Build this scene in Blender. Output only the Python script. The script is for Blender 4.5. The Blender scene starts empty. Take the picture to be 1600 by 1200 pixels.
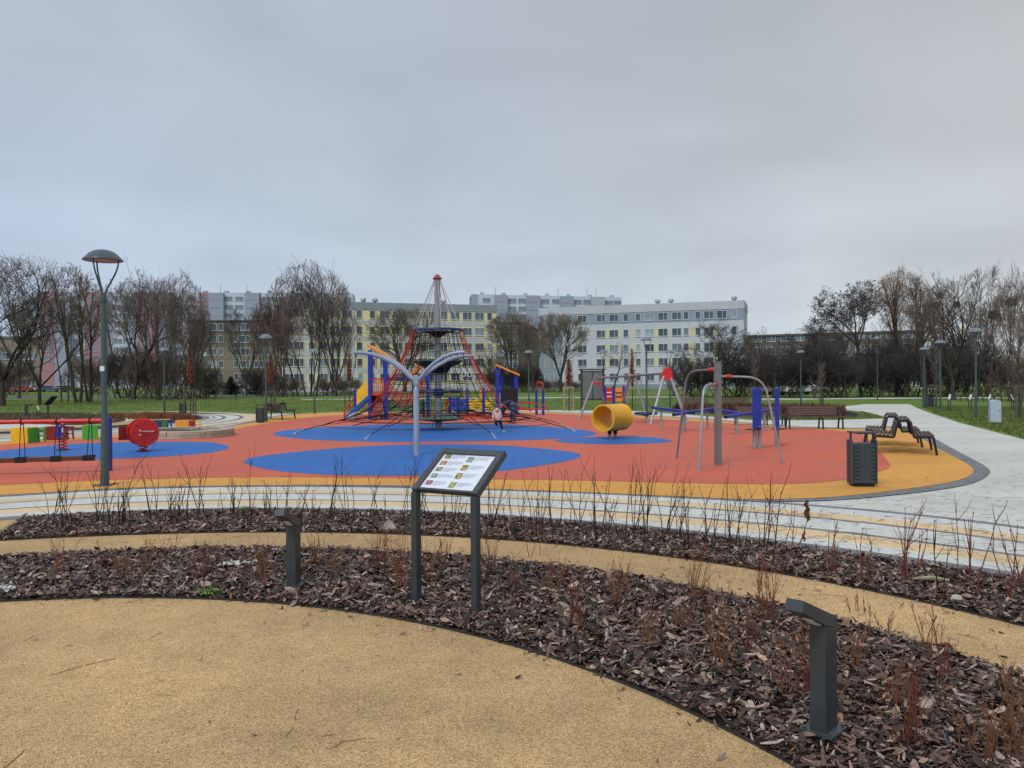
import bpy, math, random
import numpy as np
from mathutils import Vector, Matrix, Euler

random.seed(7)
RNG = np.random.default_rng(7)
SC = bpy.context.scene
COL = SC.collection
PI = math.pi
rad = math.radians

# ------------------------------------------------------------------ camera
HC = 1.7
FPX = 1230.0
CAMROT = (Matrix.Rotation(PI / 2 - 5 / FPX, 3, 'X') @ Matrix.Rotation(rad(-0.4), 3, 'Z'))
cam_d = bpy.data.cameras.new('camera')
cam_d.sensor_width = 36.0
cam_d.lens = FPX / 1600 * 36.0
cam_d.clip_end = 5000
cam_d.clip_start = 0.05
cam = bpy.data.objects.new('camera', cam_d)
COL.objects.link(cam)
cam.location = (0, 0, HC)
cam.rotation_euler = CAMROT.to_euler()
SC.camera = cam


def ray(px, py):
    return CAMROT @ Vector(((px - 800) / FPX, (600 - py) / FPX, -1))


def G(px, py, z=0.0):
    """measured point of the photograph -> point on the ground (metres)"""
    d = ray(px, py)
    k = (z - HC) / d.z
    return Vector((d.x * k, d.y * k, z))


def P(px, py, Y):
    """measured point of the photograph at a known distance Y"""
    d = ray(px, py)
    k = Y / d.y
    return Vector((d.x * k, Y, HC + d.z * k))


# ------------------------------------------------------------------ materials
def lin(c):
    return tuple((x / 12.92 if x <= 0.04045 else ((x + 0.055) / 1.055) ** 2.4) for x in c)


MATS = {}


def mat(name, col, rough=0.7, var=0.12, scale=6.0, metal=0.0, bump=0.0, bscale=60.0, col2=None, spec=0.3,
        detail=4.0, island=False, stretch=None, grime=0.0):
    """procedural principled material: base colour varied by noise, optional fine bump and grime"""
    if name in MATS:
        return MATS[name]
    m = bpy.data.materials.new(name)
    m.use_nodes = True
    nt = m.node_tree
    N = nt.nodes
    L = nt.links
    b = N['Principled BSDF']
    b.inputs['Roughness'].default_value = rough
    b.inputs['Metallic'].default_value = metal
    b.inputs['Specular IOR Level'].default_value = spec
    tc = N.new('ShaderNodeTexCoord')
    mp = N.new('ShaderNodeMapping')
    L.new(tc.outputs['Object'], mp.inputs['Vector'])
    if stretch:
        mp.inputs['Scale'].default_value = stretch
    nz = N.new('ShaderNodeTexNoise')
    nz.inputs['Scale'].default_value = scale
    nz.inputs['Detail'].default_value = detail
    L.new(mp.outputs[0], nz.inputs['Vector'])
    cr = N.new('ShaderNodeValToRGB')
    e = cr.color_ramp.elements
    c2 = col2 or tuple(min(1, x * (1 + var)) for x in col)
    c1 = tuple(x * (1 - var) for x in col)
    e[0].position = 0.3
    e[0].color = (*c1, 1)
    e[1].position = 0.72
    e[1].color = (*c2, 1)
    if island:
        gm = N.new('ShaderNodeNewGeometry')
        mx = N.new('ShaderNodeMix')
        mx.inputs[0].default_value = 0.65
        L.new(nz.outputs['Fac'], mx.inputs[2])
        L.new(gm.outputs['Random Per Island'], mx.inputs[3])
        L.new(mx.outputs[0], cr.inputs['Fac'])
    else:
        L.new(nz.outputs['Fac'], cr.inputs['Fac'])
    out = cr.outputs['Color']
    if grime:
        n2 = N.new('ShaderNodeTexNoise')
        n2.inputs['Scale'].default_value = scale * 0.21
        n2.inputs['Detail'].default_value = 7
        n2.inputs['Roughness'].default_value = 0.65
        L.new(tc.outputs['Object'], n2.inputs['Vector'])
        c3 = N.new('ShaderNodeValToRGB')
        c3.color_ramp.elements[0].position = 0.35
        c3.color_ramp.elements[0].color = (1 - grime, 1 - grime, 1 - grime, 1)
        c3.color_ramp.elements[1].position = 0.62
        c3.color_ramp.elements[1].color = (1, 1, 1, 1)
        L.new(n2.outputs['Fac'], c3.inputs['Fac'])
        mu = N.new('ShaderNodeMix')
        mu.data_type = 'RGBA'
        mu.blend_type = 'MULTIPLY'
        mu.inputs[0].default_value = 1
        L.new(out, mu.inputs[6])
        L.new(c3.outputs['Color'], mu.inputs[7])
        out = mu.outputs[2]
    L.new(out, b.inputs['Base Color'])
    if bump:
        nb = N.new('ShaderNodeTexNoise')
        nb.inputs['Scale'].default_value = bscale
        nb.inputs['Detail'].default_value = 5
        L.new(tc.outputs['Object'], nb.inputs['Vector'])
        bp = N.new('ShaderNodeBump')
        bp.inputs['Strength'].default_value = bump
        bp.inputs['Distance'].default_value = 0.01
        L.new(nb.outputs['Fac'], bp.inputs['Height'])
        L.new(bp.outputs[0], b.inputs['Normal'])
    MATS[name] = m
    return m


def rubber(name, c1, c2, c3, gscale=220, rough=0.85, stain=0.15, streak=False):
    """granulated surface: fine voronoi grains of three tints, broad stains, damp patches"""
    m = bpy.data.materials.new(name)
    m.use_nodes = True
    nt = m.node_tree
    N, L = nt.nodes, nt.links
    b = N['Principled BSDF']
    b.inputs['Specular IOR Level'].default_value = 0.25
    tc = N.new('ShaderNodeTexCoord')
    vo = N.new('ShaderNodeTexVoronoi')
    vo.inputs['Scale'].default_value = gscale
    L.new(tc.outputs['Object'], vo.inputs['Vector'])
    sp = N.new('ShaderNodeSeparateColor')
    L.new(vo.outputs['Color'], sp.inputs[0])
    cr = N.new('ShaderNodeValToRGB')
    e = cr.color_ramp.elements
    e[0].position = 0.0
    e[0].color = (*c1, 1)
    e[1].position = 1.0
    e[1].color = (*c3, 1)
    x = e.new(0.4)
    x.color = (*c2, 1)
    L.new(sp.outputs[0], cr.inputs['Fac'])
    dk = N.new('ShaderNodeMapRange')          # dark gaps between grains
    dk.inputs['From Min'].default_value = 0.25
    dk.inputs['From Max'].default_value = 0.75
    dk.inputs['To Min'].default_value = 1.0
    dk.inputs['To Max'].default_value = 0.62
    L.new(vo.outputs['Distance'], dk.inputs['Value'])
    n2 = N.new('ShaderNodeTexNoise')
    n2.inputs['Scale'].default_value = 0.55
    n2.inputs['Detail'].default_value = 9
    n2.inputs['Roughness'].default_value = 0.62
    mp = N.new('ShaderNodeMapping')
    L.new(tc.outputs['Object'], mp.inputs['Vector'])
    if streak:
        mp.inputs['Scale'].default_value = (0.6, 1.5, 1)
    L.new(mp.outputs[0], n2.inputs['Vector'])
    st = N.new('ShaderNodeMapRange')
    st.inputs['From Min'].default_value = 0.32
    st.inputs['From Max'].default_value = 0.68
    st.inputs['To Min'].default_value = 1 - stain
    st.inputs['To Max'].default_value = 1.0 + stain * 0.35
    L.new(n2.outputs['Fac'], st.inputs['Value'])
    mul = N.new('ShaderNodeMath')
    mul.operation = 'MULTIPLY'
    n3 = N.new('ShaderNodeTexNoise')
    n3.inputs['Scale'].default_value = 5.0
    n3.inputs['Detail'].default_value = 7
    n3.inputs['Roughness'].default_value = 0.7
    L.new(mp.outputs[0], n3.inputs['Vector'])
    s3 = N.new('ShaderNodeMapRange')
    s3.inputs['From Min'].default_value = 0.35
    s3.inputs['From Max'].default_value = 0.65
    s3.inputs['To Min'].default_value = 0.90
    s3.inputs['To Max'].default_value = 1.06
    L.new(n3.outputs['Fac'], s3.inputs['Value'])
    m0 = N.new('ShaderNodeMath')
    m0.operation = 'MULTIPLY'
    L.new(st.outputs[0], m0.inputs[0])
    L.new(s3.outputs[0], m0.inputs[1])
    L.new(dk.outputs[0], mul.inputs[0])
    L.new(m0.outputs[0], mul.inputs[1])
    mx = N.new('ShaderNodeVectorMath')
    mx.operation = 'SCALE'
    L.new(cr.outputs['Color'], mx.inputs[0])
    L.new(mul.outputs[0], mx.inputs['Scale'])
    L.new(mx.outputs[0], b.inputs['Base Color'])
    r = N.new('ShaderNodeMapRange')
    r.inputs['From Min'].default_value = 0.35
    r.inputs['From Max'].default_value = 0.65
    r.inputs['To Min'].default_value = rough - 0.2
    r.inputs['To Max'].default_value = rough
    L.new(n2.outputs['Fac'], r.inputs['Value'])
    L.new(r.outputs[0], b.inputs['Roughness'])
    bp = N.new('ShaderNodeBump')
    bp.inputs['Strength'].default_value = 0.5
    bp.inputs['Distance'].default_value = 0.002
    bp.invert = True
    L.new(vo.outputs['Distance'], bp.inputs['Height'])
    L.new(bp.outputs[0], b.inputs['Normal'])
    MATS[name] = m
    return m


def paving_mat(name, c, c2, joint, sx=0.2, sy=0.1, rough=0.75, bands=0.0):
    """small concrete pavers: brick texture in metres, speckle and damp stains"""
    m = bpy.data.materials.new(name)
    m.use_nodes = True
    nt = m.node_tree
    N, L = nt.nodes, nt.links
    b = N['Principled BSDF']
    b.inputs['Roughness'].default_value = rough
    b.inputs['Specular IOR Level'].default_value = 0.3
    tc = N.new('ShaderNodeTexCoord')
    br = N.new('ShaderNodeTexBrick')
    br.inputs['Scale'].default_value = 1.0
    br.inputs['Brick Width'].default_value = sx
    br.inputs['Row Height'].default_value = sy
    br.inputs['Mortar Size'].default_value = 0.004
    br.inputs['Color1'].default_value = (*c, 1)
    br.inputs['Color2'].default_value = (*c2, 1)
    br.inputs['Mortar'].default_value = (*joint, 1)
    L.new(tc.outputs['Object'], br.inputs['Vector'])
    n1 = N.new('ShaderNodeTexNoise')
    n1.inputs['Scale'].default_value = 140
    n1.inputs['Detail'].default_value = 3
    L.new(tc.outputs['Object'], n1.inputs['Vector'])
    n2 = N.new('ShaderNodeTexNoise')
    n2.inputs['Scale'].default_value = 0.5
    n2.inputs['Detail'].default_value = 8
    n2.inputs['Roughness'].default_value = 0.65
    L.new(tc.outputs['Object'], n2.inputs['Vector'])
    a = N.new('ShaderNodeMapRange')
    a.inputs['From Min'].default_value = 0.3
    a.inputs['From Max'].default_value = 0.7
    a.inputs['To Min'].default_value = 0.8
    a.inputs['To Max'].default_value = 1.12
    L.new(n1.outputs['Fac'], a.inputs['Value'])
    s = N.new('ShaderNodeMapRange')
    s.inputs['From Min'].default_value = 0.3
    s.inputs['From Max'].default_value = 0.7
    s.inputs['To Min'].default_value = 0.86
    s.inputs['To Max'].default_value = 1.05
    L.new(n2.outputs['Fac'], s.inputs['Value'])
    mu = N.new('ShaderNodeMath')
    mu.operation = 'MULTIPLY'
    L.new(a.outputs[0], mu.inputs[0])
    L.new(s.outputs[0], mu.inputs[1])
    last = mu.outputs[0]
    if bands:
        sep = N.new('ShaderNodeSeparateXYZ')
        L.new(tc.outputs['Object'], sep.inputs[0])
        w = N.new('ShaderNodeMath')
        w.operation = 'MULTIPLY'
        w.inputs[1].default_value = 1 / 3.0
        L.new(sep.outputs['Y'], w.inputs[0])
        nb = N.new('ShaderNodeTexNoise')
        nb.inputs['Scale'].default_value = 1.0
        nb.inputs['Detail'].default_value = 2.0
        cx = N.new('ShaderNodeCombineXYZ')
        L.new(w.outputs[0], cx.inputs['Y'])
        L.new(cx.outputs[0], nb.inputs['Vector'])
        q = N.new('ShaderNodeMapRange')
        q.inputs['From Min'].default_value = 0.42
        q.inputs['From Max'].default_value = 0.55
        q.inputs['To Min'].default_value = 1 - bands
        q.inputs['To Max'].default_value = 1.0
        L.new(nb.outputs['Fac'], q.inputs['Value'])
        m3 = N.new('ShaderNodeMath')
        m3.operation = 'MULTIPLY'
        L.new(last, m3.inputs[0])
        L.new(q.outputs[0], m3.inputs[1])
        last = m3.outputs[0]
    mx = N.new('ShaderNodeVectorMath')
    mx.operation = 'SCALE'
    L.new(br.outputs['Color'], mx.inputs[0])
    L.new(last, mx.inputs['Scale'])
    L.new(mx.outputs[0], b.inputs['Base Color'])
    bp = N.new('ShaderNodeBump')
    bp.inputs['Strength'].default_value = 0.3
    bp.inputs['Distance'].default_value = 0.002
    L.new(n1.outputs['Fac'], bp.inputs['Height'])
    L.new(bp.outputs[0], b.inputs['Normal'])
    MATS[name] = m
    return m


M_TAN = rubber('tan_rubber', (.32, .19, .080), (.61, .40, .180), (.83, .60, .33), 175, stain=0.32)
M_ORANGE = rubber('orange_rubber', (.72, .33, .07), (.82, .40, .085), (.88, .47, .12), 200, stain=0.15, streak=True)
M_RED = rubber('red_rubber', (.60, .125, .072), (.71, .150, .086), (.77, .19, .115), 200, rough=.72, stain=0.17, streak=True)
M_BLUE = rubber('blue_rubber', (.02, .13, .47), (.028, .175, .58), (.05, .21, .65), 200, rough=.72, stain=0.20, streak=True)
M_PAVE = paving_mat('white_pavers', (.63, .645, .61), (.57, .585, .555), (.33, .34, .33), bands=0.09)
M_PAVE2 = paving_mat('ring_white_pavers', (.62, .64, .61), (.57, .59, .56), (.34, .35, .34), sx=.16, sy=.16)
M_CREAM = paving_mat('cream_pavers', (.72, .54, .32), (.66, .50, .31), (.50, .38, .24), sx=.16, sy=.16)
M_GREYP = paving_mat('grey_pavers', (.20, .215, .235), (.17, .18, .20), (.11, .115, .125), sx=.16, sy=.16)
M_SOIL = mat('mulch_soil', (.020, .013, .012), 0.9, 0.5, 30, bump=0.6)
M_EDGE = mat('edging_metal', (.03, .03, .03), 0.6)
M_ANTH = mat('anthracite_paint', (.040, .050, .058), 0.45, 0.14, 9, bump=0.04, bscale=400, spec=0.45, grime=.25)
M_ANTH2 = mat('anthracite_top', (.055, .066, .076), 0.42, 0.14, 9, spec=0.45, grime=.2)
M_LAMP = mat('lamp_green_grey', (.048, .084, .092), 0.38, 0.10, 4, spec=0.5, grime=0.12)
M_LAMPH = mat('lamp_hood', (.045, .065, .088), 0.3, 0.08, 4, spec=0.8)
M_STEEL = mat('galvanised_steel', (.33, .35, .37), 0.45, 0.14, 12, metal=0.35, grime=0.15)
M_STEELD = mat('dull_steel', (.20, .20, .21), 0.5, 0.12, 12, metal=0.3)
M_SILVER = mat('silver_paint', (.32, .37, .46), 0.38, 0.06, 5, metal=0.15, spec=0.5, grime=.22)
M_PBLUE = mat('blue_paint', (.012, .035, .36), 0.4, 0.1, 5, spec=0.5, grime=.22)
M_PBLUE2 = mat('bright_blue_paint', (.012, .10, .42), 0.45, 0.12, 5)
M_PNAVY = mat('navy_paint', (.015, .04, .12), 0.5, 0.1, 5)
M_PRED = mat('red_paint', (.60, .022, .018), 0.38, 0.1, 5, spec=0.5, grime=.22)
M_PDRED = mat('dark_red_paint', (.22, .022, .018), 0.45, 0.1, 5)
M_PYEL = mat('yellow_paint', (.80, .50, .02), 0.4, 0.08, 5, spec=0.5, grime=.22)
M_PORG = mat('orange_panel', (.70, .26, .03), 0.5, 0.12, 5)
M_PGRN = mat('green_paint', (.06, .34, .055), 0.4, 0.1, 5)
M_PTEAL = mat('teal_paint', (.02, .16, .14), 0.5, 0.15, 8)
M_BARREL = mat('barrel_yellow', (.78, .42, .02), 0.5, 0.08, 5, spec=0.4, grime=0.15)
M_BLACK = mat('black_rubber', (.014, .015, .017), 0.6, 0.2, 10)
M_ROPEK = mat('black_rope', (.012, .012, .014), 0.8, 0.2, 30)
M_ROPER = mat('red_rope', (.42, .03, .03), 0.7, 0.2, 30)
M_ROPEG = mat('pale_rope', (.45, .43, .42), 0.7, 0.2, 30)
M_DWOOD = mat('dark_bench_wood', (.050, .040, .036), 0.5, 0.3, 5, stretch=(1, 12, 12), spec=0.5)
M_RWOOD = mat('reddish_bench_wood', (.095, .052, .045), 0.5, 0.25, 5, stretch=(1, 12, 12))
M_BWOOD = mat('brown_beam_wood', (.115, .045, .025), 0.55, 0.25, 5, stretch=(1, 14, 14))
M_POST = mat('pale_timber', (.30, .25, .15), 0.75, 0.25, 6)
M_POSTD = mat('weathered_timber', (.10, .085, .065), 0.8, 0.25, 6)
M_STONE = mat('pale_concrete', (.42, .37, .30), 0.8, 0.15, 7, bump=0.2, grime=0.25)
M_WHITE = mat('white_paint', (.60, .64, .68), 0.4, 0.05, 5, spec=0.5)
M_CABW = mat('cabinet_paint', (.40, .46, .56), 0.5, 0.05, 5)
M_FOIL = mat('pale_debris', (.50, .53, .50), 0.6, 0.2, 12)
M_BARK = mat('tree_bark', (.062, .052, .047), 0.9, 0.35, 3, bump=0.3, bscale=20)
M_BARKG = mat('tree_bark_greenish', (.050, .046, .034), 0.9, 0.35, 3)
M_TWIG = mat('twigs_brown', (.15, .115, .10), 0.9, 0.35, 0.35)  # twig tone lightened, distance haze put into the colour
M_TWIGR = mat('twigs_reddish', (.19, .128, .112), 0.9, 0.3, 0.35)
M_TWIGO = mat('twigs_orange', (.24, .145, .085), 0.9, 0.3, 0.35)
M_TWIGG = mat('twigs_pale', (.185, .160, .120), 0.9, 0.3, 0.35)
M_TWIGD = mat('twigs_dark', (.072, .061, .058), 0.9, 0.35, 0.35)  # dark twigs also painted paler to stand in for haze
M_RUST = mat('rust_leaves', (.22, .060, .025), 0.8, 0.35, 12, island=True)
M_EVG = mat('evergreen_needles', (.018, .034, .030), 0.8, 0.4, 5, island=True)
M_STEM = mat('dark_shrub_stem', (.036, .020, .019), 0.75, 0.35, 20)
M_STEMR = mat('red_shrub_stem', (.19, .082, .042), 0.75, 0.4, 14)
M_STEMR2 = mat('russet_shrub_stem', (.15, .048, .030), 0.75, 0.4, 14)
M_WEED = mat('weed_green', (.12, .26, .03), 0.7, 0.3, 20, island=True)
M_LEAFD = mat('dead_leaf', (.15, .07, .05), 0.8, 0.35, 14, island=True)


def chip_material():
    m = bpy.data.materials.new('bark_chips')
    m.use_nodes = True
    N, L = m.node_tree.nodes, m.node_tree.links
    b = N['Principled BSDF']
    g = N.new('ShaderNodeNewGeometry')
    cr = N.new('ShaderNodeValToRGB')
    cols = [(0.0, (.010, .006, .005)), (0.25, (.032, .016, .010)), (0.50, (.085, .044, .031)), (0.72, (.170, .102, .078)),
            (0.90, (.30, .22, .19)), (0.975, (.45, .37, .30)), (1.0, (.40, .16, .07))]
    e = cr.color_ramp.elements
    e[0].position, e[0].color = cols[0][0], (*cols[0][1], 1)
    e[1].position, e[1].color = cols[-1][0], (*cols[-1][1], 1)
    for p_, c_ in cols[1:-1]:
        q = e.new(p_)
        q.color = (*c_, 1)
    L.new(g.outputs['Random Per Island'], cr.inputs['Fac'])
    tc = N.new('ShaderNodeTexCoord')
    nz = N.new('ShaderNodeTexNoise')
    nz.inputs['Scale'].default_value = 90
    nz.inputs['Detail'].default_value = 4
    L.new(tc.outputs['Object'], nz.inputs['Vector'])
    mr = N.new('ShaderNodeMapRange')
    mr.inputs['From Min'].default_value = 0.3
    mr.inputs['From Max'].default_value = 0.7
    mr.inputs['To Min'].default_value = 0.55
    mr.inputs['To Max'].default_value = 1.35
    L.new(nz.outputs['Fac'], mr.inputs['Value'])
    mx = N.new('ShaderNodeVectorMath')
    mx.operation = 'SCALE'
    L.new(cr.outputs['Color'], mx.inputs[0])
    L.new(mr.outputs[0], mx.inputs['Scale'])
    L.new(mx.outputs[0], b.inputs['Base Color'])
    b.inputs['Roughness'].default_value = 0.42
    b.inputs['Specular IOR Level'].default_value = 0.5
    bp = N.new('ShaderNodeBump')
    bp.inputs['Strength'].default_value = 0.5
    bp.inputs['Distance'].default_value = 0.003
    L.new(nz.outputs['Fac'], bp.inputs['Height'])
    L.new(bp.outputs[0], b.inputs['Normal'])
    return m


M_CHIP = chip_material()


def grass_material():
    m = bpy.data.materials.new('grass')
    m.use_nodes = True
    N, L = m.node_tree.nodes, m.node_tree.links
    b = N['Principled BSDF']
    b.inputs['Roughness'].default_value = 0.9
    b.inputs['Specular IOR Level'].default_value = 0.15
    tc = N.new('ShaderNodeTexCoord')
    outs = []
    for sc_, det in ((0.09, 6), (1.3, 8), (14, 4)):
        n = N.new('ShaderNodeTexNoise')
        n.inputs['Scale'].default_value = sc_
        n.inputs['Detail'].default_value = det
        n.inputs['Roughness'].default_value = 0.65
        L.new(tc.outputs['Object'], n.inputs['Vector'])
        outs.append(n.outputs['Fac'])
    a = N.new('ShaderNodeMix')
    a.inputs[0].default_value = 0.5
    L.new(outs[0], a.inputs[2])
    L.new(outs[1], a.inputs[3])
    a2 = N.new('ShaderNodeMix')
    a2.inputs[0].default_value = 0.35
    L.new(a.outputs[0], a2.inputs[2])
    L.new(outs[2], a2.inputs[3])
    cr = N.new('ShaderNodeValToRGB')
    e = cr.color_ramp.elements
    e[0].position, e[0].color = 0.36, (.06, .10, .022, 1)
    e[1].position, e[1].color = 0.62, (.18, .25, .055, 1)
    q = e.new(0.5)
    q.color = (.110, .175, .036, 1)
    q = e.new(0.66)
    q.color = (.21, .225, .075, 1)
    L.new(a2.outputs[0], cr.inputs['Fac'])
    L.new(cr.outputs['Color'], b.inputs['Base Color'])
    bp = N.new('ShaderNodeBump')
    bp.inputs['Strength'].default_value = 0.8
    bp.inputs['Distance'].default_value = 0.05
    L.new(outs[2], bp.inputs['Height'])
    L.new(bp.outputs[0], b.inputs['Normal'])
    return m


M_GRASS = grass_material()
M_BLADE = mat('grass_blades', (.085, .150, .028), 0.8, 0.45, 0.8, island=True, col2=(.20, .235, .075))
M_GLASS = mat('window_glass', (.10, .13, .17), 0.18, 0.45, 0.12, spec=0.6)
def vary_glass(m, lo=.5, hi=2.6):
    N, L = m.node_tree.nodes, m.node_tree.links
    b = N['Principled BSDF']
    oi = N.new('ShaderNodeObjectInfo')
    cr = N.new('ShaderNodeValToRGB')
    e = cr.color_ramp.elements
    e[0].position, e[0].color = 0.0, (lo, lo, lo, 1)
    e[1].position, e[1].color = 1.0, (hi * 1.25, hi * 1.2, hi * 1.05, 1)
    q = e.new(.7)
    q.color = (1, 1, 1, 1)
    L.new(oi.outputs['Random'], cr.inputs['Fac'])
    mx = N.new('ShaderNodeMix')
    mx.data_type = 'RGBA'
    mx.blend_type = 'MULTIPLY'
    mx.inputs[0].default_value = 1
    src = b.inputs['Base Color'].links[0].from_socket
    L.new(src, mx.inputs[6])
    L.new(cr.outputs['Color'], mx.inputs[7])
    L.new(mx.outputs[2], b.inputs['Base Color'])


vary_glass(M_GLASS)
M_CARGL = mat('car_glass', (.02, .025, .03), 0.12, 0.2, 2, spec=0.6)


# ------------------------------------------------------------------ mesh helpers
class MB:
    def __init__(s):
        s.v = []
        s.f = []
        s.mi = []
        s.cur = 0

    def add(s, vs, fs):
        o = len(s.v)
        s.v += [tuple(v) for v in vs]
        s.f += [tuple(i + o for i in f) for f in fs]
        s.mi += [s.cur] * len(fs)

    def box(s, c, size, rot=None, bevel=0.0):
        hx, hy, hz = size[0] / 2, size[1] / 2, size[2] / 2
        vs = [Vector((x, y, z)) for x in (-hx, hx) for y in (-hy, hy) for z in (-hz, hz)]
        if rot is not None:
            vs = [rot @ v for v in vs]
        c = Vector(c)
        s.add([v + c for v in vs], [(0, 1, 3, 2), (4, 6, 7, 5), (0, 4, 5, 1), (2, 3, 7, 6), (0, 2, 6, 4), (1, 5, 7, 3)])

    def prism(s, poly, axis_vec, base=(0, 0, 0)):
        """poly: list of 3-D points, extruded along axis_vec"""
        a = Vector(axis_vec)
        n = len(poly)
        b = Vector(base)
        vs = [Vector(p) + b for p in poly] + [Vector(p) + b + a for p in poly]
        fs = [tuple(range(n))[::-1], tuple(range(n, 2 * n))]
        fs += [(i, (i + 1) % n, n + (i + 1) % n, n + i) for i in range(n)]
        s.add(vs, fs)

    def tube(s, pts, r, n=8, r2=None, cap=True):
        pts = [Vector(p) for p in pts]
        m = len(pts)
        rs = r if isinstance(r, (list, tuple)) else [r + ((r2 if r2 is not None else r) - r) * i / max(1, m - 1) for i in range(m)]
        vs = []
        up = None
        for i, p in enumerate(pts):
            t = (pts[min(i + 1, m - 1)] - pts[max(i - 1, 0)])
            if t.length < 1e-9:
                t = Vector((0, 0, 1))
            t.normalize()
            if up is None:
                up = t.orthogonal().normalized()
            else:
                up = (up - t * up.dot(t))
                up = up.normalized() if up.length > 1e-6 else t.orthogonal().normalized()
            w = t.cross(up)
            for k in range(n):
                a = 2 * PI * k / n
                vs.append(p + (up * math.cos(a) + w * math.sin(a)) * rs[i])
        fs = []
        for i in range(m - 1):
            for k in range(n):
                k2 = (k + 1) % n
                fs.append((i * n + k, i * n + k2, (i + 1) * n + k2, (i + 1) * n + k))
        if cap and n > 2:
            fs.append(tuple(range(n))[::-1])
            fs.append(tuple(range((m - 1) * n, m * n)))
        s.add(vs, fs)

    def bar(s, p0, p1, w, h, up=(0, 0, 1)):
        """rectangular bar from p0 to p1, w sideways, h along up"""
        p0, p1 = Vector(p0), Vector(p1)
        t = (p1 - p0).normalized()
        u = Vector(up)
        sd = t.cross(u)
        if sd.length < 1e-4:
            sd = t.cross(Vector((1, 0, 0)))
        sd.normalize()
        u = sd.cross(t).normalized()
        vs = []
        for p in (p0, p1):
            for a, b in ((-1, -1), (1, -1), (1, 1), (-1, 1)):
                vs.append(p + sd * a * w / 2 + u * b * h / 2)
        s.add(vs, [(0, 3, 2, 1), (4, 5, 6, 7), (0, 1, 5, 4), (1, 2, 6, 5), (2, 3, 7, 6), (3, 0, 4, 7)])

    def lathe(s, prof, c=(0, 0, 0), n=24, rot=None):
        c = Vector(c)
        vs = []
        m = len(prof)
        for r, z in prof:
            for k in range(n):
                a = 2 * PI * k / n
                v = Vector((r * math.cos(a), r * math.sin(a), z))
                if rot is not None:
                    v = rot @ v
                vs.append(v + c)
        fs = []
        for i in range(m - 1):
            for k in range(n):
                k2 = (k + 1) % n
                fs.append((i * n + k, i * n + k2, (i + 1) * n + k2, (i + 1) * n + k))
        if prof[0][0] > 1e-5:
            fs.append(tuple(range(n))[::-1])
        if prof[-1][0] > 1e-5:
            fs.append(tuple(range((m - 1) * n, m * n)))
        s.add(vs, fs)

    def ring(s, c, R, r, n=32, k=8, rot=None):
        c = Vector(c)
        vs, fs = [], []
        for i in range(n):
            a = 2 * PI * i / n
            for j in range(k):
                b = 2 * PI * j / k
                v = Vector(((R + r * math.cos(b)) * math.cos(a), (R + r * math.cos(b)) * math.sin(a), r * math.sin(b)))
                if rot is not None:
                    v = rot @ v
                vs.append(v + c)
        for i in range(n):
            for j in range(k):
                i2, j2 = (i + 1) % n, (j + 1) % k
                fs.append((i * k + j, i2 * k + j, i2 * k + j2, i * k + j2))
        s.add(vs, fs)

    def mesh(s, name, mats, smooth=False, off=(0, 0, 0)):
        me = bpy.data.meshes.new(name)
        o = Vector(off)
        vs = s.v if o.length == 0 else [(v[0] - o.x, v[1] - o.y, v[2] - o.z) for v in s.v]
        me.from_pydata(vs, [], s.f)
        mats = mats if isinstance(mats, (list, tuple)) else [mats]
        for m_ in mats:
            me.materials.append(m_)
        if len(mats) > 1:
            me.polygons.foreach_set('material_index', s.mi)
        if smooth:
            me.polygons.foreach_set('use_smooth', [True] * len(me.polygons))
            try:
                me.set_sharp_from_angle(angle=rad(40))
            except Exception:
                pass
        me.update()
        return me

    def build(s, name, mats, parent=None, world=False, smooth=False, bevel=0.0, origin=None):
        """world=True: the coordinates are world ones; they are moved to the parent's (or origin's) frame"""
        off = Vector((0, 0, 0))
        if world:
            q = parent
            while q is not None:
                off = off + q.location
                q = q.parent
        if origin is not None:
            off = Vector(origin)
        me = s.mesh(name, mats, smooth, off)
        o = bpy.data.objects.new(name, me)
        COL.objects.link(o)
        if parent is not None:
            o.parent = parent
        elif origin is not None:
            o.location = origin
        if bevel:
            md = o.modifiers.new('bevel', 'BEVEL')
            md.width = bevel
            md.segments = 2
            md.limit_method = 'ANGLE'
            md.angle_limit = rad(40)
        return o


def thing(name, label, cat, loc=(0, 0, 0), rotz=0.0, group=None):
    o = bpy.data.objects.new(name, None)
    COL.objects.link(o)
    o.location = loc
    o.rotation_euler = (0, 0, rotz)
    o.empty_display_size = 0.2
    o['label'] = label
    o['category'] = cat
    if group:
        o['group'] = group
    return o


def tag(o, label, cat, group=None, kind=None):
    o['label'] = label
    if cat:
        o['category'] = cat
    if group:
        o['group'] = group
    if kind:
        o['kind'] = kind
    return o


def dup(root, loc=None, rotz=None, label=None, scale=None, group=None, mats=None):
    r = root.copy()
    COL.objects.link(r)
    if loc is not None:
        r.location = loc
    if rotz is not None:
        r.rotation_euler = (0, 0, rotz)
    if scale is not None:
        r.scale = scale
    if label:
        r['label'] = label
    if group:
        r['group'] = group
    for ch in list(root.children):
        c = ch.copy()
        COL.objects.link(c)
        c.parent = r
        if mats and ch.name.split('.')[0] in mats:
            c.data = c.data.copy()
            c.data.materials[0] = mats[ch.name.split('.')[0]]
        for g in list(ch.children):
            d = g.copy()
            COL.objects.link(d)
            d.parent = c
    return r


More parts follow.
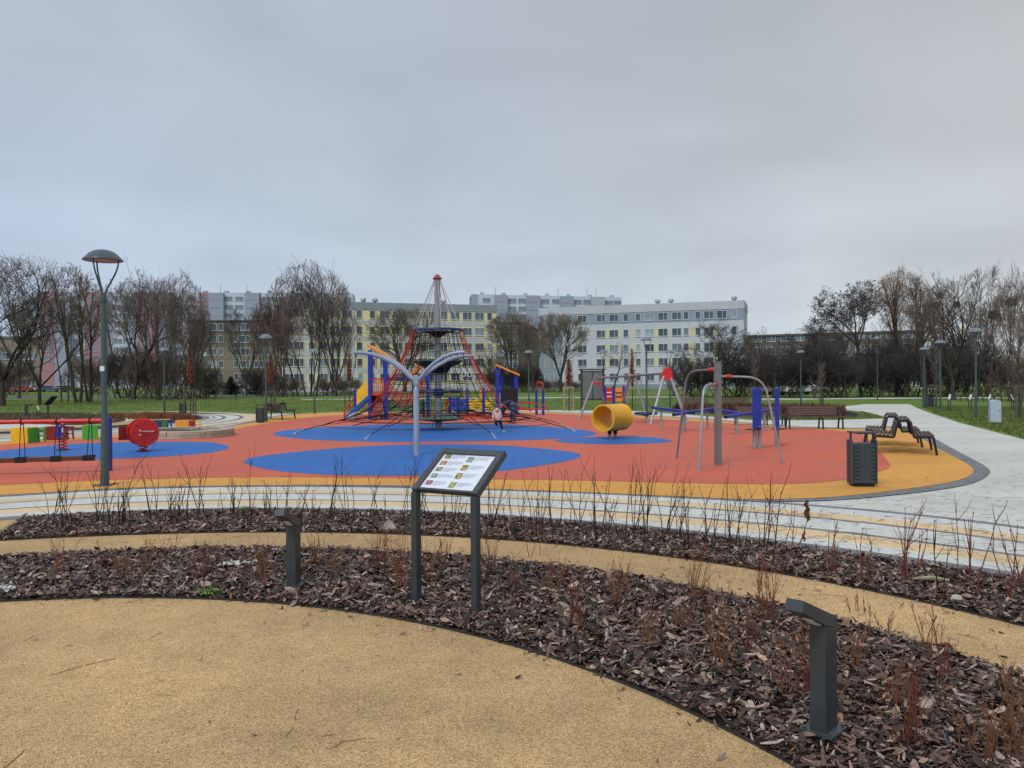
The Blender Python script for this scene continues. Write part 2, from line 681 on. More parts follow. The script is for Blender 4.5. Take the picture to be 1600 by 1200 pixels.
def smooth_closed(pts, sub=8):
    """closed Catmull-Rom through ground points"""
    n = len(pts)
    out = []
    for i in range(n):
        p0, p1, p2, p3 = pts[i - 1], pts[i], pts[(i + 1) % n], pts[(i + 2) % n]
        # centripetal-ish: uniform is fine for near even spacing
        for k in range(sub):
            t = k / sub
            q = 0.5 * ((2 * p1) + (p2 - p0) * t + (2 * p0 - 5 * p1 + 4 * p2 - p3) * t * t + (3 * p1 - p0 - 3 * p2 + p3) * t ** 3)
            out.append(q)
    return out


def ccr(px, closed=True, sub=8):
    """smooth in the measured list, then map to the ground (keeps even spacing of the samples)"""
    pts = [Vector((a, b, 0)) for a, b in px]
    s = smooth_closed(pts, sub)
    return [G(q.x, q.y) for q in s]


def sheet(name, pts, z, m, kind='structure', label=None):
    import bmesh
    bm = bmesh.new()
    vs = [bm.verts.new((p[0], p[1], z)) for p in pts]
    f = bm.faces.new(vs)
    if f.normal.z < 0:
        f.normal_flip()
    f.normal_update()
    bmesh.ops.triangulate(bm, faces=[f])
    for ff in bm.faces:
        ff.normal_update()
        if ff.normal.z < 0:
            ff.normal_flip()
    me = bpy.data.meshes.new(name)
    bm.to_mesh(me)
    bm.free()
    me.materials.append(m)
    o = bpy.data.objects.new(name, me)
    COL.objects.link(o)
    o['kind'] = kind
    if label:
        o['label'] = label
    return o


# ------------------------------------------------------------------ world and sun
def build_world():
    w = bpy.data.worlds.new('World')
    SC.world = w
    w.use_nodes = True
    N, L = w.node_tree.nodes, w.node_tree.links
    N.clear()
    out = N.new('ShaderNodeOutputWorld')
    bg1 = N.new('ShaderNodeBackground')
    bg2 = N.new('ShaderNodeBackground')
    add = N.new('ShaderNodeMixShader')
    sky = N.new('ShaderNodeTexSky')
    sky.sky_type = 'NISHITA'
    sky.sun_disc = False
    sky.sun_elevation = rad(38)
    sky.sun_rotation = rad(-35)
    sky.air_density = 2.0
    sky.dust_density = 4.0
    L.new(sky.outputs[0], bg1.inputs['Color'])
    bg1.inputs['Strength'].default_value = 0.05
    tc = N.new('ShaderNodeTexCoord')
    sp = N.new('ShaderNodeSeparateXYZ')
    L.new(tc.outputs['Generated'], sp.inputs[0])
    # elevation gradient of the cloud layer
    cr = N.new('ShaderNodeValToRGB')
    cr.color_ramp.interpolation = 'EASE'
    e = cr.color_ramp.elements
    e[0].position, e[0].color = 0.0, (.62, .69, .76, 1)
    e[1].position, e[1].color = 1.0, (.62, .64, .67, 1)
    for p_, c_ in ((0.06, (.60, .67, .74)), (0.16, (.545, .605, .675)), (0.28, (.49, .535, .59)), (0.42, (.465, .50, .55)), (0.6, (.54, .57, .60))):
        q = e.new(p_)
        q.color = (*c_, 1)
    L.new(sp.outputs['Z'], cr.inputs['Fac'])
    # soft stratus structure: project direction on a plane
    mz = N.new('ShaderNodeMath')
    mz.operation = 'ADD'
    mz.inputs[1].default_value = 0.22
    L.new(sp.outputs['Z'], mz.inputs[0])
    dx = N.new('ShaderNodeMath')
    dx.operation = 'DIVIDE'
    L.new(sp.outputs['X'], dx.inputs[0])
    L.new(mz.outputs[0], dx.inputs[1])
    dy = N.new('ShaderNodeMath')
    dy.operation = 'DIVIDE'
    L.new(sp.outputs['Y'], dy.inputs[0])
    L.new(mz.outputs[0], dy.inputs[1])
    cb = N.new('ShaderNodeCombineXYZ')
    L.new(dx.outputs[0], cb.inputs[0])
    L.new(dy.outputs[0], cb.inputs[1])
    nz = N.new('ShaderNodeTexNoise')
    nz.inputs['Scale'].default_value = 1.5
    nz.inputs['Detail'].default_value = 5
    nz.inputs['Roughness'].default_value = 0.45
    nz.inputs['Distortion'].default_value = 0.6
    L.new(cb.outputs[0], nz.inputs['Vector'])
    mr = N.new('ShaderNodeMapRange')
    mr.inputs['From Min'].default_value = 0.3
    mr.inputs['From Max'].default_value = 0.7
    mr.inputs['To Min'].default_value = 0.92
    mr.inputs['To Max'].default_value = 1.08
    L.new(nz.outputs['Fac'], mr.inputs['Value'])
    # bluer towards the left, warmer grey to the right
    tint = N.new('ShaderNodeMapRange')
    tint.inputs['From Min'].default_value = -0.6
    tint.inputs['From Max'].default_value = 0.6
    L.new(sp.outputs['X'], tint.inputs['Value'])
    tr = N.new('ShaderNodeValToRGB')
    tr.color_ramp.elements[0].color = (.84, .95, 1.12, 1)
    tr.color_ramp.elements[1].color = (1.10, 1.06, 1.0, 1)
    L.new(tint.outputs[0], tr.inputs['Fac'])
    mu = N.new('ShaderNodeMix')
    mu.data_type = 'RGBA'
    mu.blend_type = 'MULTIPLY'
    mu.inputs[0].default_value = 1
    L.new(cr.outputs['Color'], mu.inputs[6])
    L.new(tr.outputs['Color'], mu.inputs[7])
    sc = N.new('ShaderNodeVectorMath')
    sc.operation = 'SCALE'
    L.new(mu.outputs[2], sc.inputs[0])
    L.new(mr.outputs[0], sc.inputs['Scale'])
    L.new(sc.outputs[0], bg2.inputs['Color'])
    bg2.inputs['Strength'].default_value = 1.0
    add.inputs[0].default_value = 0.93
    L.new(bg1.outputs[0], add.inputs[1])
    L.new(bg2.outputs[0], add.inputs[2])
    L.new(add.outputs[0], out.inputs['Surface'])
    sd = bpy.data.lights.new('sun', 'SUN')
    sd.energy = 2.1
    sd.angle = rad(24)
    sd.color = (1.0, .97, .93)
    so = bpy.data.objects.new('sun', sd)
    COL.objects.link(so)
    # behind the camera to the left, high
    so.rotation_euler = Euler((rad(42), 0, rad(-28)), 'XYZ')
    so.location = (0, 0, 40)
    SC.view_settings.view_transform = 'Standard'
    SC.view_settings.look = 'None'
    SC.view_settings.exposure = 0
    SC.cycles.max_bounces = 5
    SC.cycles.diffuse_bounces = 3
    SC.cycles.use_adaptive_sampling = True
    SC.cycles.use_denoising = True


build_world()

# ------------------------------------------------------------------ the ground
C0 = Vector((-3.1, 1.4, 0))


class Curve:
    """ring-shaped edge around C0: radius as a smooth function of the angle"""

    def __init__(s, px, deg=4):
        g = [G(*p) - C0 for p in px]
        th = np.array([math.atan2(v.y, v.x) for v in g])
        r = np.array([math.hypot(v.x, v.y) for v in g])
        s.c = np.polyfit(th, r, deg)
        s.lo, s.hi = th.min(), th.max()

    def r(s, t):
        return float(np.polyval(s.c, min(max(t, s.lo), s.hi)))

    def p(s, t, z=0.0):
        r = s.r(t)
        return Vector((C0.x + r * math.cos(t), C0.y + r * math.sin(t), z))


K_DISC = Curve([(0, 943), (120, 937), (260, 935), (400, 943), (550, 960), (700, 985), (850, 1027), (1000, 1079), (1100, 1125), (1235, 1200)], 3)
K_RIN = Curve([(20, 873), (200, 862), (400, 860), (600, 867), (800, 877), (1000, 905), (1200, 945), (1300, 975), (1500, 1030), (1600, 1057)], 3)
K_ROUT = Curve([(15, 846), (150, 838), (400, 834), (600, 836), (800, 845), (1000, 866), (1200, 895), (1400, 935), (1600, 980)], 3)
K_BED = Curve([(0, 814), (30, 812), (200, 803), (380, 799), (600, 803), (800, 812), (1000, 828), (1200, 852), (1400, 882), (1600, 907)], 4)
K_OUT = Curve([(0, 776), (200, 765.5), (400, 760), (600, 760), (800, 767), (900, 770.5), (1000, 775), (1100, 779), (1190, 783), (1300, 791.5), (1400, 801), (1500, 812), (1600, 825)], 4)


def strip(name, fa, fb, t0, t1, z, m, n=120, label=None):
    vs, fs = [], []
    for i in range(n + 1):
        t = t0 + (t1 - t0) * i / n
        a, b = fa(t), fb(t)
        vs += [(a.x, a.y, z), (b.x, b.y, z)]
    for i in range(n):
        fs.append((2 * i, 2 * i + 1, 2 * i + 3, 2 * i + 2) if t1 < t0 else (2 * i, 2 * i + 2, 2 * i + 3, 2 * i + 1))
    mb = MB()
    mb.add(vs, fs)
    o = mb.build(name, m)
    o['kind'] = 'structure'
    # make normals face up
    me = o.data
    if len(me.polygons) and me.polygons[0].normal.z < 0:
        me.flip_normals()
    return o


# one grass sheet to the horizon
mb = MB()
R_ = 2500
mb.add([(-R_, -60, 0), (R_, -60, 0), (R_, R_, 0), (-R_, R_, 0)], [(0, 1, 2, 3)])
o = mb.build('grass_ground', M_GRASS)
o['kind'] = 'structure'

# white paving around the playground and the path leading off to the right
pave = [G(-900, 900), G(-700, 700), G(-500, 655), G(-120, 646), G(150, 646), G(300, 647), G(460, 646.5), G(640, 642), G(900, 641),
        G(1000, 642.5), G(1080, 648.5), G(1180, 657), G(1300, 656.5), G(1385, 654), G(1372, 648), G(1350, 643), G(1320, 640.5),
        G(1275, 639.5), G(1180, 638.5), G(1180, 636.6), G(1275, 636.2), G(1330, 634), G(1350, 631.5), G(1421, 631.5), G(1434, 638), G(1452, 645), G(1500, 661), G(1550, 674),
        G(1600, 687), G(1800, 730), G(2300, 800), G(4000, 1500)]
pave = [Vector((p.x, p.y, 0)) for p in pave] + [Vector((8, -8, 0)), Vector((-14, -8, 0)), Vector((-22, 2, 0))]
sheet('paving_ground', pave, .004, M_PAVE)
# thin far path and road
for nm, y1, y0, x0, x1, mm in (('far_path', 622.6, 621.4, 470, 1100, M_PAVE), ('far_road_left', 617.2, 613.5, -300, 650, mat('asphalt', (.10, .105, .115), .85, .15, 1)),
                               ('far_road_right', 627.5, 625.6, 1190, 1900, M_PAVE)):
    hy = lambda x, y: y + (800 - x) * .007
    sheet(nm, [G(x0, hy(x0, y1)), G(x1, hy(x1, y1)), G(x1, hy(x1, y0)), G(x0, hy(x0, y0))], .006, mm)

TA, TB = rad(-60), rad(190)
# tan rubber walk inside the ring
tan = [K_BED.p(TA + (TB - TA) * i / 140) for i in range(141)] + [Vector((-12.5, -3, 0)), Vector((-6, -9, 0))]
sheet('tan_rubber_walk', tan, .008, M_TAN)
BANDS = [('kerb_band', 0, .098, M_GREYP), ('white_band', .098, .21, M_PAVE2), ('cream_band', .21, .367, M_CREAM), ('grey_line', .367, .402, M_GREYP),
         ('white_band', .402, .628, M_PAVE2), ('grey_line', .628, .662, M_GREYP), ('cream_band', .662, .79, M_CREAM), ('white_band', .79, .945, M_PAVE2),
         ('grey_line', .945, 1.0, M_GREYP)]
for nm, a, b, mm in BANDS:
    fa = lambda t, a=a: K_BED.p(t).lerp(K_OUT.p(t), a)
    fb = lambda t, b=b: K_BED.p(t).lerp(K_OUT.p(t), b)
    strip(nm, fa, fb, rad(-40), rad(185), .012, mm, 160)

# planting beds: dark soil sheets (chips lie on them)
TL = math.atan2(9.74 - C0.y, -6.1 - C0.x)
strip('far_bed_soil', K_ROUT.p, K_BED.p, rad(-30), TL, .014, M_SOIL)
strip('near_bed_soil', K_DISC.p, K_RIN.p, rad(-40), rad(116), .014, M_SOIL)
# steel edging of the beds
for kf, t0, t1, nm in ((K_ROUT, rad(-30), TL, 'bed_edging'), (K_RIN, rad(-40), rad(110), 'bed_edging'), (K_DISC, rad(-40), rad(116), 'bed_edging'), (K_BED, rad(-30), TL, 'bed_edging')):
    mb = MB()
    n = 140
    vs, fs = [], []
    for i in range(n + 1):
        t = t0 + (t1 - t0) * i / n
        r = kf.r(t)
        for dr, z in ((-.006, 0.0), (-.006, .022), (.006, .022), (.006, 0.0)):
            vs.append((C0.x + (r + dr) * math.cos(t), C0.y + (r + dr) * math.sin(t), z))
    for i in range(n):
        for k in range(3):
            fs.append((i * 4 + k, i * 4 + k + 1, i * 4 + k + 5, i * 4 + k + 4))
    mb.add(vs, fs)
    o = mb.build(nm, M_EDGE)
    o['kind'] = 'structure'
mb = MB()
pA, pB = K_ROUT.p(TL), K_BED.p(TL)
mb.bar(pA + Vector((0, 0, .01)), pB + Vector((0, 0, .01)), .012, .025)
mb.build('bed_edging', M_EDGE)['kind'] = 'structure'

# play surface: grey border, orange, red, blue shapes
border = [(-700, 800), (-300, 790), (0, 777.5), (200, 765.5), (400, 761.5), (600, 761.5), (800, 768.5), (950, 774), (1100, 781.5), (1190, 785), (1300, 783), (1400, 774.5), (1480, 764.5),
          (1525, 754), (1545, 742), (1544, 733), (1525, 721), (1498, 707), (1462, 687), (1438, 676), (1400, 667), (1340, 669), (1230, 666),
          (1100, 654.5), (1000, 649.5), (900, 645.5), (800, 643), (640, 643), (520, 644), (440, 649), (405, 657), (345, 667), (250, 675), (120, 683), (0, 691), (-300, 705), (-700, 730)]
sheet('grey_border', ccr(border), .016, M_GREYP)
orange = [(-700, 798), (-300, 788), (0, 775.5), (200, 764), (400, 760), (600, 760), (800, 767), (950, 772.5), (1100, 779.5), (1190, 782), (1300, 778.5), (1400, 768), (1480, 756),
          (1513, 746), (1521, 737), (1512, 727), (1487, 713), (1461, 699), (1440, 686), (1420, 676), (1395, 669.5), (1340, 671), (1230, 667),
          (1100, 656), (1000, 650.5), (900, 646.5), (800, 644), (640, 644), (520, 645), (444, 650), (408, 658.5), (347, 668.2), (250, 676), (120, 684), (0, 692), (-300, 706), (-700, 732)]
sheet('orange_play_surface', ccr(orange), .020, M_ORANGE)
red = [(-700, 775), (-300, 768), (0, 759.5), (100, 755), (200, 751), (350, 748), (480, 747.5), (700, 750), (860, 752), (1000, 755), (1100, 757.5), (1200, 758.5), (1280, 756),
       (1345, 747), (1382, 736), (1391, 730), (1387, 722), (1376, 708), (1362, 694), (1348, 681), (1310, 674), (1230, 669.5), (1100, 660),
       (1000, 654), (900, 648.5), (800, 645.8), (640, 646), (520, 650), (460, 656), (394, 666), (345, 675), (250, 681), (120, 688), (0, 696), (-300, 712), (-700, 740)]
sheet('red_play_surface', ccr(red), .024, M_RED)
blues = [
    [(427, 679), (445, 674), (500, 669), (600, 664.5), (690, 663), (780, 664), (860, 668), (915, 673.5), (931, 678.5), (915, 683), (860, 687.5), (780, 690), (690, 691.5), (600, 692), (500, 689), (445, 684)],
    [(381, 722), (410, 714), (470, 707), (560, 699.5), (660, 696), (760, 696.5), (840, 702), (890, 707.5), (907, 713), (895, 720), (860, 727), (800, 736), (720, 742.5), (620, 745.5), (520, 744), (440, 738.5), (395, 730)],
    [(868, 689.5), (890, 686), (960, 683.2), (1020, 685), (1049, 690), (1030, 693.5), (960, 696), (890, 693.5)],
    [(-60, 714), (0, 706), (60, 699.5), (130, 694.5), (220, 692), (310, 692), (347, 695.5), (357, 700), (348, 705), (310, 711), (220, 717), (130, 719.5), (60, 720), (-20, 719)],
]
for b_ in blues:
    sheet('blue_play_surface', ccr(b_), .028, M_BLUE)

# second planting circle far left: rings of pavers, beds
CL = Vector((-25.0, 34.6, 0))


def ringstrip(name, r0, r1, z, m):
    strip(name, lambda t: CL + Vector((math.cos(t), math.sin(t), 0)) * r0, lambda t: CL + Vector((math.cos(t), math.sin(t), 0)) * r1, rad(-110), rad(80), z, m, 140)


for nm, r0, r1, mm in (('grey_line', 13.55, 13.7, M_GREYP), ('cream_band', 12.75, 13.4, M_CREAM), ('grey_line', 12.3, 12.5, M_GREYP), ('grey_line', 11.5, 11.7, M_GREYP),
                       ('kerb_band', 10.6, 10.95, M_GREYP), ('grey_line', 11.1, 11.2, M_GREYP)):
    ringstrip(nm, r0, r1, .008, mm)
ringstrip('bed_soil', 9.3, 10.6, .010, M_SOIL)
ringstrip('tan_walk', 7.6, 9.3, .009, M_TAN)
sheet('bed_soil', ccr([(-200, 668), (30, 662.5), (100, 664.5), (165, 662), (196, 657), (186, 651), (150, 647), (60, 646), (-200, 648)]), .013, M_SOIL)
# lawn corner bed on the right (reddish low shrubs)
sheet('bed_soil', ccr([(1090, 644), (1160, 650), (1240, 653), (1330, 652.5), (1345, 649), (1335, 644.5), (1310, 642), (1200, 639.8), (1100, 639.5)]), .011, M_SOIL)


# ------------------------------------------------------------------ bark chips, numpy built
def chips(name, n, t0, t1, fa, fb, smin, smax, zmax, xy_ok=None, mat_=None, label=None, cat=None, pts=None):
    if pts is None:
        t = RNG.uniform(t0, t1, n)
        ra = np.array([fa.r(x) for x in np.linspace(t0, t1, 200)])
        rb = np.array([fb.r(x) for x in np.linspace(t0, t1, 200)])
        tt = np.linspace(t0, t1, 200)
        a = np.interp(t, tt, ra)
        b = np.interp(t, tt, rb)
        u = RNG.uniform(0, 1, n)
        r = np.sqrt(a * a + (b * b - a * a) * u)
        x = C0.x + r * np.cos(t)
        y = C0.y + r * np.sin(t)
    else:
        x, y = pts[:, 0], pts[:, 1]
    # keep what the lens or a step aside could see
    keep = (y > 1.2) & (np.abs(x) < y * 0.85 + 1.2)
    x, y = x[keep], y[keep]
    n = len(x)
    L_ = np.exp(RNG.normal(math.log(smin), .62, n)).clip(.010, smax)
    W_ = L_ * RNG.uniform(.10, .42, n)
    z0 = RNG.uniform(0.016, zmax, n) ** 1.0
    # 8-vertex curled plate: 4 stations x 2 edges
    st = np.array([-.5, -.18, .2, .5])
    wd = np.array([.45, 1.0, .85, .3])
    V = np.zeros((n, 8, 3))
    curl = RNG.uniform(-.18, .30, n)
    for k in range(4):
        jit = RNG.uniform(.7, 1.25, (n, 2))
        for s_, sgn in ((0, -1), (1, 1)):
            V[:, k * 2 + s_, 0] = st[k] * L_
            V[:, k * 2 + s_, 1] = sgn * wd[k] * W_ * .5 * jit[:, s_]
            V[:, k * 2 + s_, 2] = curl * L_ * (st[k] ** 2) * 2 + RNG.uniform(-.03, .03, n) * L_
    az = RNG.uniform(0, 2 * PI, n)
    tilt = RNG.normal(0, .33, n)
    roll = RNG.normal(0, .42, n)
    cx, sx = np.cos(roll), np.sin(roll)
    y1 = V[:, :, 1] * cx[:, None] - V[:, :, 2] * sx[:, None]
    z1 = V[:, :, 1] * sx[:, None] + V[:, :, 2] * cx[:, None]
    ct, s2 = np.cos(tilt), np.sin(tilt)
    x2 = V[:, :, 0] * ct[:, None] + z1 * s2[:, None]
    z2 = -V[:, :, 0] * s2[:, None] + z1 * ct[:, None]
    ca, sa = np.cos(az), np.sin(az)
    X = x2 * ca[:, None] - y1 * sa[:, None] + x[:, None]
    Y = x2 * sa[:, None] + y1 * ca[:, None] + y[:, None]
    Z = z2 + z0[:, None]
    Z = np.maximum(Z, .010)
    co = np.stack([X, Y, Z], -1).reshape(-1, 3)
    base = (np.arange(n) * 8)[:, None, None]
    q = np.array([[0, 2, 3, 1], [2, 4, 5, 3], [4, 6, 7, 5]])[None]
    F = (base + q).reshape(-1)
    me = bpy.data.meshes.new(name)
    me.vertices.add(len(co))
    me.vertices.foreach_set('co', co.ravel())
    me.loops.add(len(F))
    me.loops.foreach_set('vertex_index', F.astype(np.int32))
    me.polygons.add(n * 3)
    me.polygons.foreach_set('loop_start', (np.arange(n * 3) * 4).astype(np.int32))
    me.update(calc_edges=True)
    me.materials.append(mat_ or M_CHIP)
    o = bpy.data.objects.new(name, me)
    COL.objects.link(o)
    o['kind'] = 'stuff'
    if label:
        o['label'] = label
    if cat:
        o['category'] = cat
    return o


chips('bark_mulch', 125000, rad(-32), rad(115), K_DISC, K_RIN, .035, .115, .055, label='dark wet bark chips filling the near curved planting bed', cat='mulch')
chips('bark_mulch', 105000, rad(-12), TL, K_ROUT, K_BED, .036, .10, .05, label='dark bark chips filling the far curved planting bed', cat='mulch')
# strays on the tan walk, thick near the bed edges
sp = []
for kf, side, n in ((K_RIN, 1, 700), (K_ROUT, -1, 700), (K_DISC, -1, 420), (K_BED, 1, 160)):
    for i in range(n):
        t = random.uniform(rad(-10), rad(112))
        if kf is K_DISC and random.random() < .35 and t < rad(60):
            continue
        if kf is K_RIN and t > rad(62) and random.random() < .7:
            continue
        if kf is K_ROUT and t > rad(62) and random.random() < .6:
            continue
        r = kf.r(t) + side * random.expovariate(1 / (.16 if kf in (K_RIN, K_ROUT) else .07))
        sp.append((C0.x + r * math.cos(t), C0.y + r * math.sin(t)))
for i in range(160):
    t = random.uniform(rad(-10), rad(150))
    r = random.uniform(0.5, 4.6)
    sp.append((C0.x + r * math.cos(t), C0.y + r * math.sin(t)))
for px, py, rr, nn in ((1010, 905, .35, 60), (1100, 905, .3, 40), (1330, 950, .35, 50), (1400, 985, .3, 40)):
    g = G(px, py)
    for i in range(nn):
        sp.append((g.x + random.gauss(0, rr), g.y + random.gauss(0, rr * .6)))
chips('stray_bark', 0, 0, 0, None, None, .019, .07, .022, pts=np.array(sp), label='stray bark chips scattered over the tan walk', cat='bark chips')


# pine needles and thin sticks on the paving and walk
def sticks(name, pts, lmin, lmax, w, m, z, label):
    mb = MB()
    for x, y in pts:
        l = random.uniform(lmin, lmax)
        a = random.uniform(0, PI)
        c = random.uniform(-.6, .6)
        p = [Vector((x, y, z))]
        for k in range(3):
            a += c * .3
            p.append(p[-1] + Vector((math.cos(a), math.sin(a), 0)) * l / 3)
        vs, fs = [], []
        for k, q in enumerate(p):
            d = Vector((-math.sin(a), math.cos(a), 0)) * w
            vs += [q - d, q + d + Vector((0, 0, .003))]
        for k in range(3):
            fs.append((2 * k, 2 * k + 2, 2 * k + 3, 2 * k + 1))
        mb.add(vs, fs)
    o = mb.build(name, m)
    tag(o, label, 'litter', kind='stuff')


pp = []
for i in range(900):
    px, py = random.uniform(1150, 1750), random.uniform(700, 900)
    g = G(px, py)
    if g.y > 4:
        pp.append((g.x, g.y))
for i in range(160):
    px, py = random.uniform(850, 1300), random.uniform(776, 850)
    g = G(px, py)
    pp.append((g.x, g.y))
sticks('needle_litter', pp, .05, .22, .0022, mat('needles', (.12, .10, .085), .8, .4, 8), .017, 'fallen needles and thin twigs scattered on the pale paving')
pp = []
for i in range(150):
    t, r = random.uniform(rad(-10), rad(150)), random.uniform(0.3, 4.7)
    pp.append((C0.x + r * math.cos(t), C0.y + r * math.sin(t)))
for i in range(60):
    t = random.uniform(rad(0), rad(100))
    r = random.uniform(K_RIN.r(t), K_ROUT.r(t))
    pp.append((C0.x + r * math.cos(t), C0.y + r * math.sin(t)))
sticks('needle_litter', pp, .04, .2, .0014, mat('needles2', (.20, .10, .04), .8, .4, 8), .010, 'fine brown needles lying on the tan rubber')


# grass blades where the lawn comes near
def blades(name, n, poly_px, hmin, hmax, label, m=None):
    poly = [G(*p) for p in poly_px]
    xs = [p.x for p in poly]
    ys = [p.y for p in poly]

    def inside(x, y):
        c = False
        j = len(poly) - 1
        for i in range(len(poly)):
            if (poly[i].y > y) != (poly[j].y > y) and x < (poly[j].x - poly[i].x) * (y - poly[i].y) / (poly[j].y - poly[i].y) + poly[i].x:
                c = not c
            j = i
        return c
    vs, fs = [], []
    k = 0
    while k < n:
        x, y = random.uniform(min(xs), max(xs)), random.uniform(min(ys), max(ys))
        if not inside(x, y):
            k += .2
            continue
        if math.sin(x * 1.7 + math.sin(y * 1.1)) + math.sin(y * 2.3 + x) < random.uniform(-1.6, .6):
            k += .3
            continue
        h = random.uniform(hmin, hmax)
        a = random.uniform(0, 2 * PI)
        w = h * .10 + .003
        l = h * random.uniform(.1, .7)
        b = random.uniform(0, 2 * PI)
        o_ = len(vs)
        vs += [(x - w * math.cos(a), y - w * math.sin(a), 0), (x + w * math.cos(a), y + w * math.sin(a), 0), (x + l * math.cos(b), y + l * math.sin(b), h)]
        fs.append((o_, o_ + 1, o_ + 2))
        k += 1
    mb = MB()
    mb.add(vs, fs)
    tag(mb.build(name, m or M_BLADE), label, 'grass', kind='stuff')


blades('grass', 60000, [(1460, 646), (1505, 660), (1600, 685), (1760, 726), (1760, 640), (1440, 634)], .05, .13, 'rough grass beside the path on the right')
blades('grass', 9000, [(1345, 643), (1385, 654), (1300, 656), (1200, 656), (1100, 649), (1200, 651), (1340, 652)], .04, .10, 'grass corner between the benches and the path')
blades('grass', 50000, [(-200, 642), (450, 643), (640, 641), (900, 640), (1100, 638), (1100, 622), (-200, 626)], .05, .14, 'open green lawn behind the playground')
blades('dry_groundcover', 16000, [(-200, 668), (30, 662.5), (100, 664.5), (165, 662), (196, 657), (186, 651), (150, 647), (60, 646), (-200, 648)], .05, .17,
       'dry brown low planting in the far left bed', mat('dry_stalks', (.12, .085, .055), .9, .35, 2, island=True, col2=(.21, .165, .10)))
blades('dry_groundcover', 7000, [(1050, 642), (1160, 649), (1240, 652), (1320, 650), (1316, 642), (1200, 640), (1060, 639)], .2, .5,
       'low reddish brown shrub planting behind the long benches', mat('red_stalks', (.085, .032, .028), .9, .35, 2, island=True, col2=(.17, .07, .06)))
blades('dry_groundcover', 3500, [(170, 651), (230, 649), (300, 652), (310, 655), (250, 656), (180, 655)], .10, .30,
       'rusty dry stalks in the bed ring beyond the red rocker', mat('rust_stalks', (.20, .075, .035), .9, .35, 2, island=True))


# ================================================================== foreground objects
def info_sign():
    gl, gr = G(651, 949), G(744, 965)
    t = thing('info_sign', 'tilted information lectern with plant photos on two dark grey legs in the near mulch bed', 'sign', (gl + gr) / 2)
    ax = (gr - gl).normalized()
    back = Vector((-ax.y, ax.x, 0)).normalized()
    up = Vector((0, 0, 1))
    hl = P(651, 768, gl.y).z
    hr = P(744, 772, gr.y).z
    h = (hl + hr) / 2
    # slope: rises to the back
    D, RISE = .40, .27
    legs = []
    for g_ in (gl, gr):
        mb = MB()
        mb.bar(g_, g_ + up * (h - .01), .05, .06, up=back)
        mb.build('leg', M_ANTH, t, world=True, bevel=.003)
    sl = (back * D + up * RISE)
    n = ax.cross(sl).normalized()
    L0, R0 = gl + up * h, gr + up * h
    mb = MB()
    for a in (L0, R0):
        mb.bar(a - sl.normalized() * .01, a + sl, .05, .055, up=n)
    mb.bar(L0 + sl - sl.normalized() * .03 + ax * .025, R0 + sl - sl.normalized() * .03 - ax * .025, .06, .05, up=n)
    mb.bar(L0 + sl.normalized() * .012 + ax * .025, R0 + sl.normalized() * .012 - ax * .025, .02, .04, up=n)
    mb.build('frame', M_ANTH2, t, world=True, bevel=.003)
    u, v = (R0 - L0), sl.normalized()
    W = u.length - .05
    o0 = L0 + ax * .025 + n * .008
    LV = sl.length - .06

    def quad(mb, a0, b0, a1, b1, lift):
        q = [o0 + ax * (a0 * W) + v * (b0 * LV + .02) + n * lift, o0 + ax * (a1 * W) + v * (b0 * LV + .02) + n * lift,
             o0 + ax * (a1 * W) + v * (b1 * LV + .02) + n * lift, o0 + ax * (a0 * W) + v * (b1 * LV + .02) + n * lift]
        mb.add(q, [(0, 1, 2, 3)])
    mb = MB()
    q = [o0 + v * .02, o0 + ax * W + v * .02, o0 + ax * W + v * (LV + .02), o0 + v * (LV + .02)]
    mb.prism([p - n * .012 for p in q], n * .014)
    pan = mb.build('panel', mat('sign_sheet', (.66, .70, .80), .3, .03, 2, spec=.6), t, world=True)
    cols = [(.16, .20, .10), (.36, .16, .10), (.22, .22, .14), (.14, .24, .14), (.26, .12, .12), (.18, .26, .24), (.36, .34, .10), (.34, .24, .10), (.26, .32, .10)]
    spots = [(.05, .83), (.05, .65), (.05, .47), (.05, .29), (.05, .10), (.50, .76), (.50, .53), (.50, .30), (.50, .06)]
    for i, ((a, b), c) in enumerate(zip(spots, cols)):
        mb = MB()
        hh = .115 if i < 5 else .15
        quad(mb, a, b, a + .115, b + hh, .0045)
        mb.build('plant_photo', mat('plant_photo_%d' % i, tuple(x * .35 for x in c), .5, .3, 45, col2=tuple(min(1, x * 2.0) for x in c)), pan, world=True)
    mb = MB()
    quad(mb, .27, .955, .50, .972, .0045)
    quad(mb, .53, .955, .72, .972, .0045)
    for i, (a, b) in enumerate(spots):
        for k in range(4):
            w = random.uniform(.20, .29) if k < 3 else random.uniform(.06, .18)
            yy = b + (.115 if i < 5 else .15) - .012 - k * .030
            quad(mb, a + .135, yy - .007, a + .135 + w, yy, .0045)
    mb.build('text_lines', mat('sign_text', (.36, .39, .50), .5, .1, 5), pan, world=True)


info_sign()


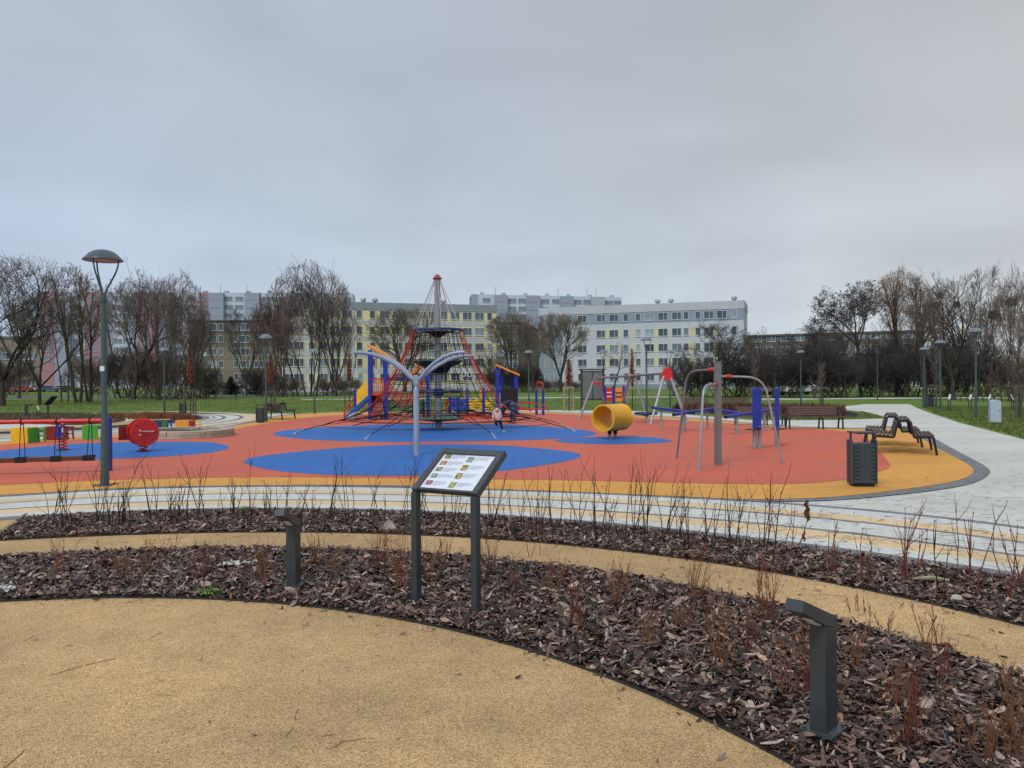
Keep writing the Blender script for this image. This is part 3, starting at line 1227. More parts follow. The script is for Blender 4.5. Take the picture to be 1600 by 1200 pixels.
def bollard(px, py, top_py, head_px, label):
    """square dark post with a cantilevered light head"""
    g = G(px, py)
    t = thing('bollard_light', label, 'bollard light', g, group='bollard lights in the mulch bed')
    H = P(px, top_py, g.y).z
    # head direction: to the left in the picture, tilted slightly up and towards the viewer
    d = Vector((head_px[0], head_px[1], 0)).normalized()
    s_ = Vector((-d.y, d.x, 0))
    up = Vector((0, 0, 1))
    w, dp = .078, .125
    mb = MB()
    # side profile in the plane (d, up), extruded along s_
    hl = .225
    th = .050
    rise = .10
    prof = [(-dp / 2, 0), (dp / 2, 0), (dp / 2, H - th - .014), (-dp / 2, H - .107)]
    poly = [d * a + up * b - s_ * w / 2 for a, b in prof]
    mb.prism(poly, s_ * w)
    mb.build('post', M_ANTH, t, bevel=.003)
    hw = w + .003
    prof = [(-dp / 2 - .001, H - .105), (-dp / 2 - .001, H - .045), (dp / 2 + hl, H + rise), (dp / 2 + hl + .018, H + rise - th), (dp / 2 + .001, H - th - .012)]
    mb = MB()
    mb.prism([d * a + up * b - s_ * hw / 2 for a, b in prof], s_ * hw)
    mb.build('head', M_ANTH2, t, bevel=.003)
    mb = MB()
    mb.prism([d * a + up * b - s_ * hw * .30 for a, b in ((dp / 2 + .012, H - th - .014), (dp / 2 + .10, H - th + .031), (dp / 2 + .10, H - th + .040), (dp / 2 + .012, H - th - .004))], s_ * hw * .6)
    mb.build('lens', mat('lens', (.7, .72, .72), .3, .03, 5), t)
    mb = MB()
    mb.box((0, 0, .058), (.17, .15, .012), Matrix.Rotation(math.atan2(d.y, d.x), 3, 'Z'))
    for a, b in ((1, 1), (1, -1), (-1, 1), (-1, -1)):
        mb.lathe([(.008, .064), (.008, .076), (0, .078)], d * (.07 * a) + s_ * (.06 * b), 8)
    mb.build('base_plate', M_ANTH2, t)
    return t


bollard(1287, 1158, 950, (-.71, -.71), 'dark grey bollard light nearest the viewer at the right of the near mulch bed')
bollard(459, 925, 806, (-.08, -1.0), 'dark grey bollard light left of the information lectern')


# ------------------------------------------------------------------ street lamps
def make_lamp():
    t = thing('street_lamp', 'x', 'street lamp', group='domed park lamps')
    mb = MB()
    mb.lathe([(.062, .012), (.060, .30), (.055, .9), (.053, .92), (.046, .96), (.040, 3.05), (.036, 3.1)], n=16)
    mb.build('pole', M_LAMP, t, smooth=True)
    mb = MB()
    mb.box((0, 0, .006), (.26, .26, .012))
    for a in (-1, 1):
        for b in (-1, 1):
            mb.lathe([(.014, .012), (.014, .03), (0, .034)], (a * .1, b * .1, 0), 8)
    mb.build('base_plate', M_LAMP, t)
    mb = MB()
    mb.lathe([(.047, 3.02), (.050, 3.03), (.050, 3.12), (.043, 3.16)], n=16)
    for k in range(3):
        a = 2 * PI * k / 3 + .35
        pts = []
        for q in range(9):
            u = q / 8
            r = .02 + .20 * (math.sin(u * PI / 2) ** 1.6)
            z = 3.12 + .60 * u + .0
            pts.append((r * math.cos(a), r * math.sin(a), z))
        mb.tube(pts, .016, 8, r2=.012)
    mb.build('bracket', M_LAMP, t, smooth=True)
    mb = MB()
    mb.lathe([(0, 3.90), (.07, 3.895), (.14, 3.875), (.20, 3.835), (.245, 3.785), (.290, 3.738), (.298, 3.722), (.288, 3.716), (.24, 3.722), (0, 3.73)], n=32)
    mb.build('hood', M_LAMPH, t, smooth=True)
    mb = MB()
    mb.lathe([(0, 3.712), (.16, 3.712), (.18, 3.722), (.18, 3.728), (0, 3.728)], n=24)
    mb.build('lens', mat('lamp_lens', (.30, .20, .17), .3, .1, 5), t, smooth=True)
    return t


LAMP = make_lamp()
lamp_list = [
    (164, 760, 390, 'large domed lamp post standing on the orange border, nearest the viewer'),
    (257, 646.5, 543, 'domed lamp post on the far lawn edge beyond the red rocker'),
    (416, 659.5, 522, 'domed lamp post beside the bin and double bench at the far left'),
    (491.5, 647, 545, 'domed lamp post on the lawn between the double bench and the slide'),
    (826.5, 641, 547, 'domed lamp post behind the blue pull-up posts'),
    (943.5, 640.5, 546, 'slim domed lamp post beyond the red and orange play panels'),
    (1010.5, 652, 526, 'tall domed lamp post behind the basket swing frame'),
    (1047, 638, 547, 'domed lamp post behind the red-topped swing frame'),
    (1251.5, 631, 547, 'domed lamp post on the lawn right of the blue balance beams'),
    (1371, 625, 525, 'pale flat-topped lamp post where the far path begins'),
    (1444.5, 637.5, 542, 'lowest of three domed lamp posts right of the path, beside the dark bin'),
    (1469.5, 642, 531, 'middle of three domed lamp posts right of the path'),
    (1525, 652.5, 512, 'tallest of three domed lamp posts right of the path, near the white cabinet'),
]
for i, (px, py, tp, lb) in enumerate(lamp_list):
    g = G(px, py)
    h = P(px, tp, g.y).z
    s = h / 3.9
    if i == 0:
        o = LAMP
        o.location = g
        o.location.z = .02
        o['label'] = lb
        s0 = (h - .02) / 3.9
        o.scale = (1.05, 1.05, s0)
        mb = MB()
        mb.box((0, -.052, 1.93), (.07, .012, .085))
        st = mb.build('sticker', M_WHITE, LAMP)
    else:
        o = dup(LAMP, g, random.uniform(0, 2), lb, (s, s, s))
        if i == 9:
            o.scale = (.85, .85, s)
        for ch in list(o.children):
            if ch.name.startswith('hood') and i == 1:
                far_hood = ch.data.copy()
                far_hood.materials[0] = mat('far_lamp_hood', (.13, .165, .21), .3, .08, 4, spec=.7)  # paler than the near hood: sky reflection put into the colour
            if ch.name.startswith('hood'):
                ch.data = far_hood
            if ch.name.startswith('sticker'):
                bpy.data.objects.remove(ch)


# ------------------------------------------------------------------ litter bins
def make_bin():
    t = thing('litter_bin', 'x', 'litter bin', group='slatted dark litter bins')
    mb = MB()
    W, D, H = .36, .30, .86
    mb.cur = 0
    # rounded-corner body
    pts = []
    for cx, cy, a0 in ((1, 1, 0), (-1, 1, 90), (-1, -1, 180), (1, -1, 270)):
        for q in range(5):
            a = rad(a0 + q * 22.5)
            pts.append(Vector((cx * (W / 2 - .05) + .05 * math.cos(a), cy * (D / 2 - .05) + .05 * math.sin(a), .06)))
    mb.prism(pts, (0, 0, .62))
    mb.build('body', M_ANTH, t)
    mb = MB()
    for sx in (-1, 1):
        for k in range(9):
            z = .12 + k * .062
            mb.box((sx * .125, -D / 2 - .000, z), (.075, .008, .014))
            mb.box((sx * .125, D / 2 + .000, z), (.075, .008, .014))
    mb.build('slots', M_BLACK, t)['kind'] = 'stuff'
    mb = MB()
    for sx in (-1, 1):
        for sy in (-1, 1):
            mb.box((sx * (W / 2 + .006), sy * .085, .385), (.016, .10, .69))
        mb.box((sx * (W / 2 - .008), 0, .77), (.026, .05, .21))
    mb.build('side_frame', M_ANTH2, t, bevel=.002)
    mb = MB()
    mb.box((0, 0, .855), (W + .02, D, .018))
    mb.prism([Vector((-W / 2 + .03, y, .846)) for y in (-.14, .14)] + [Vector((-W / 2 + .09, y, .828)) for y in (.14, -.14)], (W - .12, 0, 0))
    mb.tube([(.08, -.02, .68), (.08, -.02, .845)], .006, 6)
    mb.build('hood', M_ANTH2, t, bevel=.003)
    mb = MB()
    mb.box((0, 0, .03), (W - .06, D - .05, .06))
    mb.build('base', M_BLACK, t)
    return t


BIN = make_bin()
for i, (px, py, tp, rz, lb) in enumerate([(1347, 761, 676, -.10, 'dark grey slatted litter bin on the orange border beside the double benches'),
                                          (407, 661, 632, .15, 'dark litter bin beside the lamp post at the far left of the play area'),
                                          (286, 646.5, 626, .1, 'plain green-grey litter bin on the far lawn edge by the staked sapling'),
                                          (1450.5, 637, 615, .4, 'dark litter bin under the lamp posts right of the path')]):
    g = G(px, py)
    h = P(px, tp, g.y).z
    o = BIN if i == 0 else dup(BIN, g)
    o.location = (g.x, g.y, .02 if i < 2 else 0)
    o.rotation_euler = (0, 0, rz)
    s = h / .865
    o.scale = (s, s, s) if i != 3 else (1.3, 1.3, s)
    o['label'] = lb


# ------------------------------------------------------------------ benches
def frame_path(mb, pts, x, w, h):
    pts = [Vector((x, a, b)) for a, b in pts]
    for a, b in zip(pts[:-1], pts[1:]):
        mb.bar(a, b, w, h, up=(1, 0, 0))


def make_double_bench():
    """back-to-back bench, its length along x, seats facing -y and +y"""
    L_ = 1.45
    t = thing('double_bench', 'x', 'bench', group='back-to-back double benches')
    prof = [(-.64, .0), (-.57, .395), (-.20, .375), (-.12, .735), (.12, .735), (.20, .375), (.57, .395), (.64, .0)]
    for x in (-L_ / 2, L_ / 2):
        mb = MB()
        frame_path(mb, prof[:1] + prof[1:], x, .05, .055)
        for y in (-.20, .22):
            pass
        mb.build('side_frame', M_BLACK, t, bevel=.004)
    for sd in (-1, 1):
        for k in range(5):
            mb = MB()
            y = sd * (.56 - k * .082)
            mb.box((0, y, .425), (L_ + .06, .058, .028))
            mb.build('seat_slat', M_DWOOD, t, bevel=.004)
        for k in range(4):
            u = (k + .6) / 4.2
            y = sd * (.175 - .07 * u)
            z = .43 + .29 * u
            mb = MB()
            rot = Matrix.Rotation(sd * rad(12), 3, 'X')
            mb.box((0, y + sd * .035, z + .01), (L_ + .06, .026, .052), rot)
            mb.build('back_slat', M_DWOOD, t, bevel=.004)
    for y in (-.08, 0, .08):
        mb = MB()
        mb.box((0, y, .775), (L_ + .06, .062, .024))
        mb.build('top_slat', M_DWOOD, t, bevel=.004)
    return t


DB = make_double_bench()
a, b = G(1370, 711), G(1456, 712)
c, d = G(1357, 699), G(1436, 699)
row = rad(66)


def place_db(o, pl, pr, lb, rz, s=1.0):
    mid = (pl + pr) / 2
    dirv = Vector((math.cos(rz), math.sin(rz), 0))
    o.location = mid + dirv * .72
    o.location.z = .02
    o.rotation_euler = (0, 0, rz)
    o['label'] = lb
    o.scale = (s, s, s)


place_db(DB, a, b, 'dark slatted back-to-back bench nearer the viewer, right of the litter bin', row)
place_db(dup(DB), G(1353, 699), G(1438, 700), 'dark slatted back-to-back bench just behind the nearer one on the right', row)
place_db(dup(DB), G(402, 657), G(425, 659), 'dark back-to-back bench beside the lamp post at the far left of the play area', rad(15), .95)
_o = [o for o in COL.objects if o.get('label', '').startswith('dark back-to-back bench beside')][0]
_g = G(432, 655.5)
_o.location = (_g.x, _g.y, .02)
_o.rotation_euler = (0, 0, rad(82))


def make_long_bench():
    """park bench, length along x, sitter faces -y"""
    L_ = 1.95
    t = thing('park_bench', 'x', 'bench', group='reddish slatted park benches')
    for x in (-L_ / 2 + .0, L_ / 2 - .0):
        mb = MB()
        frame_path(mb, [(-.30, 0), (-.25, .42), (.18, .40), (.32, .80)], x, .05, .05)
        frame_path(mb, [(.18, .40), (.30, 0)], x, .05, .05)
        mb.build('side_frame', M_BLACK, t)
    mb = MB()
    frame_path(mb, [(-.25, .40), (-.30, 0)], .25, .05, .05)
    frame_path(mb, [(.18, .40), (.30, 0)], .25, .05, .05)
    frame_path(mb, [(-.25, .40), (.18, .40), (.30, .78)], .25, .04, .04)
    mb.build('side_frame', M_BLACK, t)
    for k in range(5):
        mb = MB()
        mb.box((0, -.24 + k * .09, .45), (L_ + .1, .07, .03))
        mb.build('seat_slat', M_RWOOD, t)
    for k in range(4):
        mb = MB()
        mb.box((0, .20 + k * .027, .53 + k * .088), (L_ - .15, .028, .072), Matrix.Rotation(rad(-18), 3, 'X'))
        mb.build('back_slat', M_RWOOD, t)
    return t


LB = make_long_bench()
bl = [(1283, 671, 95, 636, -.10, 'reddish park bench with its back to the lawn, second from the double benches'),
      (1187, 665, 76, 637, -.12, 'reddish park bench behind the blue balance beams, seen through the blue posts'),
      (1087, 640.5, 40, 622, -.05, 'brown park bench far back on the lawn behind the swing frame'),
      (1148, 641, 42, 622, -.05, 'brown park bench far back on the lawn behind the grey climbing post')]
bl[0] = (1272, 671, 84, 636, -.10, 'reddish park bench standing nearest the double benches, its back to the shrub bed')
for i, (px, py, w, tp, rz, lb) in enumerate(bl):
    g = G(px, py)
    o = LB if i == 0 else dup(LB)
    y = g.y
    s = w / FPX * y / 2.05
    h = P(px, tp, y).z / .83
    o.location = (g.x, g.y, .02 if i < 2 else 0)
    o.rotation_euler = (0, 0, rz)
    o.scale = (s, (s + h) / 2, h)
    o['label'] = lb


# ------------------------------------------------------------------ white cabinet, small signs, info lecterns on the right
g = G(1554.5, 662)
t = thing('utility_cabinet', 'pale grey round-topped utility cabinet on the grass right of the path', 'cabinet', g, rotz=-.25)
h = P(1554.5, 624.5, g.y).z
w = 15.0 / FPX * g.y
mb = MB()
pts = [Vector((-w / 2, 0, .05)), Vector((w / 2, 0, .05))]
for q in range(9):
    u = -1 + 2 * q / 8
    pts.append(Vector((-u * w / 2, 0, h - .05 + .05 * math.cos(u * PI / 2))))
mb.prism([p - Vector((0, .12, 0)) for p in pts], (0, .24, 0))
mb.build('cabinet_body', M_CABW, t, bevel=.006)
mb = MB()
mb.box((0, 0, .025), (w * .8, .2, .05))
mb.build('plinth', M_BLACK, t)
mb = MB()
mb.box((w * .34, -.125, h * .55), (.02, .012, .07))
mb.build('lock', M_ANTH, t)


def small_sign(px, py, ptop, lb, tilt=1, sc=1.0):
    g = G(px, py)
    t = thing('plant_marker', lb, 'sign', g, rotz=random.uniform(-.2, .2), group='small white-topped marker signs')
    h = P(px, ptop, g.y).z
    mb = MB()
    mb.bar((-.06, 0, 0), (-.06, 0, h - .2), .035, .035)
    mb.bar((.06, 0, 0), (.06, 0, h - .2), .035, .035)
    mb.build('post', M_ANTH, t)
    mb = MB()
    mb.bar((-.05 * tilt, 0, h - .28), (.07 * tilt, .03, h), .09, .03)
    mb.build('plate', mat('marker_plate', (.72, .74, .74), .4, .04, 5), t)


small_sign(1483.5, 642, 616.5, 'white-topped marker sign just right of the middle lamp post on the right')
small_sign(1516, 642, 616.5, 'white-topped marker sign left of the tallest lamp post on the right')
small_sign(1546, 641, 616.5, 'white-topped marker sign directly behind the pale cabinet')
small_sign(1582, 641, 616.5, 'white-topped marker sign under the timber tree stake frame at the right edge', -1)
small_sign(60, 650, 634, 'white-topped marker sign in the far left planting between the dark posts', -1)

# far-left lectern seen edge-on and a lone dark post
g = G(75, 649)
t = thing('info_lectern', 'dark lectern seen edge-on in the far left planting', 'sign', g)
mb = MB()
z0 = P(75, 631, g.y).z
mb.bar((0, 0, 0), (0, 0, z0), .07, .07)
mb.build('post', M_ANTH, t)
mb = MB()
mb.bar((-.05, 0, z0 - .03), (.38, 0, z0 + .42), .6, .05, up=(-1, 0, 1))
mb.build('panel', M_ANTH, t)
g = G(41, 652)
t = thing('bollard_light', 'thin dark bollard light in the far left planting near the frame edge', 'bollard light', g)
mb = MB()
z0 = P(41, 634, g.y).z
mb.bar((0, 0, 0), (0, 0, z0), .09, .12)
mb.build('post', M_ANTH, t)
mb = MB()
mb.bar((-.04, 0, z0 + .03), (.30, 0, z0 + .05), .10, .07)
mb.build('head', M_ANTH, t)

# debris and weeds in the beds
g = G(608, 832)
t = thing('plastic_scrap', 'crumpled translucent white plastic scrap lying in the far mulch bed', 'litter', g)
mb = MB()
vs = [(-.09, -.03, .01), (-.06, -.05, .10), (-.03, -.03, .06), (.0, -.05, .16), (.05, -.03, .12), (.10, -.02, .01), (-.05, .05, .02), (.0, .05, .12), (.06, .05, .02)]
mb.add(vs, [(0, 5, 4, 3), (0, 3, 2, 1), (0, 1, 6), (1, 2, 7, 6), (2, 3, 7), (3, 4, 8, 7), (4, 5, 8), (5, 0, 6, 8)])
mb.build('sheet', mat('scrap', (.50, .52, .46), .35, .15, 10), t)


def debris(px, py, w, n, m, name, lb, cat, hgt=.03):
    g = G(px, py)
    mb = MB()
    for i in range(n):
        x, y = random.gauss(0, w * .4), random.gauss(0, .03)
        r = random.uniform(.01, .035)
        k = random.randint(5, 7)
        pts = [(x + r * random.uniform(.6, 1.2) * math.cos(2 * PI * q / k), y + r * random.uniform(.6, 1.2) * math.sin(2 * PI * q / k), .05 + random.uniform(-.01, hgt)) for q in range(k)]
        mb.add(pts, [tuple(range(k))])
    o = mb.build(name, m)
    o.location = g
    tag(o, lb, cat)


debris(372, 889, .22, 34, M_FOIL, 'torn_paper', 'pale shreds of torn paper lying in the near mulch bed left of the bollard', 'litter')
debris(8, 930, .12, 26, mat('foam', (.55, .57, .58), .6, .1, 10), 'foam_strip', 'pale strip of foam at the left edge of the near mulch bed', 'litter')


def weed(px, py, r, lb):
    g = G(px, py)
    mb = MB()
    for i in range(70):
        a = random.uniform(0, 2 * PI)
        d = random.uniform(0, r)
        x, y = d * math.cos(a), d * math.sin(a) * .7
        l = random.uniform(.015, .04)
        z = random.uniform(.03, .07)
        b = random.uniform(0, 2 * PI)
        mb.add([(x, y, z), (x + l * math.cos(b) - l * .3 * math.sin(b), y + l * math.sin(b), z + l * .5), (x + 1.6 * l * math.cos(b), y + 1.6 * l * math.sin(b), z + l * .3),
                (x + l * math.cos(b) + l * .3 * math.sin(b), y + l * math.sin(b) - l * .2, z + l * .6)], [(0, 1, 2, 3)])
    o = mb.build('weed_clump', M_WEED)
    o.location = g
    tag(o, lb, 'plant')


weed(328, 935, .09, 'small green weed clump at the near bed edge left of the bollard')
weed(383, 801, .08, 'small green weed clump at the back edge of the far bed')

# light stone and pale stick in the far bed right
for px, py, l, lb, nm in ((1455, 916, .26, 'pale split stick lying in the far bed on the right', 'stick'), (1372, 742, .0, '', '')):
    if not nm:
        continue
    g = G(px, py)
    mb = MB()
    mb.tube([(-l / 2, .02, .06), (0, 0, .07), (l / 2, -.03, .055)], [.010, .022, .012], 6)
    o = mb.build(nm, mat('pale_stick', (.30, .27, .17), .7, .2, 12))
    o.location = g
    tag(o, lb, 'stick')
g = G(1495, 946)
mb = MB()
mb.lathe([(0, .03), (.03, .035), (.042, .055), (.03, .075), (0, .082)], n=10)
o = mb.build('stone', mat('stone', (.42, .40, .36), .7, .2, 20), smooth=True)
o.location = g
tag(o, 'small rounded pale stone in the far mulch bed at the right', 'stone')


# ================================================================== playground equipment
SURF = .028


def arc_pts(p0, p1, p2, n=8):
    p0, p1, p2 = Vector(p0), Vector(p1), Vector(p2)
    return [p0 * (1 - t) ** 2 + p1 * 2 * t * (1 - t) + p2 * t * t for t in [i / n for i in range(n + 1)]]


# grey carousel swing with four curved arms
g = G(651, 713)
t = thing('rotating_swing', 'silver post with four curved arms and hanging handles on the front blue oval', 'carousel swing', (g.x, g.y, SURF))
mb = MB()
mb.lathe([(.068, 0), (.066, 1.50), (.064, 1.505), (.052, 1.52), (.052, 1.60)], n=20)
mb.build('post', M_SILVER, t, smooth=True)
mb = MB()
mb.box((0, 0, 1.70), (.12, .12, .22))
mb.build('hub', M_SILVER, t, bevel=.01)
for (dx, dy, ze) in ((-1.36, -.25, 2.33), (-1.08, .95, 2.27), (1.13, -.30, 2.32), (1.20, .95, 2.27)):
    dv = Vector((dx, dy, 0))
    pts = [Vector((0, 0, 1.68))] + [dv * u + Vector((0, 0, z)) for u, z in ((.08, 1.74), (.22, 1.93 + (ze - 2.33) * .6), (.38, 2.10 + ze - 2.33), (.55, 2.22 + ze - 2.33), (.72, 2.295 + ze - 2.33), (.88, 2.325 + ze - 2.33), (1.0, ze))]
    mb = MB()
    mb.tube(pts, .042, 12)
    arm = mb.build('arm', M_SILVER, t, smooth=True)
    e = dv * .97
    mb = MB()
    mb.tube([e + Vector((0, 0, 2.30)), e + Vector((0, 0, 1.95))], .008, 6)
    mb.build('chain', M_BLACK, arm)
    mb = MB()
    mb.tube([e + Vector((0, 0, 1.97)), e + Vector((.05, .02, 1.80)), e + Vector((.02, 0, 1.78)), e + Vector((-.05, -.02, 1.79)), e + Vector((0, 0, 1.97))], .010, 8)
    mb.build('handle', M_WHITE, arm, smooth=True)


# yellow barrel on two sprung feet
g = G(957, 686.5)
ay = rad(90 - 39)
ax = Vector((math.cos(ay), math.sin(ay), 0))
t = thing('play_barrel', 'hollow yellow barrel on two short black feet above the small blue oval', 'play barrel', (g.x, g.y, SURF), rotz=ay)
rotb = Matrix.Rotation(PI / 2, 3, 'Y')
mb = MB()
R, L_ = .375, 1.0
prof = [(R - .03, -L_ / 2), (R + .012, -L_ / 2), (R + .014, -L_ / 2 + .05), (R, -L_ / 2 + .07), (R + .008, -L_ / 6), (R + .008, L_ / 6), (R, L_ / 2 - .07), (R + .014, L_ / 2 - .05), (R + .012, L_ / 2), (R - .03, L_ / 2)]
n = 40
vs, fs = [], []
full = prof + [(R - .035, L_ / 2 - .02), (R - .035, -L_ / 2 + .02)]
for r, z in full:
    for k in range(n):
        a = 2 * PI * k / n
        v = rotb @ Vector((r * math.cos(a), r * math.sin(a), z))
        vs.append(v + Vector((0, 0, .60)))
m_ = len(full)
for i in range(m_):
    for k in range(n):
        k2 = (k + 1) % n
        j = (i + 1) % m_
        fs.append((i * n + k, i * n + k2, j * n + k2, j * n + k))
mb.add(vs, fs)
mb.build('barrel_shell', M_BARREL, t, smooth=True)
mb = MB()
for row_ in (-.1, .1):
    for k in range(4):
        a = rad(-20 + row_ * 80)
        c_ = Vector((-.24 + k * .11, -(R + .010) * math.cos(a), .60 + (R + .010) * math.sin(a) + .08))
        mb.lathe([(0, -.004), (.022, -.004), (.022, .004), (0, .004)], c_, 10, Matrix.Rotation(PI / 2, 3, 'X'))
mb.build('holes', M_PDRED, t)['kind'] = 'stuff'
for x in (-.15, .15):
    mb = MB()
    mb.lathe([(.05, 0), (.05, .10), (.03, .11), (.03, .13)], (x, 0, 0), 14)
    leg = mb.build('leg', M_STEEL, t, smooth=True)
    mb = MB()
    for k in range(3):
        mb.ring((x, 0, .14 + k * .035), .045, .018, 16, 8)
    mb.box((x, 0, .225), (.10, .20, .03))
    mb.build('spring', M_BLACK, leg, smooth=True)


# grey climbing bars
g = G(1122, 728)
Z = Vector((0, 0, 1))
t = thing('pull_up_bars', 'grey square post with three curved pull-up bars and red joints on the red surface', 'climbing bars', (g.x, g.y, SURF))
hp = P(1122, 566, g.y).z
mb = MB()
mb.box((g.x, g.y, hp / 2), (.105, .105, hp - .03), Matrix.Rotation(.25, 3, 'Z'))
mb.box((g.x, g.y, hp + .0), (.115, .115, .02), Matrix.Rotation(.25, 3, 'Z'))
mb.build('post', M_STEELD, t, world=True)
for (fx, fy, zpx, corner, r_) in (((1057, 718), 0, 577, .35, .022), ((1092, 737), 0, 600, .25, .024), ((1223.5, 727), 0, 588, .40, .022)):
    f = G(*fx)
    z = P(1122, zpx, g.y).z
    dv = (f - g)
    dv.z = 0
    flat = dv.normalized()
    Ld = dv.length
    lean = min(.42, Ld * .3)
    top_out = g + flat * (Ld - lean)
    mb = MB()
    pts = [g + flat * .05 + Z * z, g + flat * (Ld - lean - corner) + Z * (z - .012)]
    pts += arc_pts(g + flat * (Ld - lean - corner + .05) + Z * (z - .015), top_out + flat * .03 + Z * (z - .02), top_out + flat * .09 + Z * (z - corner), 7)
    pts += [Vector((f.x, f.y, .0))]
    mb.tube(pts, r_, 10)
    bar = mb.build('curved_bar', M_STEEL if fx[0] != 1057 else M_STEELD, t, world=True, smooth=True)
    mb = MB()
    a = g + flat * (.05 if fx[0] < 1200 else .16)
    mb.tube([a + Z * z, a + flat * (.10 if fx[0] != 1057 else .22) + Z * z], .036, 10)
    mb.build('joint_sleeve', M_PRED, bar, world=True, smooth=True)


# blue zig-zag balance beams on grey posts
bm_ = [((1020, 637, 27.5), (1083, 645, 25.5), [(1032, 670), (1067, 675)]), ((1053, 648, 24.8), (1117, 638.5, 27.0), [(1075, 670.5), (1106, 678)]),
       ((1117, 640, 27.0), (1160, 646.5, 25.0), [(1112.5, 673), (1149, 681.5)]), ((1134, 651.5, 23.6), (1208, 640, 25.6), [(1153, 676.5), (1198, 680.5)])]
nm_ = ['leftmost, half hidden behind the barrel', 'second from the left, behind the near grey climbing bar', 'third from the left, partly behind the climbing post', 'rightmost, crossing behind the thick blue post']
for (a, b, posts), w_ in zip(bm_, nm_):
    A, B = P(*a), P(*b)
    ga = Vector((A.x, A.y, 0))
    t = thing('balance_beam', 'blue balance beam on grey posts, ' + w_, 'balance beam', ((A.x + B.x) / 2, (A.y + B.y) / 2, SURF), group='zig-zag blue balance beams')
    mb = MB()
    mb.bar(A, B, .10, .09)
    mb.build('beam', M_PBLUE, t, world=True, bevel=.01)
    for u in (.22, .80):
        q = A.lerp(B, u)
        mb = MB()
        mb.tube([Vector((q.x, q.y, .02)), Vector((q.x, q.y, q.z - .03))], .042, 10)
        mb.build('post', M_STEEL, t, world=True, smooth=True)
    mb = MB()
    d_ = (B - A).normalized()
    mb.bar(A - d_ * .02, A, .105, .095)
    mb.bar(B, B + d_ * .02, .105, .095)
    mb.build('end_cap', M_BLACK, t, world=True)['kind'] = 'stuff'

# two thick blue posts with stepping discs
for (px, py, tp, dz, lb) in ((1183, 702, 608, 671, 'thick blue post with round steps and twin grey legs right of the climbing post'),
                             (1214.5, 698, 607, 670, 'second blue post with round steps, just right of the climbing bar foot')):
    g = G(px, py)
    t = thing('step_post', lb, 'twister post', (g.x, g.y, SURF), rotz=.2 if px < 1200 else 1.3, group='blue posts with stepping discs')
    h, zd = P(px, tp, g.y).z, P(px, dz, g.y).z
    for sx in (-1, 1):
        mb = MB()
        mb.tube([(sx * .065, 0, 0), (sx * .065, 0, zd)], .048, 12)
        mb.build('leg', M_STEEL, t, smooth=True)
    mb = MB()
    mb.box((0, 0, (zd + h) / 2 - .02), (.21, .10, h - zd + .05))
    mb.build('upright', M_PBLUE, t, bevel=.03)
    for k, (ox, z) in enumerate(((-.16, zd - .03), (.16, zd + .03))):
        mb = MB()
        mb.lathe([(.0, z), (.17, z), (.175, z + .008), (.17, z + .016), (0, z + .016)], (ox * .9, -.03, 0), 20)
        mb.build('step_disc', M_BLACK if k == 0 else M_STEELD, t)

# basket swing: three A frames and a top beam
G1, G3 = G(905, 656), G(1017, 663.5)
apx = [(932, 591, 34.0), (988, 587, 32.5), (1042, 583, 30.6)]
feet = [((905, 656), (948, 646)), ((966, 655), (1013, 661)), ((1016.5, 663.5), (1074, 662.5))]
t = thing('swing_frame', 'grey swing made of three A-frames, the right end capped with a red plate', 'swing', (P(*apx[1]).x, 32.5, SURF))
tops = [P(*a) for a in apx]
for i, (T_, ft) in enumerate(zip(tops, feet)):
    for k, f in enumerate(ft):
        F_ = G(*f)
        mb = MB()
        mb.tube([Vector((F_.x, F_.y, 0)), T_ + Vector(((-.08, .08)[k], 0, .02))], .055 if i != 1 else .05, 10)
        mb.build('leg', M_STEEL if (i, k) != (1, 1) else M_STEELD, t, world=True, smooth=True)
mb = MB()
mb.tube([tops[0], tops[1], tops[2]], .05, 10)
mb.build('top_beam', M_STEELD, t, world=True, smooth=True)
for T_, m1, s in ((tops[2], M_PRED, 1.0), (tops[0], M_STEELD, .75)):
    mb = MB()
    poly = [(-.24, -.22), (.22, -.24), (.22, .02), (.13, .24), (.02, .28), (-.12, .24), (-.22, .02)]
    mb.prism([T_ + Vector((a * s, -.10, b * s - .05)) for a, b in poly], (0, .09, 0))
    mb.build('end_plate', m1, t, world=True, bevel=.02)
mb = MB()
T_ = tops[0]
mb.box(T_ + Vector((0, -.12, -.22)), (.36, .05, .09))
mb.build('end_plate', M_PRED, t, world=True)
cB = P(1009, 646, 31.5)
mb = MB()
mb.ring(cB, .42, .05, 28, 8)
mb.ring(cB + Vector((0, 0, -.03)), .22, .03, 22, 6)
for k in range(8):
    a = 2 * PI * k / 8
    mb.tube([cB + Vector((.42 * math.cos(a), .42 * math.sin(a), 0)), cB - Vector((0, 0, .09))], .02, 6)
basket = mb.build('basket_seat', M_PNAVY, t, world=True, smooth=True)
mb = MB()
for k in range(4):
    a = 2 * PI * k / 4 + .5
    hook = tops[1].lerp(tops[2], .30 if math.cos(a) < 0 else .42)
    mb.tube([cB + Vector((.42 * math.cos(a), .42 * math.sin(a), 0)), hook], .007, 5)
mb.build('chains', M_STEELD, t, world=True)['kind'] = 'stuff'

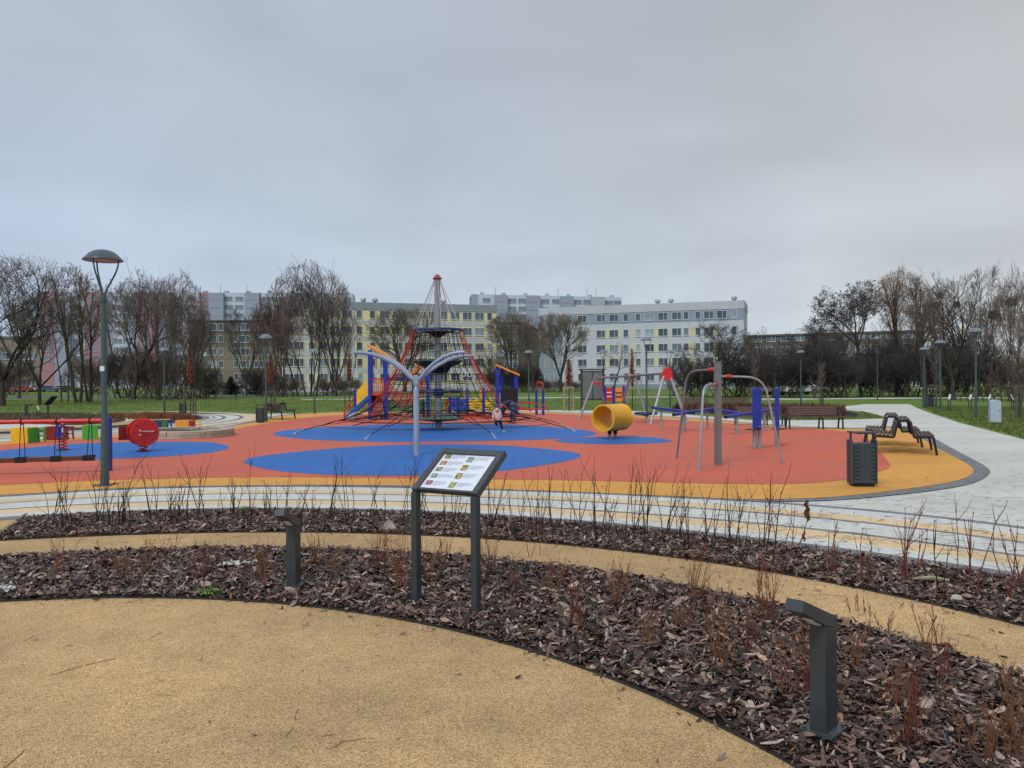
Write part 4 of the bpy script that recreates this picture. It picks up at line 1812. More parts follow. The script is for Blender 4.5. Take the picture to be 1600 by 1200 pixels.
# metal notice board
g = G(926, 648)
t = thing('notice_board', 'tall dark-framed grey notice board left of the swing frame', 'notice board', g)
zt, zb = P(926, 579, g.y).z, P(926, 624, g.y).z
wpx = 17.5 / FPX * g.y
dirv = Vector((1, .15, 0)).normalized()
for s_ in (-1, 1):
    mb = MB()
    mb.bar(dirv * s_ * wpx, dirv * s_ * wpx + Vector((0, 0, zt + .05)), .10, .10)
    mb.build('post', M_ANTH, t)
mb = MB()
mb.bar(dirv * -wpx + Z * (zb + zt) / 2, dirv * wpx + Z * (zb + zt) / 2, .06, zt - zb)
pn = mb.build('panel', mat('notice_panel', (.13, .16, .165), .35, .15, 3), t)
mb = MB()
mb.bar(dirv * -(wpx + .12) + Z * (zt + .06), dirv * (wpx + .12) + Z * (zt + .06), .2, .06)
mb.bar(dirv * -wpx + Z * zb, dirv * wpx + Z * zb, .09, .07)
mb.bar(Vector((0, -.04, zb)), Vector((0, -.04, zt)), .04, .03)
mb.build('frame', M_ANTH, t)

# play panels red and orange between blue posts
g = G(959, 648)
t = thing('play_wall', 'red and orange toddler panels between three blue posts behind the barrel', 'play panel', g)
d = g.y
sx = 1 / FPX * d
for px in (945, 959, 974.5):
    mb = MB()
    mb.bar(((px - 959) * sx, 0, 0), ((px - 959) * sx, 0, P(px, 603, d).z), .13, .13)
    mb.build('post', M_PBLUE, t)
for x0, x1, m1, m2 in ((947, 957, M_PRED, M_WHITE), (961, 972.5, M_PORG, M_PDRED)):
    mb = MB()
    zt, zb = P(x0, 606, d).z, P(x0, 627, d).z
    mb.box((((x0 + x1) / 2 - 959) * sx, 0, (zt + zb) / 2), ((x1 - x0) * sx, .06, zt - zb))
    pn = mb.build('panel', m1, t)
    mb = MB()
    for u in (.35, .65):
        mb.box((((x0 + x1) / 2 - 959) * sx, -.045, zb + (zt - zb) * u), ((x1 - x0) * sx * .8, .03, .05))
    mb.build('stripe', m2, pn)['kind'] = 'stuff'


# ------------------------------------------------------------------ rope pyramid
g = G(685, 672)
S = g.y / FPX
base = Vector((g.x, g.y, 0))
t = thing('rope_pyramid', 'tall climbing net around a steel mast with a red pointed cap', 'climbing net', (g.x, g.y, SURF))
zt = lambda py: P(685, py, g.y).z
mb = MB()
mb.lathe([(.115, 0), (.112, zt(585)), (.105, zt(520)), (.098, zt(438))], n=20)
mb.build('mast', M_STEEL, t, smooth=True)
mb = MB()
z0 = zt(437)
mb.lathe([(.10, z0 - .02), (.16, z0 - .01), (.17, z0 + .01), (.05, z0 + .15), (0, z0 + .17)], n=20)
mb.build('cap', mat('cap_red', (.33, .05, .06), .5, .1, 5), t, smooth=True)
zr = zt(517)
mb = MB()
mb.ring((0, 0, zr), .86, .045, 48, 8)
mb.build('top_ring', mat('ring_blue', (.015, .06, .18), .5, .1, 5), t, smooth=True)
mb = MB()
mb.lathe([(.11, zr - .26), (.32, zr - .12), (.60, zr - .07), (.60, zr - .05), (.2, zr - .07), (.11, zr - .12)], n=24)
mb.build('upper_funnel', M_BLACK, t, smooth=True)
mb = MB()
z1 = zt(566)
mb.lathe([(.12, z1 - .42), (.34, z1 - .40), (.45, z1 - .22), (.84, z1 - .03), (.86, z1), (.80, z1 + .02), (.12, z1 - .02)], n=32)
mb.build('platform', M_BLACK, t, smooth=True)
mb = MB()
mb.ring((0, 0, z1 + .015), .84, .028, 40, 8)
mb.build('platform_rim', M_PTEAL, t, smooth=True)
z2 = zt(613)
mb = MB()
mb.ring((0, 0, z2), .80, .045, 40, 8)
mb.lathe([(.13, z2 - .16), (.19, z2 - .14), (.19, z2 + .08), (.13, z2 + .10)], n=20)
for k in range(6):
    a = 2 * PI * k / 6 + .3
    mb.tube([(.15 * math.cos(a), .15 * math.sin(a), z2), (.80 * math.cos(a), .80 * math.sin(a), z2)], .025, 6)
mb.build('middle_ring', M_PNAVY, t, smooth=True)
z3 = zt(656)
mb = MB()
mb.lathe([(.12, z3 - .10), (.35, z3 - .07), (.80, z3 - .02), (.87, z3 + .02), (.80, z3 + .035), (.12, z3 + .02)], n=40)
mb.build('bottom_disc', mat('green_disc', (.03, .13, .05), .5, .2, 5), t, smooth=True)
# stays
mb = MB()
for k in range(12):
    a = 2 * PI * (k + .5) / 12
    mb.tube([(.10 * math.cos(a), .10 * math.sin(a), z0 - .03), (.86 * math.cos(a), .86 * math.sin(a), zr)], .011, 5)
    mb.tube([(.86 * math.cos(a), .86 * math.sin(a), zr), (.55 * math.cos(a), .55 * math.sin(a), zr - .08)], .012, 5)
mb.build('stay_ropes', M_ROPEG, t)['kind'] = 'stuff'
# inner cylinder net
mb = MB()
nseg = 16
zs = [zr - i * (zr - z3) / 12 for i in range(13)]


def rin(z):
    u = (zr - z) / (zr - z3)
    return .84 + .12 * math.sin(u * PI) * (1 if u < .5 else .2)


for k in range(nseg):
    a = 2 * PI * k / nseg
    mb.tube([(rin(z) * math.cos(a + .03 * math.sin(i * 2 + k)), rin(z) * math.sin(a + .03 * math.sin(i * 2 + k)), z) for i, z in enumerate(zs)], .008, 4, cap=False)
for i, z in enumerate(zs[1:-1]):
    mb.tube([(rin(z) * math.cos(2 * PI * k / nseg), rin(z) * math.sin(2 * PI * k / nseg), z + (.04 if k % 2 else -.02)) for k in range(nseg + 1)], .008, 4, cap=False)
mb.build('inner_net', M_ROPEK, t)['kind'] = 'stuff'
# outer sloping net
prof = [(.88, zr - .02), (1.12, 2.75), (1.45, 2.15), (1.80, 1.60), (2.15, 1.08), (2.60, .72), (3.10, .50), (3.75, .33), (4.35, .19), (4.9, .04)]
A0 = rad(205)
mbR, mbK, mbP = MB(), MB(), MB()
nm8 = 8
for k in range(nm8):
    a = A0 + 2 * PI * k / nm8
    rr = 4.9
    pts = [Vector((r * math.cos(a), r * math.sin(a), z)) for r, z in prof]
    mR_ = mbR if abs(math.cos(a)) > .45 else mbK
    mR_.tube(pts[:6], .018 if mR_ is mbR else .011, 6)
    off = Vector((-math.sin(a), math.cos(a), 0)) * .13
    if mR_ is mbR:
        mbR.tube([p + off * (1 + i * .25) for i, p in enumerate(pts[:5])], .012, 6)
        mbR.tube([p - off * (1 + i * .25) for i, p in enumerate(pts[:5])], .012, 6)
    mbK.tube(pts[5:], .013, 6)
    # anchor shackle
    e = pts[-1]
    mbP.tube([pts[-2].lerp(e, .5) + Vector((0, 0, .02)), e], .014, 6)
    mbP.box(e + Vector((0, 0, -.02)), (.09, .07, .03))
    # intermediate meridians, thin
    for j in (1, 2, 3):
        b = a + 2 * PI / nm8 * j / 4
        f = math.cos(PI / nm8) / math.cos((b - a) - PI / nm8) if True else 1
        q = [Vector((r * (1 - (1 - f) * min(1, i / 4)) * math.cos(b), r * (1 - (1 - f) * min(1, i / 4)) * math.sin(b), z)) for i, (r, z) in enumerate(prof[:7])]
        mbK.tube(q[:6 if j in (1, 4) else 7], .010, 4, cap=False)


def outer(i, a_idx, frac):
    r, z = prof[i]
    a = A0 + 2 * PI * a_idx / nm8
    b = A0 + 2 * PI * (a_idx + 1) / nm8
    p = Vector((r * math.cos(a), r * math.sin(a), z))
    q = Vector((r * math.cos(b), r * math.sin(b), z))
    return p.lerp(q, frac) - Vector((0, 0, .05 * math.sin(frac * PI) * (i / 4)))


def srn(k):
    return math.sin(k * 2.7) * .45


def outer_f(u):
    i = min(len(prof) - 2, int(u))
    f = u - i
    return prof[i][0] * (1 - f) + prof[i + 1][0] * f, prof[i][1] * (1 - f) + prof[i + 1][1] * f


for u in [.7, 1.2, 1.8, 2.4, 3, 3.6, 4.2, 4.9, 5.6, 6.5, 7.6]:
    r, z = outer_f(u)
    for k in range(nm8):
        a, b = A0 + 2 * PI * k / nm8, A0 + 2 * PI * (k + 1) / nm8
        p = Vector((r * math.cos(a), r * math.sin(a), z))
        q = Vector((r * math.cos(b), r * math.sin(b), z))
        m1 = mbK
        m1.tube([p.lerp(q, s / 5) - Vector((0, 0, .03 * math.sin(PI * s / 5))) for s in range(6)], .0095, 4, cap=False)
# flat lower web between mast and slope
for r, z in ((1.3, .62), (1.9, .55), (2.5, .45), (3.1, .36)):
    mbK.tube([(r * math.cos(A0 + 2 * PI * k / 16), r * math.sin(A0 + 2 * PI * k / 16), z) for k in range(17)], .013, 4, cap=False)
for k in range(16):
    a = A0 + 2 * PI * k / 16
    mbK.tube([(.86 * math.cos(a), .86 * math.sin(a), .66), (2.2 * math.cos(a), 2.2 * math.sin(a), .50), (3.6 * math.cos(a), 3.6 * math.sin(a), .30)], .013, 4, cap=False)
for k in range(12):
    a = A0 + 2 * PI * (k * .37 + .1)
    b = a + srn(k)
    r0_, z0_ = outer_f(1.0 + (k % 4) * .8)
    r1_, z1_ = outer_f(4.2 + (k % 3) * .5)
    mbR.tube([Vector((r0_ * .86 * math.cos(a), r0_ * .86 * math.sin(a), z0_)), Vector((r1_ * .8 * math.cos(b), r1_ * .8 * math.sin(b), z1_ + .1))], .011, 4, cap=False)
mbR.build('red_net', M_ROPER, t)['kind'] = 'stuff'
mbK.build('dark_net', M_ROPEK, t)['kind'] = 'stuff'
mbP.build('anchor_shackle', M_ROPEG, t)['kind'] = 'stuff'


# ------------------------------------------------------------------ play tower left with slide and ramp, bridge, nets
YT = G(590, 656).y


def PT(px, py, dy=0.0):
    return P(px, py, YT + dy)


t = thing('play_tower', 'blue-posted play tower with slanted orange roof, yellow slide side and red handrail', 'play tower', (PT(590, 656).x, YT, SURF))
def post(px, pb, pt, dy, m=M_PBLUE, w=.13, parent=None, nm='post'):
    a = P(px, pt, YT + dy)
    mb = MB()
    mb.box((a.x, a.y, a.z / 2 + .01), (w, w, a.z - .02))
    return mb.build(nm, m, parent or t, world=True, bevel=.01)


post(577.5, 656, 547, 0, w=.15)
post(603, 656, 556, 0, w=.15)
post(580.5, 650, 552, 1.1)
post(601, 650, 560, 1.1)
post(555, 656, 608, .0, w=.10)
mb = MB()
a, b = PT(573.5, 538, -.15), PT(608, 557.5, -.15)
mb.prism([a, b, b + Vector((0, 1.6, 0)), a + Vector((0, 1.6, 0))], (0, 0, -.09))
mb.build('roof', M_PORG, t, world=True)
mb = MB()
mb.box(PT(590, 616.5, .55), (.95, 1.15, .08))
mb.build('deck', M_PRED, t, world=True)
mb = MB()
a, b = PT(581, 592, -.02), PT(601, 592, -.02)
mb.bar(a, b, .05, .05)
for k in range(7):
    q = a.lerp(b, (k + .5) / 7)
    mb.tube([q, Vector((q.x, q.y, PT(590, 615).z))], .016, 5)
mb.build('railing', M_PRED, t, world=True)
mb = MB()
mb.prism([PT(557, 611, -.05), PT(577, 592, -.05), PT(577.5, 616, -.05), PT(557, 634, -.05)], (0, .04, 0))
mb.build('side_panel', M_PYEL, t, world=True)
mb = MB()
mb.prism([PT(578, 615, -.1), PT(578, 622, -.1), PT(541, 656, -.1), PT(538, 651, -.1)], (0, .7, 0))
mb.build('ramp', M_PBLUE2, t, world=True)
mb = MB()
for dy in (.0, .75):
    mb.tube([PT(538, 655, dy), PT(538, 641, dy), PT(541, 636, dy), PT(556, 619, dy)], .035, 8)
    mb.tube([PT(540, 647, dy), PT(556, 627, dy)], .025, 8)
mb.build('handrail', M_PRED, t, world=True)['kind'] = 'stuff'
mb = MB()
pts = [PT(586, 618, .5), PT(590, 628, .25), PT(588, 642, .0), PT(587, 650, -.2)]
for i in range(len(pts) - 1):
    mb.prism([pts[i] - Vector((.26, 0, 0)), pts[i] + Vector((.26, 0, 0)), pts[i + 1] + Vector((.26, 0, 0)), pts[i + 1] - Vector((.26, 0, 0))], (0, .05, 0))
mb.build('chute', M_PDRED, t, world=True)
mb = MB()
for k in range(9):
    u = k / 8
    mb.tube([PT(541 + 14 * u, 652 - 5 * u, -.25), PT(548 + 10 * u, 657 - 3 * u, -.2)], .018, 5)
    mb.tube([PT(541 + 14 * u, 657 - 3 * u, -.25), PT(546 + 10 * u, 648 - 5 * u, -.2)], .014, 5)
mb.build('rope_net', M_ROPEG, t, world=True)['kind'] = 'stuff'
mb = MB()
mb.prism([PT(597.5, 594, .0), PT(600, 594, .0), PT(600, 614, .0), PT(597.5, 614, .0)], (0, .05, 0))
mb.build('trim_panel', M_PORG, t, world=True)

# bridge
t = thing('rope_bridge', 'sagging red net bridge between the left play tower and the centre posts', 'rope bridge', (PT(635, 650).x, YT, SURF))
mb = MB()


def sag(u):
    return 606 + 22 * math.sin(u * PI)


def sagb(u):
    return 618 + 15 * math.sin(u * PI)


for dy in (.0, .95):
    for k in range(29):
        u = k / 28
        a, b = PT(605 + 56 * u, sag(u) - 12, dy), PT(605 + 56 * u, sagb(u), dy)
        mb.tube([a, b], .014, 4, cap=False)
    for j in range(5):
        f = j / 4
        mb.tube([PT(605 + 56 * u, (sag(u) - 12) * (1 - f) + sagb(u) * f, dy) for u in [q / 14 for q in range(15)]], .018 if j in (0, 4) else .013, 4, cap=False)
for k in range(15):
    u = k / 14
    mb.tube([PT(605 + 56 * u, sagb(u), .0), PT(605 + 56 * u, sagb(u), .95)], .02, 4)
mb.build('net', M_ROPER, t, world=True)['kind'] = 'stuff'
for px in (646.5, 668.5):
    a = P(px, 578 if px > 650 else 590, YT + .3)
    mb = MB()
    mb.box((a.x, a.y, a.z / 2), (.14, .14, a.z))
    mb.build('post', M_PNAVY if px < 650 else M_PBLUE, t, world=True)
mb = MB()
mb.prism([PT(640, 583, .3), PT(654, 572, .3), PT(657, 574, .3), PT(643, 588, .3)], (0, .8, 0))
mb.build('roof', M_PORG, t, world=True)
mb = MB()
for yy in (596, 601, 606):
    mb.tube([PT(646, yy, .3), PT(669, yy - 1, .3)], .03, 6)
mb.build('rails', M_PRED, t, world=True)['kind'] = 'stuff'
mb = MB()
mb.prism([PT(606, 589, .2), PT(650, 591, .2), PT(650, 596, .2), PT(606, 595, .2)], (0, .05, 0))
mb.build('upper_panel', M_PNAVY, t, world=True)

# low green climbing web
t = thing('climbing_web', 'low dark green rope web under the red net bridge', 'climbing net', (PT(630, 650).x, YT, SURF))
mb = MB()
for k in range(10):
    u = k / 9
    mb.tube([PT(594 + 66 * u, 628 + 3 * math.sin(u * 9), .6), PT(594 + 66 * u, 638 + 2 * math.sin(u * 7), .6)], .02, 4)
for j in range(5):
    mb.tube([PT(592 + 70 * q / 20, 628 + j * 2.6 + 2.5 * math.sin(q * .9 + j), .6) for q in range(21)], .026, 5, cap=False)
mb.build('ropes', M_PTEAL, t, world=True)['kind'] = 'stuff'
mb = MB()
for px in (596, 662):
    a = PT(px, 626, .6)
    mb.box((a.x, a.y, a.z / 2), (.09, .09, a.z))
mb.build('posts', M_PNAVY, t, world=True)['kind'] = 'stuff'

# middle panels
YM = YT + 1.5
t = thing('climbing_wall', 'blue and yellow climbing panels between posts behind the rope pyramid', 'play panels', (P(735, 650, YM).x, YM, SURF))


def pm(px, py, dy=0):
    return P(px, py, YM + dy)


for px, tp in ((730, 607), (755.5, 606), (703, 620), (716, 620)):
    a = pm(px, tp)
    mb = MB()
    mb.box((a.x, a.y, a.z / 2), (.13, .13, a.z))
    mb.build('post', M_PBLUE, t, world=True)
for (x0, x1, y0, y1, m1) in ((704, 715, 622, 640, M_PBLUE2), (719, 729, 624, 641, M_PBLUE2), (696, 702, 624, 640, M_PRED)):
    mb = MB()
    mb.prism([pm(x0, y0, -.05), pm(x1, y0, -.05), pm(x1, y1, -.05), pm(x0, y1, -.05)], (0, .05, 0))
    pn = mb.build('panel', m1, t, world=True)
    mb = MB()
    for q in range(3):
        x = x0 + (x1 - x0) * (q + .5) / 3
        y = y0 + 3 + (q * 7) % 11
        mb.prism([pm(x - 1, y, -.08), pm(x + 1, y, -.08), pm(x + .8, y + 3, -.08), pm(x - 1, y + 3, -.08)], (0, .03, 0))
    mb.build('grip', M_PRED if m1 is not M_PRED else M_PORG, pn, world=True)['kind'] = 'stuff'
for k in range(4):
    y = 624 + k * 4.6
    mb = MB()
    pts = [pm(733 + 38 * q / 10, y + .9 * math.sin(q * 1.3 + k), -.05) for q in range(11)]
    pts2 = [pm(733 + 38 * q / 10, y + 3.0 + .9 * math.sin(q * 1.1 + k), -.05) for q in range(11)]
    mb.prism(pts + pts2[::-1], (0, .05, 0))
    mb.build('yellow_slat', M_PYEL, t, world=True)
for k in range(3):
    mb = MB()
    c_ = pm(751.5, 611.5 + k * 4.4, -.05)
    mb.box(c_, (.10, .05, .11))
    mb.build('orange_block', M_PORG, t, world=True)
mb = MB()
for y in (648.5, 653):
    mb.tube([pm(722, y - 2, -.4), pm(812, y - 3, -.4)], .035, 6)
mb.build('low_rail', M_PRED, t, world=True)['kind'] = 'stuff'
mb = MB()
mb.prism([pm(672, 656, -3.5), pm(712, 656, -3.5), pm(716, 646, -.2), pm(697, 643, -.2)], (0, 0, -.04))
mb.build('ramp', M_STEELD, t, world=True)

# right tower
YR = G(795, 652).y
t = thing('play_tower', 'smaller blue-posted tower with slanted orange roof and black panel beside the stooping adult', 'play tower', (P(795, 650, YR).x, YR, SURF))


def pr(px, py, dy=0):
    return P(px, py, YR + dy)


for px, tp, dy in ((777, 573, 0), (784.5, 575, .9), (800, 583, .9), (806.5, 584, 0)):
    a = pr(px, tp, dy)
    mb = MB()
    mb.box((a.x, a.y, a.z / 2), (.17, .17, a.z))
    mb.build('post', M_PBLUE, t, world=True)
mb = MB()
a, b = pr(774, 568, -.2), pr(812, 584.5, -.2)
mb.prism([a, b, b + Vector((0, 1.4, 0)), a + Vector((0, 1.4, 0))], (0, 0, -.09))
mb.build('roof', M_PORG, t, world=True)
mb = MB()
mb.prism([pr(784, 610, -.12), pr(787, 607, -.12), pr(807, 607, -.12), pr(808, 609, -.12), pr(808, 640, -.12), pr(784, 640, -.12)], (0, .05, 0))
mb.build('panel', M_BLACK, t, world=True)
mb = MB()
for (x0, y0, x1, y1) in ((808, 628, 840, 631), (808, 640, 849, 639), (808, 634, 830, 642), (849, 632, 858, 643), (808, 622, 812, 640)):
    mb.tube([pr(x0, y0), pr(x1, y1)], .03, 6)
mb.build('rails', M_PRED, t, world=True)['kind'] = 'stuff'
YH = G(848, 649).y
t = thing('pull_up_posts', 'pair of blue posts joined by a red hoop, right of the small tower', 'turning bar', (P(843, 649, YH).x, YH, SURF))
for px, tp in ((838, 608), (848.5, 608)):
    a = P(px, tp, YH + (.5 if px < 840 else 0))
    mb = MB()
    mb.box((a.x, a.y, a.z / 2), (.12, .12, a.z))
    mb.build('post', M_PBLUE, t, world=True)
mb = MB()
mb.tube([P(838, 608, YH + .5), P(838.3, 600, YH + .45), P(840, 597.5, YH + .35), P(846, 597.5, YH + .1), P(848.3, 600, YH), P(848.5, 608, YH)], .035, 8)
mb.build('hoop', M_PRED, t, world=True, smooth=True)


# ------------------------------------------------------------------ left: rockers, cubes, hanging beam, planter
def spring(mb, R, z0, z1, r, turns=3.5):
    n = int(turns * 14)
    mb.tube([(R * math.cos(2 * PI * turns * i / n), R * math.sin(2 * PI * turns * i / n), z0 + (z1 - z0) * i / n) for i in range(n + 1)], r, 6)


g = G(223.5, 707)
t = thing('spring_rocker', 'spring rocker with two round red discs at the right of the left blue oval', 'spring rocker', (g.x, g.y, SURF), rotz=rad(38))
mb = MB()
spring(mb, .095, .02, .30, .018)
mb.build('spring', M_PRED, t, smooth=True)
mb = MB()
mb.lathe([(.16, 0), (.16, .014), (0, .014)], n=20)
mb.build('base_plate', M_BLACK, t)
cz = P(224, 677, g.y).z
for k, y in enumerate((-.19, -.11, .19)):
    mb = MB()
    mb.lathe([(0, -.016), (.325 if k != 1 else .30, -.016), (.335 if k != 1 else .31, 0), (.325 if k != 1 else .30, .016), (0, .016)], (0, y, cz), 40, Matrix.Rotation(PI / 2, 3, 'X'))
    o = mb.build('side_disc', M_PRED, t, smooth=True)
    if k == 0:
        mb = MB()
        for a in range(0, 360, 45):
            mb.lathe([(0, 0), (.018, 0), (.018, .004), (0, .004)], (.24 * math.cos(rad(a)), y - .018, cz + .24 * math.sin(rad(a))), 8, Matrix.Rotation(PI / 2, 3, 'X'))
        mb.build('bolts', M_PDRED, o)['kind'] = 'stuff'
        mb = MB()
        mb.tube([(-.12, y - .05, cz + .03), (.20, y - .05, cz + .02)], .014, 6)
        mb.tube([(-.12, y - .02, cz + .05), (-.12, y - .09, cz + .05)], .022, 8)
        mb.tube([(-.12, y - .02, cz - .05), (-.12, y - .09, cz - .05)], .022, 8)
        mb.build('handle', M_ROPEG, o)
mb = MB()
mb.box((-.02, 0, cz + .02), (.30, .36, .05))
mb.box((0, 0, .33), (.12, .34, .05))
mb.build('seat', M_PDRED, t)
mb = MB()
mb.box((-.34, .28, cz - .02), (.30, .03, .34))
mb.build('back_plate', M_PDRED, t)

g = G(98, 705)
t = thing('spring_rocker', 'blue and red spring rocker with cut-out sides at the left of the blue oval', 'spring rocker', (g.x, g.y, SURF), rotz=rad(10))
mb = MB()
spring(mb, .10, .02, .30, .018)
mb.build('spring', M_PRED, t, smooth=True)
mb = MB()
mb.lathe([(.16, 0), (.16, .014), (0, .014)], n=20)
mb.build('base_plate', M_BLACK, t)
mb = MB()
for (a, b, c_, d_) in ((-.15, .32, .06, .16), (-.15, .50, .05, .14), (-.14, .66, .07, .12), (-.06, .40, .10, .05), (-.04, .60, .08, .05)):
    mb.prism([Vector((a, -.06, b)), Vector((a + c_ + .06, -.06, b)), Vector((a + c_, -.06, b + d_)), Vector((a + .02, -.06, b + d_))], (0, .03, 0))
mb.build('blue_side', M_PBLUE, t)
mb = MB()
for (a, b, c_, d_) in ((.02, .32, .14, .10), (.06, .44, .10, .10), (.02, .58, .08, .08)):
    mb.prism([Vector((a, -.09, b)), Vector((a + c_, -.09, b)), Vector((a + c_ - .04, -.09, b + d_)), Vector((a, -.09, b + d_))], (0, .03, 0))
mb.build('red_side', M_PDRED, t)
mb = MB()
mb.box((.0, 0, .56), (.03, .05, .48))
mb.build('white_bar', M_WHITE, t)


def play_stool(px0, px1, py_top, py_bot, m_front, m_side, m_leg, lb, side=1):
    """box-shaped toddler seat: closed coloured front and side, open leg frame on the other side"""
    pc = (px0 + px1) / 2
    g = G(pc, py_bot)
    s = g.y / FPX
    W = (px1 - px0) * s
    h = P(pc, py_top, g.y).z
    t = thing('play_stool', lb, 'play seat', (g.x, g.y, .024), rotz=math.atan2(-g.x, g.y) * .0, group='coloured box-shaped play seats')
    D = W * 1.0
    T = .025
    mb = MB()
    mb.box((0, 0, h / 2), (W, T, h))
    mb.build('front_panel', m_front, t)
    mb = MB()
    mb.box((0, D / 2, h - T / 2), (W, D, T))
    mb.build('seat', m_front, t)
    mb = MB()
    sx = side * (W / 2 + T / 2 + .001)
    mb.box((sx, D / 2 + .02, h / 2 - .01), (T, D, h - .02))
    mb.build('side_panel', m_side, t)
    mb = MB()
    for x in (side * W * .58, side * W * .95):
        mb.bar((x, D + .02, 0), (x - side * .03, D + .02, h - .02), .05, .03)
    mb.bar((side * W * .55, D + .02, h - .04), (side * W * 1.0, D + .02, h - .04), .03, .05)
    mb.bar((side * W * .55, D + .02, h * .42), (side * W * 1.0, D + .02, h * .42), .03, .03)
    mb.build('leg_frame', m_leg, t)
    return t


play_stool(17, 43, 670, 694, M_PYEL, M_PGRN, M_PGRN, 'yellow box seat with green legs, leftmost under the red beam')
play_stool(68, 91, 668, 689, M_PDRED, M_PBLUE, M_PDRED, 'dark red box seat with a blue side behind the blue spring rocker', 1)
play_stool(129, 153, 666, 688, M_PGRN, M_PYEL, M_PYEL, 'green box seat with yellow side panel just left of the lamp post', -1)
play_stool(236, 253, 658, 672.5, M_PNAVY, M_PGRN, M_PBLUE, 'navy box seat with green side behind the red disc rocker', 1)
play_stool(274, 295, 658, 672.5, M_PORG, M_PRED, M_PYEL, 'orange box seat with red and yellow sides behind the round stone planter', 1)

# suspended balance beam: blue end post, red top rail, ropes, brown log
gp = G(169.5, 737)
gl = Vector((-17.5, gp.y - 1.2, 0))
t = thing('hanging_beam', 'brown balance log hung on ropes under a long red rail, left of the lamp post', 'balance beam', (gp.x, gp.y, SURF))
pR = P(171, 657, gp.y)
mb = MB()
mb.box((gp.x, gp.y, (pR.z + .08) / 2), (.11, .11, pR.z + .06))
mb.build('post', M_PBLUE, t, world=True, bevel=.01)
pl = P(0, 663, gp.y - .35)
dd = (pl - pR).normalized()
e = pR + dd * 6.5
e.z = pR.z
mb = MB()
mb.tube([pR, Vector((e.x, e.y, pR.z))], .042, 12)
mb.build('top_rail', M_PRED, t, world=True, smooth=True)
mb = MB()
mb.box((e.x, e.y, (pR.z + .08) / 2), (.11, .11, pR.z + .06))
mb.build('post', M_PBLUE, t, world=True, bevel=.01)
lr, ll = P(145.5, 715, gp.y - .3), P(0, 719.5, gp.y - .62)
dl = (ll - lr).normalized()
ll2 = lr + dl * 5.2
mb = MB()
mb.bar(lr, ll2, .13, .085)
mb.build('log', M_BWOOD, t, world=True, bevel=.01)
for pxt, pxb in ((33, 38.5), (83, 87), (130.5, 133), (-30, -26)):
    top = P(pxt, 661, gp.y - .3)
    u = (pR.x - top.x)
    tp_ = pR + dd * (u / abs(dd.x))
    bot = lr + dl * ((lr.x - P(pxb, 718, gp.y - .45).x) / abs(dl.x))
    rp = MB()
    for o_ in (-.07, .07):
        off = Vector((.03 if o_ > 0 else 0, o_ * 1.0, 0))
        rp.tube([Vector((tp_.x, tp_.y, pR.z)) + off * .4, bot + off], .008, 5)
    rp.build('rope', M_ROPEK, t, world=True)
    mb = MB()
    mb.bar(bot - dl * .09, bot + dl * .09, .16, .105)
    mb.ring(Vector((tp_.x, tp_.y, pR.z)), .05, .012, 16, 6, Matrix.Rotation(PI / 2, 3, 'Y'))
    mb.build('clamp', M_BLACK, t, world=True)['kind'] = 'stuff'
mb = MB()
mb.tube([lr, lr + Vector((.12, .05, -.10)), Vector((gp.x, gp.y, .16))], .010, 5)
mb.build('stay_chain', M_ROPEG, t, world=True)

# round stepped planter
cg = G(291, 682.5)
cy = cg.y
R_out = (363 - 291) / FPX * cy
hpl = P(291, 680, cy - R_out).z
hpl = max(.22, min(.34, hpl))
t = thing('round_planter', 'round two-step pale concrete planter ring behind the red disc rocker', 'planter', (cg.x, cg.y, SURF))
mb = MB()
mb.lathe([(R_out, 0), (R_out, hpl * .38), (R_out - .01, hpl * .40), (R_out - .06, hpl * .40)], n=64)
mb.build('lower_ring', M_STONE, t, smooth=True)
for k in range(8):
    a0, a1 = 2 * PI * k / 8 + .01, 2 * PI * (k + 1) / 8 - .01
    mb = MB()
    Ro, Ri = R_out - .03, R_out - .42
    n = 10
    vs, fs = [], []
    for i in range(n + 1):
        a = a0 + (a1 - a0) * i / n
        for r, z in ((Ri, hpl * .42), (Ri, hpl), (Ro, hpl), (Ro + .01, hpl - .02), (Ro + .01, hpl * .45)):
            vs.append((r * math.cos(a), r * math.sin(a), z))
    for i in range(n):
        for q in range(4):
            fs.append((i * 5 + q, i * 5 + q + 1, i * 5 + q + 6, i * 5 + q + 5))
    fs.append((0, 1, 2, 3, 4))
    fs.append(tuple(n * 5 + q for q in (4, 3, 2, 1, 0)))
    mb.add(vs, fs)
    mb.build('coping_block', M_STONE, t)
mb = MB()
mb.lathe([(0, hpl * .6), (R_out - .40, hpl * .6)], n=40)
mb.build('soil', mat('sand', (.36, .30, .22), .9, .2, 20), t)


# ================================================================== people
def skin_mesh(name, chains, m, parent, sub=1):
    """chains: lists of (x, y, z, r); joined where points coincide; grown with a Skin modifier"""
    vs, es, rs = [], [], []
    idx = {}
    for ch in chains:
        prev = None
        for p in ch:
            key = (round(p[0], 4), round(p[1], 4), round(p[2], 4))
            if key not in idx:
                idx[key] = len(vs)
                vs.append(p[:3])
                rs.append(p[3] if isinstance(p[3], tuple) else (p[3], p[3]))
            i = idx[key]
            if prev is not None and prev != i:
                es.append((prev, i))
            prev = i
    me = bpy.data.meshes.new(name)
    me.from_pydata(vs, es, [])
    me.materials.append(m)
    o = bpy.data.objects.new(name, me)
    COL.objects.link(o)
    o.parent = parent
    md = o.modifiers.new('skin', 'SKIN')
    md.use_smooth_shade = True
    sv = me.skin_vertices[0].data
    for i, r in enumerate(rs):
        sv[i].radius = r
    sv[0].use_root = True
    if sub:
        ms = o.modifiers.new('sub', 'SUBSURF')
        ms.levels = sub
        ms.render_levels = sub
    return o


